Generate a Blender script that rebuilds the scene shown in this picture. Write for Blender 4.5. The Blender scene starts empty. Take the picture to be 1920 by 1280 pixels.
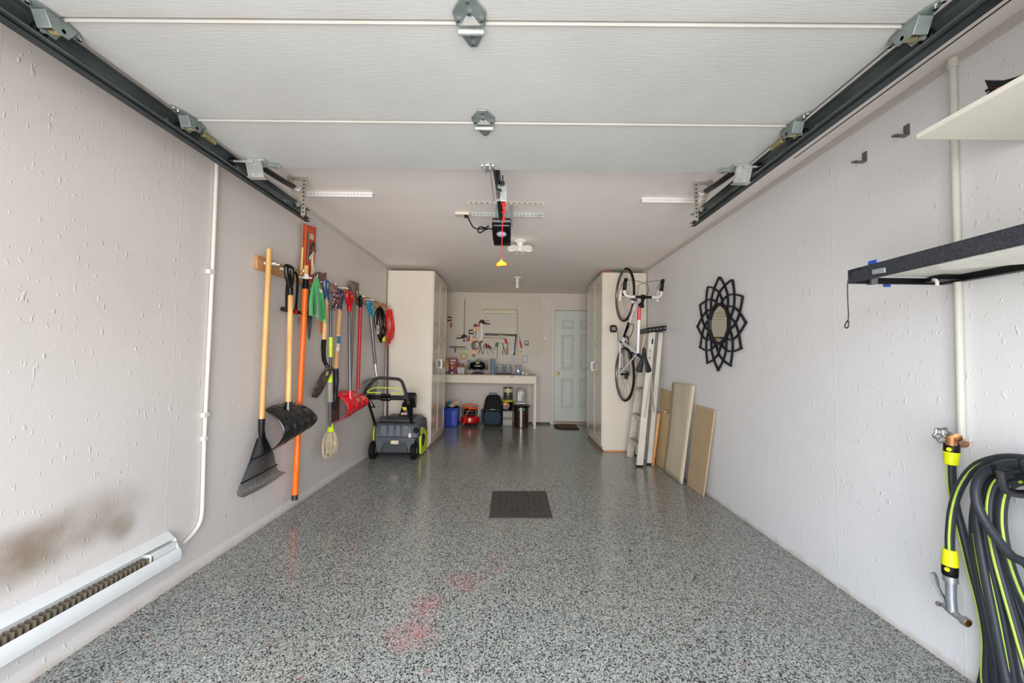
import bpy, bmesh, math, random
from mathutils import Vector, Matrix
random.seed(7)
PI = math.pi
scene = bpy.context.scene
COL = scene.collection

# ---------------------------------------------------------------- camera
FP, HC = 750.0, 1.21          # focal length in pixels of a 1920 frame, eye height
def nrm(v):
    v = Vector(v); return v.normalized()
_YC = nrm((6, -32.5, FP))     # world +Y seen in camera space (right, up, forward)
_x = Vector((1, -.015, 0)); _XC = nrm(_x - _YC * _x.dot(_YC))
_ZC = -(_XC.cross(_YC))
def ray(px, py):
    c = Vector(((px - 960) / FP, (640 - py) / FP, 1))
    return Vector((c.dot(_XC), c.dot(_YC), c.dot(_ZC)))
def onX(px, py, X): d = ray(px, py); t = X / d.x; return Vector((X, t * d.y, HC + t * d.z))
def onY(px, py, Y): d = ray(px, py); t = Y / d.y; return Vector((t * d.x, Y, HC + t * d.z))
def onZ(px, py, Z): d = ray(px, py); t = (Z - HC) / d.z; return Vector((t * d.x, t * d.y, Z))
cam = bpy.data.cameras.new('camera'); camo = bpy.data.objects.new('camera', cam); COL.objects.link(camo)
cam.sensor_width = 36; cam.lens = 36 * FP / 1920; cam.clip_start = .02; cam.clip_end = 100
R_ = Vector((_XC.x, _YC.x, _ZC.x)); U_ = Vector((_XC.y, _YC.y, _ZC.y)); F_ = Vector((_XC.z, _YC.z, _ZC.z))
m = Matrix((( R_.x, U_.x, -F_.x, 0), (R_.y, U_.y, -F_.y, 0), (R_.z, U_.z, -F_.z, HC), (0, 0, 0, 1)))
camo.matrix_world = m
scene.camera = camo

# ---------------------------------------------------------------- light
scene.view_settings.view_transform = 'Standard'
scene.view_settings.look = 'None'
scene.view_settings.exposure = -0.02
scene.view_settings.gamma = 1
scene.cycles.use_denoising = True
scene.cycles.max_bounces = 10
scene.cycles.diffuse_bounces = 8
scene.cycles.sample_clamp_indirect = 6
w = bpy.data.worlds.new('overcast_sky'); scene.world = w; w.use_nodes = True
_nt = w.node_tree; bg = _nt.nodes['Background']
_tc = _nt.nodes.new('ShaderNodeTexCoord'); _sx = _nt.nodes.new('ShaderNodeSeparateXYZ'); _rp = _nt.nodes.new('ShaderNodeValToRGB')
_mr = _nt.nodes.new('ShaderNodeMapRange'); _mr.inputs[1].default_value = -1; _mr.inputs[2].default_value = 1
_nt.links.new(_tc.outputs['Generated'], _sx.inputs[0]); _nt.links.new(_sx.outputs[2], _mr.inputs[0]); _nt.links.new(_mr.outputs[0], _rp.inputs[0]); _nt.links.new(_rp.outputs[0], bg.inputs[0])
_rp.color_ramp.elements[0].position = .0; _rp.color_ramp.elements[0].color = (.66, .65, .64, 1)      # bright ground outside
_e = _rp.color_ramp.elements.new(.495); _e.color = (.66, .65, .64, 1)
_e = _rp.color_ramp.elements.new(.505); _e.color = (.52, .56, .61, 1); _e = _rp.color_ramp.elements.new(.74); _e.color = (1.22, 1.36, 1.55, 1)
_rp.color_ramp.elements[-1].position = 1.0; _rp.color_ramp.elements[-1].color = (1.26, 1.40, 1.60, 1)
bg.inputs[1].default_value = 8.0
def light(name, kind, loc, target, energy, color=(1, 1, 1), **kw):
    l = bpy.data.lights.new(name, kind); l.energy = energy; l.color = color
    for k, v in kw.items(): setattr(l, k, v)
    o = bpy.data.objects.new(name, l); COL.objects.link(o); o.location = loc
    o.rotation_euler = (Vector(target) - Vector(loc)).to_track_quat('-Z', 'Y').to_euler(); return o
light('upward_fill', 'SUN', (0, -4, 3), (-.16, 2, 3.34), 5.2, (1, .96, .92), angle=math.radians(56))  # added fill, no real sun: broad, tilted upward to lift ceiling and back wall
po = light('door_opening_portal', 'AREA', (-.13, -.4, 1.07), (-.13, 3, 1.07), 1, shape='RECTANGLE', size=2.7, size_y=2.14)
po.data.cycles.is_portal = True

# ---------------------------------------------------------------- materials
def s2l(c): return tuple((x / 255 / 12.92) if x <= 10.3 else ((x / 255 + .055) / 1.055) ** 2.4 for x in c)
MATS = {}
def nodes(name):
    mt = bpy.data.materials.new(name); mt.use_nodes = True
    nt = mt.node_tree; return mt, nt, nt.nodes['Principled BSDF']
class NB:
    """tiny node builder"""
    def __init__(s, nt): s.nt = nt; s.tc = nt.nodes.new('ShaderNodeTexCoord')
    def n(s, t, ins={}, **kw):
        nd = s.nt.nodes.new(t)
        for k, v in kw.items(): setattr(nd, k, v)
        for k, v in ins.items():
            sock = nd.inputs[k]
            if hasattr(v, 'is_output'): s.nt.links.new(v, sock)
            else: sock.default_value = v
        return nd
    def math(s, op, a, b=0.0, c=None):
        i = {0: a, 1: b}
        if c is not None: i[2] = c
        return s.n('ShaderNodeMath', i, operation=op).outputs[0]
    def map(s, src, sc=(1, 1, 1), loc=(0, 0, 0)):
        return s.n('ShaderNodeMapping', {'Vector': src, 'Scale': sc, 'Location': loc}).outputs[0]
    def noise(s, vec, scale, detail=3, rough=.5):
        return s.n('ShaderNodeTexNoise', {'Vector': vec, 'Scale': scale, 'Detail': detail, 'Roughness': rough}).outputs[0]
    def ramp(s, fac, stops, interp='LINEAR'):
        r = s.n('ShaderNodeValToRGB', {0: fac}); e = r.color_ramp.elements; r.color_ramp.interpolation = interp
        while len(e) > len(stops): e.remove(e[0])
        while len(e) < len(stops): e.new(1)
        for q, (p, c) in zip(e, stops):
            q.position = p; q.color = (c[0], c[1], c[2], 1) if hasattr(c, '__len__') else (c, c, c, 1)
        return r.outputs[0]
    def mix(s, f, a, b, blend='MIX'):
        def col(x): return x if hasattr(x, 'is_output') else (x[0], x[1], x[2], 1)
        nd = s.n('ShaderNodeMix', {0: f, 6: col(a), 7: col(b)}, data_type='RGBA', blend_type=blend)
        return nd.outputs[2]
    def bump(s, h, strength=.3, dist=.01, normal=None):
        i = {'Height': h, 'Strength': strength, 'Distance': dist}
        if normal: i['Normal'] = normal
        return s.n('ShaderNodeBump', i).outputs[0]
    def pos(s): return s.n('ShaderNodeNewGeometry').outputs[0]
def mat(name, rgb, rough=.5, metal=0.0, vary=.08, scale=30, bump=0.0, bscale=120, stretch=(1, 1, 1), spec=.5, coat=0.0, trans=0.0, sheen=0.0):
    if name in MATS: return MATS[name]
    mt, nt, b = nodes(name); nb = NB(nt); c = s2l(rgb)
    vec = nb.map(nb.tc.outputs['Object'], stretch)
    f = nb.noise(vec, scale, 3)
    lo = tuple(x * (1 - vary) for x in c); hi = tuple(min(1, x * (1 + vary)) for x in c)
    nt.links.new(nb.ramp(f, [(.3, lo), (.7, hi)]), b.inputs['Base Color'])
    b.inputs['Roughness'].default_value = rough; b.inputs['Metallic'].default_value = metal
    b.inputs['Specular IOR Level'].default_value = spec
    b.inputs['Coat Weight'].default_value = coat; b.inputs['Transmission Weight'].default_value = trans
    b.inputs['Sheen Weight'].default_value = sheen
    if bump:
        nt.links.new(nb.bump(nb.noise(vec, bscale, 4), bump, .004), b.inputs['Normal'])
    MATS[name] = mt; return mt

def ell_mask(nb, P, c, s, soft=1.0):
    d = nb.n('ShaderNodeVectorMath', {0: P, 1: tuple(c)}, operation='SUBTRACT').outputs[0]
    d = nb.n('ShaderNodeVectorMath', {0: d, 1: tuple(1 / k for k in s)}, operation='MULTIPLY').outputs[0]
    l = nb.n('ShaderNodeVectorMath', {0: d}, operation='LENGTH').outputs['Value']
    return nb.n('ShaderNodeMapRange', {0: l, 1: 1.0, 2: 1.0 - soft, 3: 0.0, 4: 1.0}, interpolation_type='SMOOTHSTEP').outputs[0]

def wall_mat(name, rgb, stains=(), seam=None):
    mt, nt, b = nodes(name); nb = NB(nt); P = nb.pos(); c = s2l(rgb)
    col = nb.ramp(nb.noise(P, 1.1, 4), [(.3, tuple(x * .95 for x in c)), (.7, c)])
    # lumps and drips of old paint, stretched downwards
    l1 = nb.noise(nb.map(P, (1, 1, .38)), 44, 2, .5)
    l1 = nb.ramp(l1, [(.66, 0), (.74, 1)])
    area = nb.ramp(nb.noise(P, 1.7, 2), [(.36, .15), (.56, 1)])
    l1 = nb.math('MULTIPLY', l1, area)
    l2 = nb.ramp(nb.noise(nb.map(P, (1, 1, .6), (5, 3, 1)), 60, 1), [(.70, 0), (.78, 1)])
    fine = nb.noise(P, 180, 3)
    big = nb.noise(nb.map(P, (1, 1, .5)), 4, 3)
    h = nb.math('ADD', nb.math('MULTIPLY', l1, 1.0), nb.math('MULTIPLY', l2, .55))
    h = nb.math('ADD', h, nb.math('MULTIPLY', fine, .12))
    h = nb.math('ADD', h, nb.math('MULTIPLY', big, .8))
    if seam:
        y = nb.n('ShaderNodeSeparateXYZ', {0: P}).outputs[1]
        wob = nb.math('MULTIPLY', nb.noise(P, 9, 2), .012)
        y = nb.math('ADD', y, wob)
        fr = nb.math('PINGPONG', nb.math('ADD', y, seam[1]), seam[0] / 2)
        ln = nb.n('ShaderNodeMapRange', {0: fr, 1: 0.0, 2: .006, 3: 1.0, 4: 0.0}).outputs[0]
        h = nb.math('ADD', h, nb.math('MULTIPLY', ln, seam[2]))
    for (cc, ss, rgb2, amt) in stains:
        mk = ell_mask(nb, P, cc, ss, .8)
        nz = nb.ramp(nb.noise(P, 7, 3), [(.3, .5), (.6, 1)])
        k = nb.math('MULTIPLY', nb.math('MULTIPLY', mk, nz), amt)
        col = nb.mix(k, col, s2l(rgb2))
    z = nb.n('ShaderNodeSeparateXYZ', {0: P}).outputs[2]
    zz = nb.math('ADD', z, nb.math('MULTIPLY', nb.noise(P, 14, 4), -.06))
    dirt = nb.n('ShaderNodeMapRange', {0: zz, 1: .005, 2: -.03, 3: 0.0, 4: .5}).outputs[0]
    col = nb.mix(dirt, col, s2l((170, 150, 125)))
    spk = nb.ramp(nb.noise(P, 75, 1), [(.765, 0), (.79, 1)])
    col = nb.mix(nb.math('MULTIPLY', spk, .35), col, s2l((140, 125, 112)))
    nt.links.new(col, b.inputs['Base Color']); b.inputs['Roughness'].default_value = .42
    nt.links.new(nb.bump(h, .42, .006), b.inputs['Normal'])
    MATS[name] = mt; return mt

def floor_mat():
    mt, nt, b = nodes('epoxy_flake_floor'); nb = NB(nt); P = nb.pos()
    v = nb.n('ShaderNodeTexVoronoi', {'Vector': P, 'Scale': 275.0, 'Randomness': 1.0})
    rnd = nb.n('ShaderNodeSeparateColor', {0: v.outputs['Color']}).outputs[0]
    c = nb.ramp(rnd, [(0, s2l((48, 51, 52))), (.10, s2l((92, 95, 92))), (.26, s2l((148, 151, 143))), (.50, s2l((174, 176, 168))),
                      (.72, s2l((120, 123, 125))), (.88, s2l((190, 188, 180)))], 'CONSTANT')
    v2 = nb.n('ShaderNodeTexVoronoi', {'Vector': P, 'Scale': 165.0, 'Randomness': 1.0})
    r2 = nb.n('ShaderNodeSeparateColor', {0: v2.outputs['Color']}).outputs[1]
    c = nb.mix(nb.ramp(r2, [(0, 1), (.16, 0)], 'CONSTANT'), c, s2l((44, 46, 47)))
    worn = nb.ramp(nb.noise(P, 2.2, 4), [(.35, 0), (.65, 1)])
    c = nb.mix(nb.math('MULTIPLY', worn, .12), c, s2l((120, 112, 98)))
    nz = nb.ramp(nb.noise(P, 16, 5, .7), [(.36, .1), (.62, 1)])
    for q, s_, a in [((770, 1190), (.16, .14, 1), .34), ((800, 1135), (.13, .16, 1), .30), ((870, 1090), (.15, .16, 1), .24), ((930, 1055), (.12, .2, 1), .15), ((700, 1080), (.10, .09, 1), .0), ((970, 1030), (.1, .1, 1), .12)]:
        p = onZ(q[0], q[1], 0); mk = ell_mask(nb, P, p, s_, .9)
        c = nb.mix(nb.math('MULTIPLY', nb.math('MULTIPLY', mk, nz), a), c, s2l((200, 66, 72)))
    dots = nb.ramp(nb.noise(P, 26, 0), [(.79, 0), (.81, 1)])
    c = nb.mix(nb.math('MULTIPLY', dots, .35), c, s2l((170, 90, 70)))
    nt.links.new(c, b.inputs['Base Color'])
    ro = nb.n('ShaderNodeMapRange', {0: nb.noise(P, 3, 3), 1: .3, 2: .7, 3: .10, 4: .19}).outputs[0]
    nt.links.new(ro, b.inputs['Roughness'])
    h = nb.math('ADD', nb.noise(P, 60, 2), nb.math('MULTIPLY', nb.noise(P, 230, 2), .35))
    nt.links.new(nb.bump(h, .14, .004), b.inputs['Normal'])
    b.inputs['Specular IOR Level'].default_value = .4; b.inputs['Coat Weight'].default_value = .08; b.inputs['Coat Roughness'].default_value = .08
    MATS['floor'] = mt; return mt

def peg_mat():
    mt, nt, b = nodes('perforated_hardboard'); nb = NB(nt); P = nb.pos()
    sx = nb.n('ShaderNodeSeparateXYZ', {0: P})
    a = nb.math('PINGPONG', sx.outputs[0], .0127); z = nb.math('PINGPONG', sx.outputs[2], .0127)
    d = nb.math('SQRT', nb.math('ADD', nb.math('POWER', a, 2), nb.math('POWER', z, 2)))
    hole = nb.n('ShaderNodeMapRange', {0: d, 1: .0050, 2: .0038, 3: 0.0, 4: 1.0}).outputs[0]
    base = nb.ramp(nb.noise(P, 6, 3), [(.3, s2l((205, 197, 180))), (.7, s2l((214, 206, 190)))])
    nt.links.new(nb.mix(hole, base, s2l((48, 40, 34))), b.inputs['Base Color'])
    b.inputs['Roughness'].default_value = .55
    MATS['peg'] = mt; return mt

def wood_mat(name, rgb, dark, scale=14, stretch=(1, 1, .06), rough=.5, knots=0.0, contrast=(.35, .65)):
    if name in MATS: return MATS[name]
    mt, nt, b = nodes(name); nb = NB(nt); P = nb.pos()
    v = nb.map(P, stretch); f = nb.noise(v, scale, 5, .6)
    c = nb.ramp(f, [(contrast[0], s2l(dark)), (contrast[1], s2l(rgb))])
    if knots:
        k = nb.ramp(nb.noise(nb.map(P, (1, 1, .5)), 7, 1), [(.72, 0), (.78, 1)])
        c = nb.mix(nb.math('MULTIPLY', k, knots), c, s2l((120, 85, 55)))
    nt.links.new(c, b.inputs['Base Color']); b.inputs['Roughness'].default_value = rough
    nt.links.new(nb.bump(f, .1, .003), b.inputs['Normal'])
    MATS[name] = mt; return mt

def panel_mat():
    mt, nt, b = nodes('embossed_door_skin'); nb = NB(nt); P = nb.pos()
    f = nb.noise(nb.map(P, (.10, 1.6, 1)), 120, 4, .65)
    g = nb.noise(P, 2.5, 4)
    # grime collects along the section joints
    y = nb.n('ShaderNodeSeparateXYZ', {0: P}).outputs[1]
    c = nb.ramp(g, [(.3, s2l((180, 180, 178))), (.7, s2l((188, 188, 186)))])
    for yj in JOINTS:
        dd = nb.math('ABSOLUTE', nb.math('SUBTRACT', y, yj))
        k = nb.n('ShaderNodeMapRange', {0: dd, 1: .05, 2: 0.0, 3: 0.0, 4: .45}, interpolation_type='SMOOTHSTEP').outputs[0]
        k = nb.math('MULTIPLY', k, nb.ramp(nb.noise(nb.map(P, (.5, 3, 1)), 8, 4), [(.35, .2), (.7, 1)]))
        c = nb.mix(k, c, s2l((176, 166, 148)))
    nt.links.new(c, b.inputs['Base Color']); b.inputs['Roughness'].default_value = .5
    nt.links.new(nb.bump(f, .30, .003), b.inputs['Normal'])
    MATS['panel'] = mt; return mt

def spatter_mat(name, a, b_, scale, thr, rough=.7):
    if name in MATS: return MATS[name]
    mt, nt, b = nodes(name); nb = NB(nt); P = nb.tc.outputs['Object']
    f = nb.noise(P, scale, 3, .6)
    nt.links.new(nb.ramp(f, [(thr, s2l(a)), (thr + .04, s2l(b_))]), b.inputs['Base Color']); b.inputs['Roughness'].default_value = rough
    MATS[name] = mt; return mt

# ---------------------------------------------------------------- mesh helpers
WL = {}     # world origin of every object built
class MB:
    def __init__(s): s.v = []; s.f = []; s.m = []; s.cur = 0; s.T = None
    def add(s, vs, fs):
        o = len(s.v)
        for p in vs:
            p = Vector(p)
            if s.T is not None: p = s.T @ p
            s.v.append(p)
        for f in fs: s.f.append(tuple(i + o for i in f)); s.m.append(s.cur)
        return s
    def mt(s, i): s.cur = i; return s
    def box(s, a, b):
        x0, x1 = sorted((a[0], b[0])); y0, y1 = sorted((a[1], b[1])); z0, z1 = sorted((a[2], b[2]))
        return s.add([(x0,y0,z0),(x1,y0,z0),(x1,y1,z0),(x0,y1,z0),(x0,y0,z1),(x1,y0,z1),(x1,y1,z1),(x0,y1,z1)],
                     [(0,3,2,1),(4,5,6,7),(0,1,5,4),(1,2,6,5),(2,3,7,6),(3,0,4,7)])
    def obox(s, c, a, b, d):
        c, a, b, d = map(Vector, (c, a, b, d))
        return s.add([c-a-b-d, c+a-b-d, c+a+b-d, c-a+b-d, c-a-b+d, c+a-b+d, c+a+b+d, c-a+b+d],
                     [(0,3,2,1),(4,5,6,7),(0,1,5,4),(1,2,6,5),(2,3,7,6),(3,0,4,7)])
    def bar(s, p, q, w, h, up=(0, 0, 1)):
        p, q = Vector(p), Vector(q); d = (q - p); u = Vector(up)
        side = d.cross(u).normalized(); u = side.cross(d).normalized()
        return s.obox((p + q) / 2, d / 2, side * w / 2, u * h / 2)
    def prism(s, poly, O, A, B, T):
        O, A, B, T = map(Vector, (O, A, B, T)); n = len(poly)
        base = [O + A * a + B * b for a, b in poly]
        vs = base + [p + T for p in base]
        return s.add(vs, [tuple(range(n))[::-1], tuple(range(n, 2 * n))] + [(i, (i+1) % n, n + (i+1) % n, n + i) for i in range(n)])
    def tube(s, pts, r, n=8, closed=False, cap=True, flat=None):
        pts = [Vector(p) for p in pts]; k = len(pts)
        rs = r if hasattr(r, '__len__') else [r] * k
        t0 = (pts[1] - pts[0]).normalized()
        ref = Vector((0, 0, 1)) if abs(t0.z) < .9 else Vector((1, 0, 0))
        u = t0.cross(ref).normalized(); vs = []
        for i, p in enumerate(pts):
            if closed: t = (pts[(i+1) % k] - pts[i-1])
            else: t = pts[min(i+1, k-1)] - pts[max(i-1, 0)]
            if t.length < 1e-9: t = t0
            t.normalize(); u = u - t * u.dot(t)
            if u.length < 1e-6: u = t.orthogonal()
            u.normalize(); w_ = t.cross(u)
            for j in range(n):
                a = 2 * PI * j / n
                fy = 1 if flat is None else flat
                vs.append(p + (u * math.cos(a) + w_ * math.sin(a) * fy) * rs[i])
        fs = []
        for i in range(k if closed else k - 1):
            a, b = i * n, ((i + 1) % k) * n
            for j in range(n): fs.append((a + j, a + (j+1) % n, b + (j+1) % n, b + j))
        if cap and not closed: fs += [tuple(range(n))[::-1], tuple((k-1) * n + j for j in range(n))]
        return s.add(vs, fs)
    def cyl(s, p, q, r, n=16): return s.tube([p, q], r, n)
    def lathe(s, prof, O, ax=(0, 0, 1), n=24, cap=True):
        O, ax = Vector(O), Vector(ax).normalized()
        u = ax.orthogonal().normalized(); w_ = ax.cross(u); vs = []; fs = []
        for (r, h) in prof:
            for j in range(n):
                a = 2 * PI * j / n; vs.append(O + ax * h + (u * math.cos(a) + w_ * math.sin(a)) * max(r, 1e-4))
        k = len(prof)
        for i in range(k - 1):
            for j in range(n): fs.append((i*n + j, i*n + (j+1) % n, (i+1)*n + (j+1) % n, (i+1)*n + j))
        if cap: fs += [tuple(range(n))[::-1], tuple((k-1)*n + j for j in range(n))]
        return s.add(vs, fs)
    def ball(s, c, r, n=12, sc=(1, 1, 1)):
        vs = []; fs = []; c = Vector(c); m_ = max(6, n // 2 + 2)
        for i in range(m_ + 1):
            t = PI * i / m_
            for j in range(n):
                a = 2 * PI * j / n
                vs.append(c + Vector((max(math.sin(t), 1e-3) * math.cos(a) * sc[0], max(math.sin(t), 1e-3) * math.sin(a) * sc[1], math.cos(t) * sc[2])) * r)
        for i in range(m_):
            for j in range(n): fs.append((i*n + j, i*n + (j+1) % n, (i+1)*n + (j+1) % n, (i+1)*n + j))
        return s.add(vs, fs)
    def ring(s, c, ax, R, r, n=32, k=8, flat=None):
        c, ax = Vector(c), Vector(ax).normalized(); u = ax.orthogonal().normalized(); w_ = ax.cross(u)
        return s.tube([c + (u * math.cos(2*PI*i/n) + w_ * math.sin(2*PI*i/n)) * R for i in range(n)], r, k, closed=True, flat=flat)
    def grid(s, nu, nv, fn):
        vs = [fn(i / nu, j / nv) for i in range(nu + 1) for j in range(nv + 1)]
        return s.add(vs, [(i*(nv+1)+j, (i+1)*(nv+1)+j, (i+1)*(nv+1)+j+1, i*(nv+1)+j+1) for i in range(nu) for j in range(nv)])
    def loft(s, secs, cap=True):
        n = len(secs[0]); vs = [p for q in secs for p in q]; fs = []
        for i in range(len(secs) - 1):
            for j in range(n): fs.append((i*n+j, i*n+(j+1) % n, (i+1)*n+(j+1) % n, (i+1)*n+j))
        if cap: fs += [tuple(range(n))[::-1], tuple((len(secs)-1)*n + j for j in range(n))]
        return s.add(vs, fs)
    def build(s, name, mats, parent=None, bevel=0, solid=0, sub=0, angle=38, smooth=True, origin=None, recalc=True, segs=2):
        if not hasattr(mats, '__len__'): mats = [mats]
        if parent is not None: org = WL[parent.name]
        elif origin is not None: org = Vector(origin)
        else:
            xs = [p.x for p in s.v]; ys = [p.y for p in s.v]; zs = [p.z for p in s.v]
            org = Vector(((min(xs) + max(xs)) / 2, (min(ys) + max(ys)) / 2, min(zs)))
        me = bpy.data.meshes.new(name)
        me.from_pydata([tuple(p - org) for p in s.v], [], s.f)
        for mt_ in mats: me.materials.append(mt_)
        for i, p in enumerate(me.polygons): p.material_index = s.m[i]; p.use_smooth = smooth
        if recalc:
            bm = bmesh.new(); bm.from_mesh(me); bmesh.ops.recalc_face_normals(bm, faces=bm.faces); bm.to_mesh(me); bm.free()
        if smooth: me.set_sharp_from_angle(angle=math.radians(angle))
        me.update()
        o = bpy.data.objects.new(name, me); COL.objects.link(o)
        if parent is not None: o.parent = parent
        else: o.location = org
        WL[o.name] = org
        if solid: md = o.modifiers.new('thickness', 'SOLIDIFY'); md.thickness = solid; md.offset = 0
        if bevel: md = o.modifiers.new('bevel', 'BEVEL'); md.width = bevel; md.segments = segs; md.limit_method = 'ANGLE'; md.angle_limit = math.radians(40)
        if sub: md = o.modifiers.new('subdivision', 'SUBSURF'); md.levels = sub; md.render_levels = sub
        return o
def cat(pts, k=6, closed=False):
    """Catmull-Rom through the points"""
    P = [Vector(p) for p in pts]; n = len(P); out = []
    rng = range(n if closed else n - 1)
    for i in rng:
        if closed: a, b, c, d = P[i-1], P[i], P[(i+1) % n], P[(i+2) % n]
        else: a, b, c, d = P[max(i-1, 0)], P[i], P[i+1], P[min(i+2, n-1)]
        for j in range(k):
            t = j / k
            out.append(.5 * ((2*b) + (c-a)*t + (2*a-5*b+4*c-d)*t*t + (3*b-a-3*c+d)*t**3))
    if not closed: out.append(P[-1])
    return out
def tag(o, label, category, group=None, kind=None):
    o['label'] = label; o['category'] = category
    if group: o['group'] = group
    if kind: o['kind'] = kind
    return o
def thing(name, loc, label, category, group=None):
    o = bpy.data.objects.new(name, None); COL.objects.link(o); o.location = loc; o.empty_display_size = .05
    WL[o.name] = Vector(loc); return tag(o, label, category, group)
def struct(o, label=None):
    o['kind'] = 'structure'
    if label: o['label'] = label
    return o
def copy_tree(o, parent=None, delta=(0, 0, 0)):
    c = o.copy(); COL.objects.link(c); c.parent = parent
    WL[c.name] = WL[o.name] + Vector(delta)
    if parent is None: c.location = Vector(o.location) + Vector(delta)
    for ch in list(o.children): copy_tree(ch, c, delta)
    return c
def text(name, body, size, parent, loc, right, up, mt_, align='CENTER', extr=.0006):
    cu = bpy.data.curves.new(name, 'FONT'); cu.body = body; cu.size = size; cu.align_x = align; cu.align_y = 'CENTER'; cu.extrude = extr
    tmp = bpy.data.objects.new('tmp', cu); COL.objects.link(tmp); bpy.context.view_layer.update()
    me = bpy.data.meshes.new_from_object(tmp); bpy.data.objects.remove(tmp); bpy.data.curves.remove(cu)
    me.materials.clear(); me.materials.append(mt_)
    o = bpy.data.objects.new(name, me); COL.objects.link(o); o.parent = parent
    r, u = Vector(right).normalized(), Vector(up).normalized(); n = r.cross(u); l = Vector(loc) - WL[parent.name]
    o.matrix_local = Matrix(((r.x, u.x, n.x, l.x), (r.y, u.y, n.y, l.y), (r.z, u.z, n.z, l.z), (0, 0, 0, 1)))
    WL[o.name] = Vector(loc); return o

# common materials
JOINTS = (1.745, 1.212, .679)
white = mat('white_plastic', (226, 224, 218), .4)
blackp = mat('black_plastic', (15, 15, 16), .35, spec=.25)
blackg = mat('glossy_black_plastic', (11, 12, 13), .16, spec=.35)
blackr = mat('black_rubber', (17, 17, 18), .7, spec=.2, bump=.1)
galv = mat('galvanised_steel', (186, 190, 188), .38, .6, vary=.2, scale=18)
galvd = mat('dark_galvanised_steel', (134, 144, 142), .38, .5, vary=.25, scale=14)
steel = mat('steel', (176, 176, 174), .3, .95)
chrome = mat('chrome', (215, 215, 215), .12, 1)
alu = mat('brushed_aluminium', (186, 184, 178), .38, .75, vary=.12)
brass = mat('brass', (190, 140, 60), .25, 1)
redp = mat('red_plastic', (196, 12, 24), .3, spec=.3)
greyp = mat('grey_plastic', (92, 95, 98), .45)
dgrey = mat('dark_grey_metal', (62, 62, 64), .4, .5)
lime = mat('lime_plastic', (196, 222, 40), .35)
paint = mat('white_paint', (214, 208, 200), .45, vary=.04)
cream = mat('cream_paint', (208, 200, 184), .4, vary=.04)
handle_wood = wood_mat('ash_handle_wood', (226, 184, 118), (200, 150, 84), 30, (1, 1, .05))
pine = wood_mat('pine_board', (205, 160, 110), (160, 110, 66), 10, (1, .08, 1), knots=.5)
dark_hole = mat('dark_hole', (18, 17, 16), .9)
# ================================================================ room shell
XL, XR, YB, YF, ZC_ = -1.77, 1.77, 7.55, -.20, 2.46
fl = struct(MB().box((XL - .15, YF - .15, -.12), (XR + .15, YB + .15, 0)).build('floor', floor_mat(), origin=(0, 0, 0)), 'grey flaked epoxy garage floor')
ceil_m = mat('ceiling_paint', (238, 230, 225), .6, vary=.02, scale=3, bump=.05, bscale=60)
struct(MB().box((XL - .15, YF - .15, ZC_), (XR + .15, YB + .15, ZC_ + .12)).build('ceiling', ceil_m, origin=(0, 0, ZC_)), 'plain painted ceiling')
st = []
for q, s_, a in [((228, 988), (.4, .10, .09), .62), ((185, 965), (.4, .30, .15), .42), ((60, 1035), (.4, .20, .14), .6), ((0, 1060), (.4, .16, .15), .65), ((120, 1005), (.4, .3, .14), .45), ((150, 560), (.4, .5, .5), .08)]:
    p = onX(q[0], q[1], XL); st.append((tuple(p), s_, (124, 104, 82), a))
wl = wall_mat('painted_concrete_left', (209, 202, 197), st, (.76, .21, .16))
wr = wall_mat('painted_concrete_right', (230, 229, 229), (), (.61, .20, .22))
struct(MB().box((XL - .15, YF - .15, 0), (XL, YB, ZC_)).build('wall_left', wl, origin=(XL, 0, 0)), 'white painted rough concrete wall')
struct(MB().box((XR, YF - .15, 0), (XR + .15, YB, ZC_)).build('wall_right', wr, origin=(XR, 0, 0)), 'white painted rough concrete wall')
backm = mat('back_wall_paint', (206, 196, 186), .5, vary=.03, scale=4)
DX0, DX1, DZ = .735, 1.56, 2.14
b = MB()
b.box((XL, YB, 0), (DX0, YB + .15, ZC_)); b.box((DX1, YB, 0), (XR, YB + .15, ZC_)); b.box((DX0, YB, DZ), (DX1, YB + .15, ZC_)); b.box((DX0, YB + .08, 0), (DX1, YB + .15, DZ))
struct(b.build('wall_back', backm, origin=(0, YB, 0)), 'painted back wall')
OX0, OX1, OZ = -1.45, 1.2, 2.12
b = MB(); b.box((XL, YF - .15, 0), (OX0, YF, ZC_)); b.box((OX1, YF - .15, 0), (XR, YF, ZC_)); b.box((OX0, YF - .15, OZ), (OX1, YF, ZC_))
struct(b.build('wall_front', backm, origin=(0, YF, 0)), 'front wall around the open garage doorway')
# thin bead where the walls meet the ceiling
bead = mat('ceiling_bead', (200, 192, 184), .5, vary=.03)
for nm, X, s_ in (('trim_1', XL, 1), ('trim_2', XR, -1)):
    struct(MB().box((X, YF, ZC_ - .035), (X + .012 * s_, 5.36, ZC_)).build(nm, bead, bevel=.003), 'narrow bead along the top of the wall')
# dark skirting at the back
skirt = mat('dark_skirting', (58, 52, 48), .5)
struct(MB().box((XL, YB - .012, 0), (DX0 - .07, YB, .035)).build('baseboard_back', skirt), 'low dark strip at the foot of the back wall')
# low concrete ledge at the foot of the left wall
struct(MB().prism([(0, 0), (.010, 0), (.006, .05), (0, .06)], (XL, YF, 0), (1, 0, 0), (0, 0, 1), (0, 5.5, 0)).build('baseboard_left', wl, origin=(XL, 0, 0)), 'low concrete ledge at the foot of the left wall')

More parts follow.
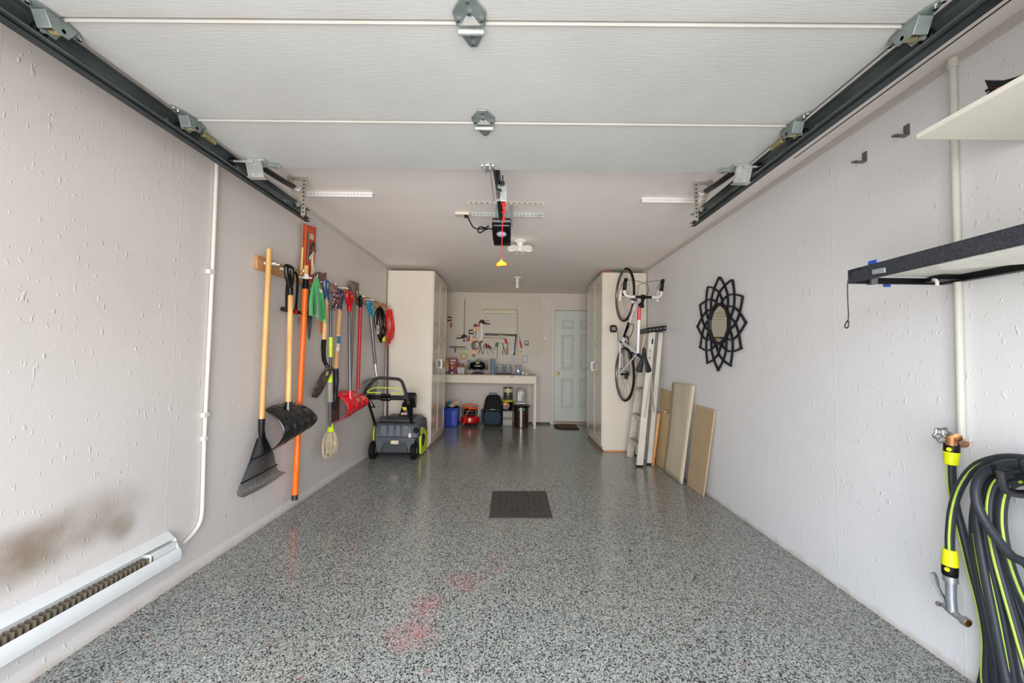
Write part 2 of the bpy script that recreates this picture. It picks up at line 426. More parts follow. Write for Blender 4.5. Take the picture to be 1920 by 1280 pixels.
# ---- back door with six panels
doorm = mat('pale_blue_green_door_paint', (196, 202, 194), .4, vary=.03)
d = MB(); yd = YB + .02
d.box((DX0 + .004, yd, .055), (DX1 - .004, yd + .04, DZ - .004))
door = d.build('door_1', doorm, bevel=.002); struct(door, 'pale grey-green six panel door with brass knob')
for (xa, xb) in ((.875, 1.10), (1.225, 1.45)):
    for (za, zb) in ((1.80, 1.95), (1.02, 1.68), (.30, .85)):
        q = MB(); fr = .028
        # sunk moulding: outer ridge, groove, raised field
        def rect(x0, x1, z0, z1, y): return [Vector((x0, y, z0)), Vector((x1, y, z0)), Vector((x1, y, z1)), Vector((x0, y, z1))]
        secs = [rect(xa, xb, za, zb, yd), rect(xa + .006, xb - .006, za + .006, zb - .006, yd - .012), rect(xa + .016, xb - .016, za + .016, zb - .016, yd - .0005),
                rect(xa + .030, xb - .030, za + .030, zb - .030, yd - .0005), rect(xa + .045, xb - .045, za + .045, zb - .045, yd - .012)]
        q.loft(secs); q.build('door_panel', doorm, door, smooth=False)
k = MB(); k.lathe([(.027, 0), (.027, .006), (.012, .010), (.010, .03), (.024, .04), (.029, .052), (.024, .064), (.004, .069)], (.80, yd, .95), (0, -1, 0), 20)
k.build('door_knob', brass, door)['label'] = 'brass knob'
MB().box((DX0 + .004, yd - .008, .055), (DX1 - .004, yd, .085)).build('door_sweep', cream, door)
c = MB(); c.box((DX0 - .065, YB - .018, 0), (DX0, YB, DZ + .065)); c.box((DX0, YB - .018, DZ), (DX1, YB, DZ + .065)); c.box((DX1, YB - .018, 0), (DX1 + .065, YB, DZ + .065))
struct(c.build('trim_3', mat('casing_paint', (206, 196, 188), .4, vary=.03), bevel=.004), 'painted casing around the back door')
struct(MB().box((DX0, YB - .03, 0), (DX1, YB + .02, .05)).build('trim_4', mat('sill_metal', (150, 140, 128), .4, .5), bevel=.004), 'door threshold')
# ---- switches
for i, (z, lb) in enumerate(((1.60, 'upper of the two beige wall switches left of the door'), (1.40, 'lower of the two beige wall switches left of the door'))):
    t = thing('light_switch', (.565, YB, z - .06), lb, 'light switch', 'wall switches by the back door')
    MB().box((.525, YB - .008, z - .06), (.605, YB, z + .06)).build('cover_plate', mat('switch_plate', (190, 180, 166), .4), t, bevel=.003)
    if i: MB().box((.557, YB - .018, z - .015), (.573, YB - .008, z + .015)).build('toggle', white, t, bevel=.002)
    else: MB().box((.548, YB - .012, z - .035), (.582, YB - .008, z + .035)).build('rocker', white, t, bevel=.002)
# ---- pegboards
pegm = peg_mat()
for (xa, xb, lb) in ((-1.76, .026, 'large cream pegboard on the back wall above the workbench, wide left sheet'), (.030, .50, 'narrow right sheet of cream pegboard next to the door switches')):
    zb = 1.18 if xa < 0 else 1.25
    tag(MB().box((xa, YB - .03, zb), (xb, YB - .024, 2.455)).build('pegboard', pegm), lb, 'pegboard', 'pegboard sheets on the back wall')
PB = YB - .03     # front face of the pegboards

# ---- floor grate
gm = mat('rubber_drain_cover', (66, 60, 56), .55, vary=.2, scale=12, bump=.3, bscale=90)
ga, gb, gc, gd = [onZ(*p, 0) for p in ((923.5, 921.4), (1023.8, 921.4), (1036.3, 971.9), (917, 971.9))]
g = MB(); up = Vector((0, 0, .006)); e = Vector((0, 0, .0005))
g.add([ga + e, gb + e, gc + e, gd + e, ga + up, gb + up, gc + up, gd + up], [(0,3,2,1),(4,5,6,7),(0,1,5,4),(1,2,6,5),(2,3,7,6),(3,0,4,7)])
GT = 'dark brown square drain cover with small holes set in the middle of the floor'
h = g.mt(1)
pat = {(1, c_) for c_ in (2, 3, 4, 5, 6, 1)} | {(2, c_) for c_ in (0, 2, 3, 4, 5, 7)} | {(3, c_) for c_ in (0, 1, 3, 4, 6, 7)} | {(4, c_) for c_ in (0, 1, 2, 5, 6, 7)} | {(5, c_) for c_ in (0, 2, 5, 6, 7)} | {(6, c_) for c_ in (0, 1, 4, 6, 7)} | {(7, c_) for c_ in (0, 2, 3, 4, 5, 7)} | {(8, c_) for c_ in (2, 3, 4, 5, 6)}
for (r_, c_) in pat:
    u_ = .16 + c_ * .098; v_ = .10 + (r_ - 1) * .098
    p = (ga * (1 - u_) + gb * u_) * (1 - v_) + (gd * (1 - u_) + gc * u_) * v_
    h.cyl(p + Vector((0, 0, .0055)), p + Vector((0, 0, .0068)), .008, 10)
tag(g.build('drain_cover', [gm, dark_hole]), GT, 'drain cover')
# ---- door mat
mm = spatter_mat('woven_mat', (52, 38, 26), (22, 18, 15), 60, .5, .9)
a = MB(); x0, x1, y0, y1 = .72, 1.13, 7.0, 7.42
a.prism([(x0 + .09, y0), (x1, y0), (x1, y1), (x0 + .05, y1), (x0, y1 - .07), (x0, y0 + .12)], (0, 0, .001), (1, 0, 0), (0, 1, 0), (0, 0, .016))
dm = tag(a.build('door_mat', mm, bevel=.006), 'dark brown woven door mat in front of the back door', 'door mat')
a = MB()
for i in range(7): a.tube(cat([(x0 + .05, y0 + .07 + i * .055, .02), (x0 + .2, y0 + .05 + i * .055, .024), (x0 + .32, y0 + .08 + i * .055, .02), (x1 - .01, y0 + .06 + i * .055, .022)]), .007, 6)
a.build('woven_ridge', mat('mat_ridge', (84, 66, 48), .9, vary=.3), dm)

# ================================================================ overhead garage door
panelm = panel_mat()
DL, DR, DZ0 = -1.485, 1.228, 2.265
gd_ = thing('garage_door', (-.13, 1.18, DZ0), 'white raised overhead garage door hanging open under the ceiling', 'garage door')
edges = [2.202, 1.745, 1.212, .679, .146]
for i in range(4):
    y1, y0 = edges[i] - (.0 if i == 0 else .002), edges[i + 1] + .002
    q = MB()
    # tongue and groove lip: rounded edge at each joint
    prof = [(y1, DZ0 + .045), (y1, DZ0 + .006), (y1 - .006, DZ0), (y0 + .010, DZ0), (y0 + .004, DZ0 - .004), (y0, DZ0 - .002), (y0, DZ0 + .045)]
    if i == 3: prof = [(y1, DZ0 + .045), (y1, DZ0 + .006), (y1 - .006, DZ0), (y0, DZ0), (y0, DZ0 + .045)]
    q.prism(prof, (DL, 0, 0), (0, 1, 0), (0, 0, 1), (DR - DL, 0, 0)); q.build('door_section', panelm, gd_, smooth=False)
def hinge_leaf(x, yj, sgn, s_=1.0, upper=True):
    """stamped hinge under joint yj: kite-shaped leaf"""
    q = MB(); z = DZ0 - .004
    if upper: poly = [(-.045, .008), (.045, .008), (.052, -.045), (.018, -.098), (-.018, -.098), (-.052, -.045)]
    else: poly = [(-.040, .022), (.040, .022), (.034, .045), (.012, .092), (-.012, .092), (-.034, .045)]
    q.prism([(a * s_, b_ * s_) for a, b_ in poly], (x, yj, z), (1, 0, 0), (0, 1, 0), (0, 0, -.004))
    return q
for yj in JOINTS:
    x = -.155
    hr = hinge_leaf(x, yj, 1).build('center_hinge', galvd, gd_, bevel=.0015)
    hinge_leaf(x, yj, 1, upper=False).build('hinge_leaf', galvd, hr, bevel=.0015)
    q = MB(); q.cyl((x - .04, yj + .018, DZ0 - .018), (x + .04, yj + .018, DZ0 - .018), .010, 14); q.build('hinge_pin', galv, hr)
    q = MB(); q.prism([(-.030, 0), (-.012, -.030), (.012, -.030), (.030, 0)], (x, yj, DZ0 - .0085), (1, 0, 0), (0, 1, 0), (0, 0, -.002)); q.build('hinge_window', panelm, hr)
    q = MB()
    for (dx, dy) in ((0, -.045), (0, -.085), (0, .075), (0, .04), (-.036, -.02), (.036, -.02)):
        q.cyl((x + dx, yj + dy, DZ0 - .008), (x + dx, yj + dy, DZ0 - .016), .0065, 6)
    q.build('bolt', chrome, hr)
def roller_bracket(side, yj):
    """end hinge with a roller reaching into the track"""
    x = DL if side < 0 else DR; s_ = side
    q = MB(); z = DZ0 - .004
    q.prism([(-s_ * i_, d_) for i_, d_ in ((.012, -.115), (.036, -.06), (.042, -.004), (-.012, -.004), (-.006, -.06))], (x, yj, z), (1, 0, 0), (0, 1, 0), (0, 0, -.004))
    q.prism([(-s_ * i_, d_) for i_, d_ in ((.042, .004), (.032, .05), (.008, .085), (-.006, .075), (-.012, .004))], (x, yj, z), (1, 0, 0), (0, 1, 0), (0, 0, -.004))
    # raised cheeks that carry the roller stem
    for dx in (-.036, .006):
        q.prism([(-.05, 0), (.045, 0), (.020, -.045), (-.030, -.045)], (x + s_ * dx, yj, z - .004), (0, 1, 0), (0, 0, 1), (s_ * .004, 0, 0))
    q.prism([(-.050, -.002), (-.030, -.045), (-.026, -.045), (-.046, -.002)], (x - s_ * .036, yj, z - .004), (0, 1, 0), (0, 0, 1), (s_ * .044, 0, 0))
    b_ = q.build('roller_bracket', galvd, gd_, bevel=.0015)
    q = MB(); tx = TRX[side]
    q.cyl((x - s_ * .036, yj + .004, z - .034), (tx - s_ * .008, yj + .004, z - .034), .0065, 10)
    q.build('roller_stem', galv, b_)
    q = MB(); q.cyl((x - s_ * .030, yj + .004, z - .034), (x + s_ * .004, yj + .004, z - .034), .0125, 12); q.build('stem_sleeve', mat('brassy_zinc', (170, 162, 120), .35, .8), b_)
    q = MB(); q.lathe([(.006, -.008), (.019, -.008), (.022, -.003), (.022, .003), (.019, .008), (.006, .008)], (tx, yj + .004, z - .030), (1, 0, 0), 20); q.build('roller_wheel', blackp, b_)
    q = MB()
    for (dx, dy) in ((-.014, .068), (-.016, -.100), (-.028, .030), (-.014, -.075)):
        q.cyl((x + s_ * dx, yj + dy, z - .004), (x + s_ * dx, yj + dy, z - .013), .0065, 6)
    q.build('bolt', chrome, b_)
TRX = {-1: -1.527, 1: 1.270}
for sd in (-1, 1):
    for yj in JOINTS: roller_bracket(sd, yj)
    x = DL + .05 if sd < 0 else DR - .05
    q = MB(); y = 2.125
    # bottom fixture: ribbed plate standing off the leading corner
    x = DL + .075 if sd < 0 else DR - .035; y = 2.10; sh = .010
    q.prism([(-.042 - sh, 0), (.042 - sh, 0), (.042 + sh, -.088), (-.042 + sh, -.088)], (x, y - .012, DZ0 - .012), (1 if sd < 0 else -1, 0, 0), (0, 0, 1), (0, .006, 0))
    for dx in (-.038, -.018, .018, .038):
        o_ = 1 if sd < 0 else -1; q.bar((x + o_ * (dx - sh), y - .014, DZ0 - .014), (x + o_ * (dx + sh), y - .014, DZ0 - .098), .006, .006, (0, 1, 0))
    q.box((x - .045, y - .012, DZ0 - .014), (x + .045, y + .06, DZ0 - .002)); q.box((x - .045, y - .006, DZ0 - .102), (x + .045, y + .03, DZ0 - .098))
    cb = q.build('corner_bracket', galv, gd_, bevel=.001)
    q = MB(); q.cyl((x, y - .02, DZ0 - .024), (TRX[sd], y - .02, DZ0 - .024), .0065, 10); q.build('roller_stem', galv, cb)
    q = MB(); q.lathe([(.006, -.008), (.019, -.008), (.022, 0), (.019, .008), (.006, .008)], (TRX[sd], y - .02, DZ0 - .024), (1, 0, 0), 20); q.build('roller_wheel', blackp, cb)
    q = MB(); q.prism([(0, 0), (.035, 0), (.05, .02), (.02, .03)], (x - sd * .045, y + .04, DZ0 - .004), (-sd, 0, 0), (0, 1, 0), (0, 0, -.018)); q.build('cable_tab', galvd, cb)
    # pull-in strut plate just behind
    q = MB(); yy = 1.86; xe = DL if sd < 0 else DR; q.box((xe - .004 * sd, yy - .03, DZ0 - .03), (xe + .018 * sd, yy + .05, DZ0 + .0)); q.build('side_stile', mat('brassy_zinc', (170, 162, 120), .35, .8), gd_, bevel=.004)
# ---- tracks
for sd in (-1, 1):
    tx = TRX[sd]; lab = 'left' if sd < 0 else 'right'
    t = thing('door_track', (tx, 1.3, 2.2), f'galvanised steel roller track with dark spring on the {lab} side of the overhead door', 'door track', 'overhead door tracks')
    q = MB(); zt = 2.237; w_ = .032
    prof = [(-sd * .018, .030), (-sd * .018, .027), (sd * .006, .030), (sd * .016, .022), (sd * .018, 0), (sd * .016, -.022), (sd * .006, -.030), (-sd * .018, -.027), (-sd * .026, -.034),
            (-sd * .024, -.038), (-sd * .017, -.032), (sd * .007, -.034), (sd * .019, -.025), (sd * .022, 0), (sd * .019, .025), (sd * .007, .034), (-sd * .017, .031)]
    y0, y1 = YF + .02, 2.86
    q.prism(prof, (tx, y0, zt), (1, 0, 0), (0, 0, 1), (0, y1 - y0, 0)); q.mt(1)
    for i in range(5): q.cyl((tx + sd * .023, .8 + i * .45, zt), (tx + sd * .017, .8 + i * .45, zt), .007, 6)
    q.build('track_rail', [mat('track_steel', (104, 112, 112), .35, .65, vary=.25, scale=8), galv], t, smooth=False)
    # reinforcing angle riding on the outer side of the rail
    q = MB(); q.box((tx + sd * .024, y0, zt - .040), (tx + sd * .028, 2.89, zt + .03)); q.box((tx - sd * .004, y0, zt - .044), (tx + sd * .030, 2.89, zt - .040))
    q.build('reinforcing_angle', mat('blue_grey_steel', (58, 66, 68), .42, .7, vary=.25, scale=9), t)
    # upper low-headroom rail that kicks up to the hanger
    q = MB(); pth = cat([(tx - sd * .006, YF + .02, 2.315), (tx - sd * .006, 1.7, 2.315), (tx - sd * .004, 2.15, 2.318), (tx, 2.45, 2.335), (tx + sd * .004, 2.66, 2.36)], 8)
    q.tube(pth, .022, 10, flat=.8); q.build('extension_spring', mat('dark_oiled_steel', (52, 55, 60), .35, .7), t)
    q = MB(); q.tube(cat([(tx, 2.62, 2.36), (tx - sd * .005, 2.70, 2.375), (tx - sd * .03, 2.72, 2.36), (tx - sd * .03, 2.69, 2.345), (tx, 2.68, 2.35)]), .005, 6)
    q.build('spring_hook', galv, t)
    # hanger of perforated angle
    q = MB(); hx = tx - sd * .012; hy = 2.74
    q.obox((hx - sd * .02, hy, 2.325), (sd * .015, 0, 0), (0, .003, 0), (0, 0, .138)); q.obox((hx - sd * .005, hy + .018, 2.325), (.003, 0, 0), (0, .018, 0), (0, 0, .138))
    q.bar((hx - sd * .03, hy, 2.45), (hx + sd * .09, hy, 2.45), .03, .003, (0, 1, 0))
    q.bar((hx + sd * .075, hy - .03, 2.455), (hx - sd * .005, hy - .03, 2.24), .028, .003, (0, 1, 0))
    hg = q.build('track_hanger', mat('warm_zinc', (182, 176, 162), .4, .5, vary=.2), t)
    q = MB()
    for i in range(9): q.cyl((hx - sd * .02, hy - .0032, 2.21 + i * .028), (hx - sd * .02, hy - .0042, 2.21 + i * .028), .0055, 8)
    q.build('perforation', dark_hole, hg)
    # painted perforated angle on the ceiling
    if sd < 0: xa, xb, yy = -1.62, -1.105, 2.99
    else: xa, xb, yy = .955, 1.45, 3.03
    s2 = tag(MB().box((xa, yy - .004, ZC_ - .036), (xb, yy, ZC_)).box((xa, yy, ZC_ - .004), (xb, yy + .035, ZC_)).build('perforated_angle', mat('fresh_white_paint', (236, 232, 230), .4, vary=.02)),
             f'white painted perforated angle screwed to the ceiling beside the {lab} track end', 'bracket', 'painted perforated angles')
    q = MB(); n = 20 if sd < 0 else 18
    for i in range(n): xx = xa + .02 + i * .0255; q.cyl((xx, yy - .0042, ZC_ - .018), (xx, yy - .0052, ZC_ - .018), .004, 8)
    q.build('perforation', mat('hole_grey', (120, 116, 112), .8), s2)
q = MB(); q.tube(cat([(TRX[1] + .075, YF + .05, 2.22), (TRX[1] + .07, 1.0, 2.21), (TRX[1] + .06, 1.9, 2.195)]), .0022, 5)
tag(q.build('lift_cable', dgrey), 'thin steel lift cable running beside the right door track', 'cable')

# ================================================================ door opener
t = thing('door_opener', (-.12, 3.0, 2.2), 'black garage door opener motor with rail hanging from the ceiling', 'garage door opener')
q = MB(); X0, X1 = -.195, -.050; rx = -.122
zr = lambda y: 2.372 - .0235 * y
q.prism([(3.05, 2.298), (3.05, 2.235), (3.07, 2.215), (3.16, 2.165), (3.36, 2.165), (3.40, 2.20), (3.40, 2.298)], (X0, 0, 0), (0, 1, 0), (0, 0, 1), (X1 - X0, 0, 0))
mh = q.build('motor_housing', blackg, t, bevel=.008)
q = MB(); q.ball((-.122, 3.105, 2.187), .040, 20, (1, .75, .55)); q.build('lamp_lens', mat('frosted_lens', (150, 152, 170), .3), mh)
q = MB(); q.box((X0 + .004, 3.044, 2.262), (X1 - .004, 3.050, 2.280)); q.build('grey_trim', mat('trim_grey', (110, 114, 116), .35), mh)
ra, rb = Vector((rx, YF + .05, zr(YF))), Vector((rx, 3.1, zr(3.1)))
q = MB(); q.bar(ra, rb, .036, .004); q.bar(ra - Vector((0, 0, .012)), rb - Vector((0, 0, .012)), .005, .024)
for dx in (-.016, .016): q.bar(ra + Vector((dx, 0, -.012)), rb + Vector((dx, 0, -.012)), .004, .024)
q.build('rail', mat('dark_rail_steel', (62, 64, 64), .35, .6), t)
q = MB(); q.tube([ra + Vector((-.006, 0, -.03)), rb + Vector((-.006, 0, -.03))], .004, 6); q.build('drive_chain', blackp, t)
q = MB(); q.box((-.108, 2.44, 2.185), (-.066, 2.448, 2.315)); q.box((-.140, 2.46, 2.27), (-.07, 2.62, 2.300)); q.build('trolley', galv, t, bevel=.003)
q = MB(); q.cyl((-.094, 2.438, 2.29), (-.094, 2.42, 2.29), .014, 14); q.cyl((-.094, 2.436, 2.345), (-.094, 2.436, 2.29), .004, 8); q.build('trolley_knob', dgrey, t)
q = MB()
q.bar((-.156, 2.15, 2.252), (-.149, 2.50, 2.212), .018, .006, (1, 0, 0)); q.bar((-.152, 2.50, 2.208), (-.085, 2.47, 2.215), .016, .008, (0, 1, 0)); q.cyl((-.158, 2.50, 2.206), (-.150, 2.49, 2.19), .010, 10)
q.build('door_arm', galv, t, bevel=.001)
q = MB(); q.bar((-.136, 2.18, 2.262), (-.128, 2.40, 2.245), .020, .006, (1, 0, 0)); q.bar((-.128, 2.40, 2.245), (-.10, 2.44, 2.25), .014, .006, (0, 1, 0)); q.build('slotted_arm', dgrey, t)
q = MB(); q.box((-.182, 2.12, 2.252), (-.148, 2.20, 2.262)); q.box((-.182, 2.12, 2.235), (-.178, 2.20, 2.262)); q.box((-.152, 2.12, 2.235), (-.148, 2.20, 2.262))
q.cyl((-.20, 2.13, 2.258), (-.186, 2.13, 2.258), .007, 8); q.cyl((-.144, 2.13, 2.258), (-.130, 2.13, 2.258), .007, 8)
q.build('arm_bracket', galv, t, bevel=.001)
q = MB(); q.box((X0 + .02, 3.2, 2.29), (X0 + .05, 3.22, ZC_)); q.build('mounting_strap', galvd, t)
q = MB(); q.box((X1 - .01, 3.2, 2.29), (X1 + .015, 3.22, ZC_)); q.build('mounting_strap', galvd, t)
q = MB(); q.tube(cat([(-.19, 3.15, 2.235), (-.215, 3.12, 2.235), (-.25, 3.1, 2.22), (-.285, 3.08, 2.19), (-.305, 3.08, 2.20), (-.29, 3.08, 2.235), (-.25, 3.12, 2.24), (-.225, 3.1, 2.25), (-.27, 3.2, 2.26), (-.36, 3.3, 2.30), (-.42, 3.38, 2.41), (-.44, 3.39, 2.445)]), .0055, 7)
q.build('power_cord', blackr, t)
q = MB(); q.box((-.455, 3.38, 2.415), (-.425, 3.40, 2.448)); q.build('plug', blackp, t, bevel=.004)
# release rope + handle
rr = mat('red_rope', (225, 30, 30), .7)
t2 = thing('release_rope', (-.115, 2.6, 1.82), 'red emergency release rope with yellow handle hanging from the opener rail', 'pull rope')
rp = [(-.086, 2.55, 2.265), (-.088, 2.56, 2.22), (-.092, 2.58, 2.16), (-.098, 2.61, 2.05), (-.100, 2.62, 1.865)]
q = MB(); q.tube(cat(rp), .0032, 6); q.build('rope', rr, t2)
q = MB()
for i, (dx, dz) in enumerate(((0, 2.235), (.004, 2.215), (-.003, 2.195), (.004, 2.17), (.0, 2.12))): q.ball((-.088 + dx, 2.57, dz), .010, 8, (1, 1, 1.3))
q.tube(cat([(-.10, 2.54, 2.26), (-.105, 2.55, 2.22), (-.085, 2.56, 2.18), (-.100, 2.57, 2.16)]), .003, 6)
q.build('knot', rr, t2)
q = MB(); q.prism([(-.034, 0), (.034, .006), (.036, .018), (.008, .036), (.0, .052), (-.008, .036), (-.030, .020)], (-.100, 2.612, 1.82), (1, 0, 0), (0, 0, 1), (0, .018, 0))
q.build('pull_handle', mat('yellow_plastic', (246, 214, 26), .4), t2, bevel=.004)
q = MB(); q.box((-.139, 2.618, 1.822), (-.059, 2.627, 1.842)); q.build('handle_core', redp, t2, bevel=.003)
# ceiling strips and outlet above the opener
s2 = tag(MB().box((-.395, 3.385, ZC_ - .032), (.235, 3.389, ZC_)).box((-.395, 3.389, ZC_ - .004), (.235, 3.42, ZC_)).build('mounting_angle', galv), 'bare metal slotted angle above the opener motor', 'bracket')
q = MB()
for i in range(20): q.box((-.38 + i * .031, 3.3842, ZC_ - .019), (-.366 + i * .031, 3.3848, ZC_ - .013))
q.build('slot', mat('slot_grey', (96, 92, 86), .8), s2)
s2 = tag(MB().box((-.40, 3.15, ZC_ - .016), (.215, 3.154, ZC_)).build('mounting_strip', mat('painted_strip', (190, 180, 168), .5)), 'thin slotted strip on the ceiling, nearer the door than the opener angle', 'bracket')
q = MB()
for i in range(14): q.box((-.385 + i * .043, 3.149, ZC_ - .012), (-.36 + i * .043, 3.1495, ZC_ - .004))
q.build('slot', mat('slot_grey', (96, 92, 86), .8), s2)
o = tag(MB().box((-.535, 3.37, ZC_ - .022), (-.41, 3.44, ZC_)).build('ceiling_outlet', cream, bevel=.003), 'cream ceiling power outlet left of the opener, black plug in it', 'outlet')
# patch marks are part of the ceiling paint; three-panel lamp
t = thing('ceiling_lamp', (.033, 4.19, ZC_), 'white three-panel LED lamp screwed into a ceiling socket', 'ceiling lamp')
q = MB(); q.lathe([(.062, 0), (.062, -.012), (.05, -.02), (.034, -.028), (.03, -.06), (.042, -.075), (.045, -.105), (.035, -.12)], (.033, 4.19, ZC_)); q.build('lamp_base', white, t)
for k_, (d_, s_) in enumerate((((-1, 0, -.10), (0, .62, .78)), ((1, 0, -.10), (0, .62, .78)), ((0, 1, -.25), (1, 0, 0)))):
    d_, s_ = nrm(d_), nrm(s_); c0 = Vector((.033, 4.16, ZC_ - .088)); nn = d_.cross(s_).normalized()
    if nn.z > 0: nn = -nn
    q = MB(); poly = [(.025, -.022), (.045, -.048), (.105, -.052), (.130, -.028), (.130, .028), (.105, .052), (.045, .048), (.025, .022)]
    q.prism(poly, c0, d_, s_, -nn * .016); lf = q.build('lamp_panel', white, t, bevel=.004)
    q = MB(); q.prism([(.040, 0), (.078, -.040), (.116, 0), (.078, .040)], c0 + nn * .0015, d_, s_, -nn * .001); q.build('led_plate', mat('led_phosphor', (138, 140, 156), .3), lf)
t = thing('bulb_socket', (.015, 6.1, ZC_), 'small white bulb and socket on the ceiling near the pegboard', 'ceiling lamp')
q = MB(); q.lathe([(.058, 0), (.058, -.010), (.04, -.02), (.024, -.03), (.024, -.075)], (.015, 6.1, ZC_)); q.build('socket', white, t)
q = MB(); q.lathe([(.018, -.075), (.024, -.085), (.026, -.14), (.022, -.165), (.006, -.175)], (.015, 6.1, ZC_)); q.build('bulb', mat('bulb_glass', (224, 220, 210), .25), t)
# ================================================================ left wall
# ---- cabinets
cabw = mat('cabinet_foil', (216, 207, 192), .38, vary=.02, scale=4)
cabd = mat('cabinet_door_foil', (214, 206, 190), .16, vary=.02, scale=4, coat=.3)
plinth = mat('raw_wood_plinth', (205, 140, 82), .6, vary=.15)
def cabinet(sd, label):
    """sd=-1: against the left wall, doors facing +X"""
    xf = -1.12 if sd < 0 else 1.16; xw = XL + .012 if sd < 0 else XR - .012; o = 1 if sd < 0 else -1
    y0, y1 = (5.42, 6.42) if sd < 0 else (5.38, 6.46)
    t = thing('tall_cabinet', ((xf + xw) / 2, (y0 + y1) / 2, 0), label, 'cabinet', 'tall white cabinets')
    xb = xf - o * .02
    MB().box((xw, y0, .018), (xb, y1, 2.395)).build('body', cabw, t, bevel=.0015)
    MB().box((xw, y0 + .003, 0), (xb - o * .012, y1 - .003, .018)).build('plinth', plinth, t)
    for k_ in (0, 3, 5): MB().cyl((xb - o * (.05), y0 - .0006, .3 + k_ * .37), (xb - o * .05, y0, .3 + k_ * .37), .003, 8).build('screw_cap', mat('screw_cap', (150, 140, 124), .4), t)
    ym = (y0 + y1) / 2
    for (a, b_, near) in ((y0 + .002, ym - .0015, 1), (ym + .0015, y1 - .002, 0)):
        q = MB(); xi = xb; xo = xf
        q.box((xi, a, .06), (xo - o * .006, b_, 2.39))
        st_ = .055; rails = [(.06, .14), (1.06, 1.16), (1.42, 1.50), (2.31, 2.39)]
        q.box((xo - o * .007, a, .06), (xo, a + st_, 2.39)); q.box((xo - o * .007, b_ - st_, .06), (xo, b_, 2.39))
        for z0, z1 in rails: q.box((xo - o * .007, a + st_, z0), (xo, b_ - st_, z1))
        for (z0, z1) in ((.14, 1.06), (1.16, 1.42), (1.50, 2.31)):   # raised bead around each field
            aa, bb = a + st_, b_ - st_; w_ = .012
            q.box((xo - o * .007, aa, z0), (xo - o * .002, aa + w_, z1)); q.box((xo - o * .007, bb - w_, z0), (xo - o * .002, bb, z1))
            q.box((xo - o * .007, aa, z0), (xo - o * .002, bb, z0 + w_)); q.box((xo - o * .007, aa, z1 - w_), (xo - o * .002, bb, z1))
        d_ = q.build('door', cabd, t, bevel=.003)
        yh = (b_ - .028) if near else (a + .028)
        q = MB(); q.box((xo, yh - .010, 1.055), (xo + o * .03, yh + .010, 1.075)); q.box((xo, yh - .010, 1.165), (xo + o * .03, yh + .010, 1.185)); q.box((xo + o * .022, yh - .012, 1.05), (xo + o * .042, yh + .012, 1.19))
        q.build('handle', white, d_, bevel=.005)['label'] = 'white block handle'
    return t
cabinet(-1, 'tall white two-door cabinet at the left wall behind the snow thrower')
cabinet(1, 'tall white two-door cabinet at the right wall with a bicycle hung on its side')
tag(MB().box((-1.36, 5.55, 2.396), (-1.27, 5.66, 2.43)).build('wood_block', mat('pale_wood', (205, 180, 140), .6, vary=.2), bevel=.006), 'small pale wood block on top of the left cabinet', 'block')
tag(MB().box((1.17, 5.48, 2.396), (1.345, 5.75, 2.436)).build('cardboard_box', mat('cardboard', (170, 120, 84), .8, vary=.15), bevel=.003), 'flat brown cardboard box on top of the right cabinet', 'box')
tag(MB().box((1.35, 5.45, 2.396), (1.42, 5.58, 2.43)).build('green_carton', mat('green_card', (34, 140, 84), .6), bevel=.003), 'small green carton beside the cardboard box on the right cabinet', 'carton')

# ---- conduit
q = MB(); path = [onX(*p, -1.757) for p in ((407, 300), (402, 420), (396, 560), (388, 720), (383, 830), (380, 930), (378, 965), (372, 985), (360, 1002), (344, 1018))]
q.tube(cat(path, 6), .0105, 10); cd = tag(q.build('cable_conduit', paint), 'white cable conduit running down the left wall to the baseboard heater', 'conduit')
for p in ((397, 510), (387, 777), (383, 822)):
    c = onX(*p, -1.757); MB().box((XL, c.y - .03 if p[1] != 822 else c.y - .014, c.z - .014), (c.x + .012, c.y + .014, c.z + .014)).build('conduit_clip', paint, cd, bevel=.004)
# ---- baseboard heater
hm = mat('heater_enamel', (214, 214, 212), .35, vary=.02)
t = thing('baseboard_heater', (-1.74, 1.0, .14), 'long white electric baseboard heater low on the left wall', 'heater')
y0, y1 = YF + .02, 2.085
q = MB(); q.prism([(0, 0), (.010, 0), (.010, .150), (.038, .130), (.041, .134), (.012, .165), (0, .168)], (XL + .001, y0, .135), (1, 0, 0), (0, 0, 1), (0, y1 - y0 - .01, 0)); q.build('top_cover', hm, t)
prof = [(.030, .012), (.055, .008), (.068, .02), (.072, .045), (.068, .070), (.058, .085), (.055, .082), (.063, .068), (.066, .045), (.062, .024), (.052, .014), (.030, .018)]
q = MB(); q.prism(prof, (XL + .001, y0, .135), (1, 0, 0), (0, 0, 1), (0, y1 - y0, 0)); q.build('front_cover', hm, t)
q = MB(); q.box((XL + .004, 1.93, .14), (XL + .050, y1 - .004, .252)); q.prism([(.0, .0), (.060, .006), (.068, .045), (.056, .085), (.040, .128), (.0, .16)], (XL + .001, y1 - .006, .137), (1, 0, 0), (0, 0, 1), (0, .006, 0)); q.build('end_cap', hm, t, bevel=.003)
q = MB(); q.box((XL + .011, y0, .16), (XL + .040, 1.93, .225)); q.build('heating_element', mat('heater_inside', (84, 74, 62), .6, .3), t)
q = MB()
for i in range(100): yy = y0 + .02 + i * .0212; q.box((XL + .013, yy, .165), (XL + .050, yy + .006, .24))
f_ = q.build('cooling_fins', mat('fin_metal', (150, 138, 118), .5, .6), t); f_['kind'] = 'stuff'

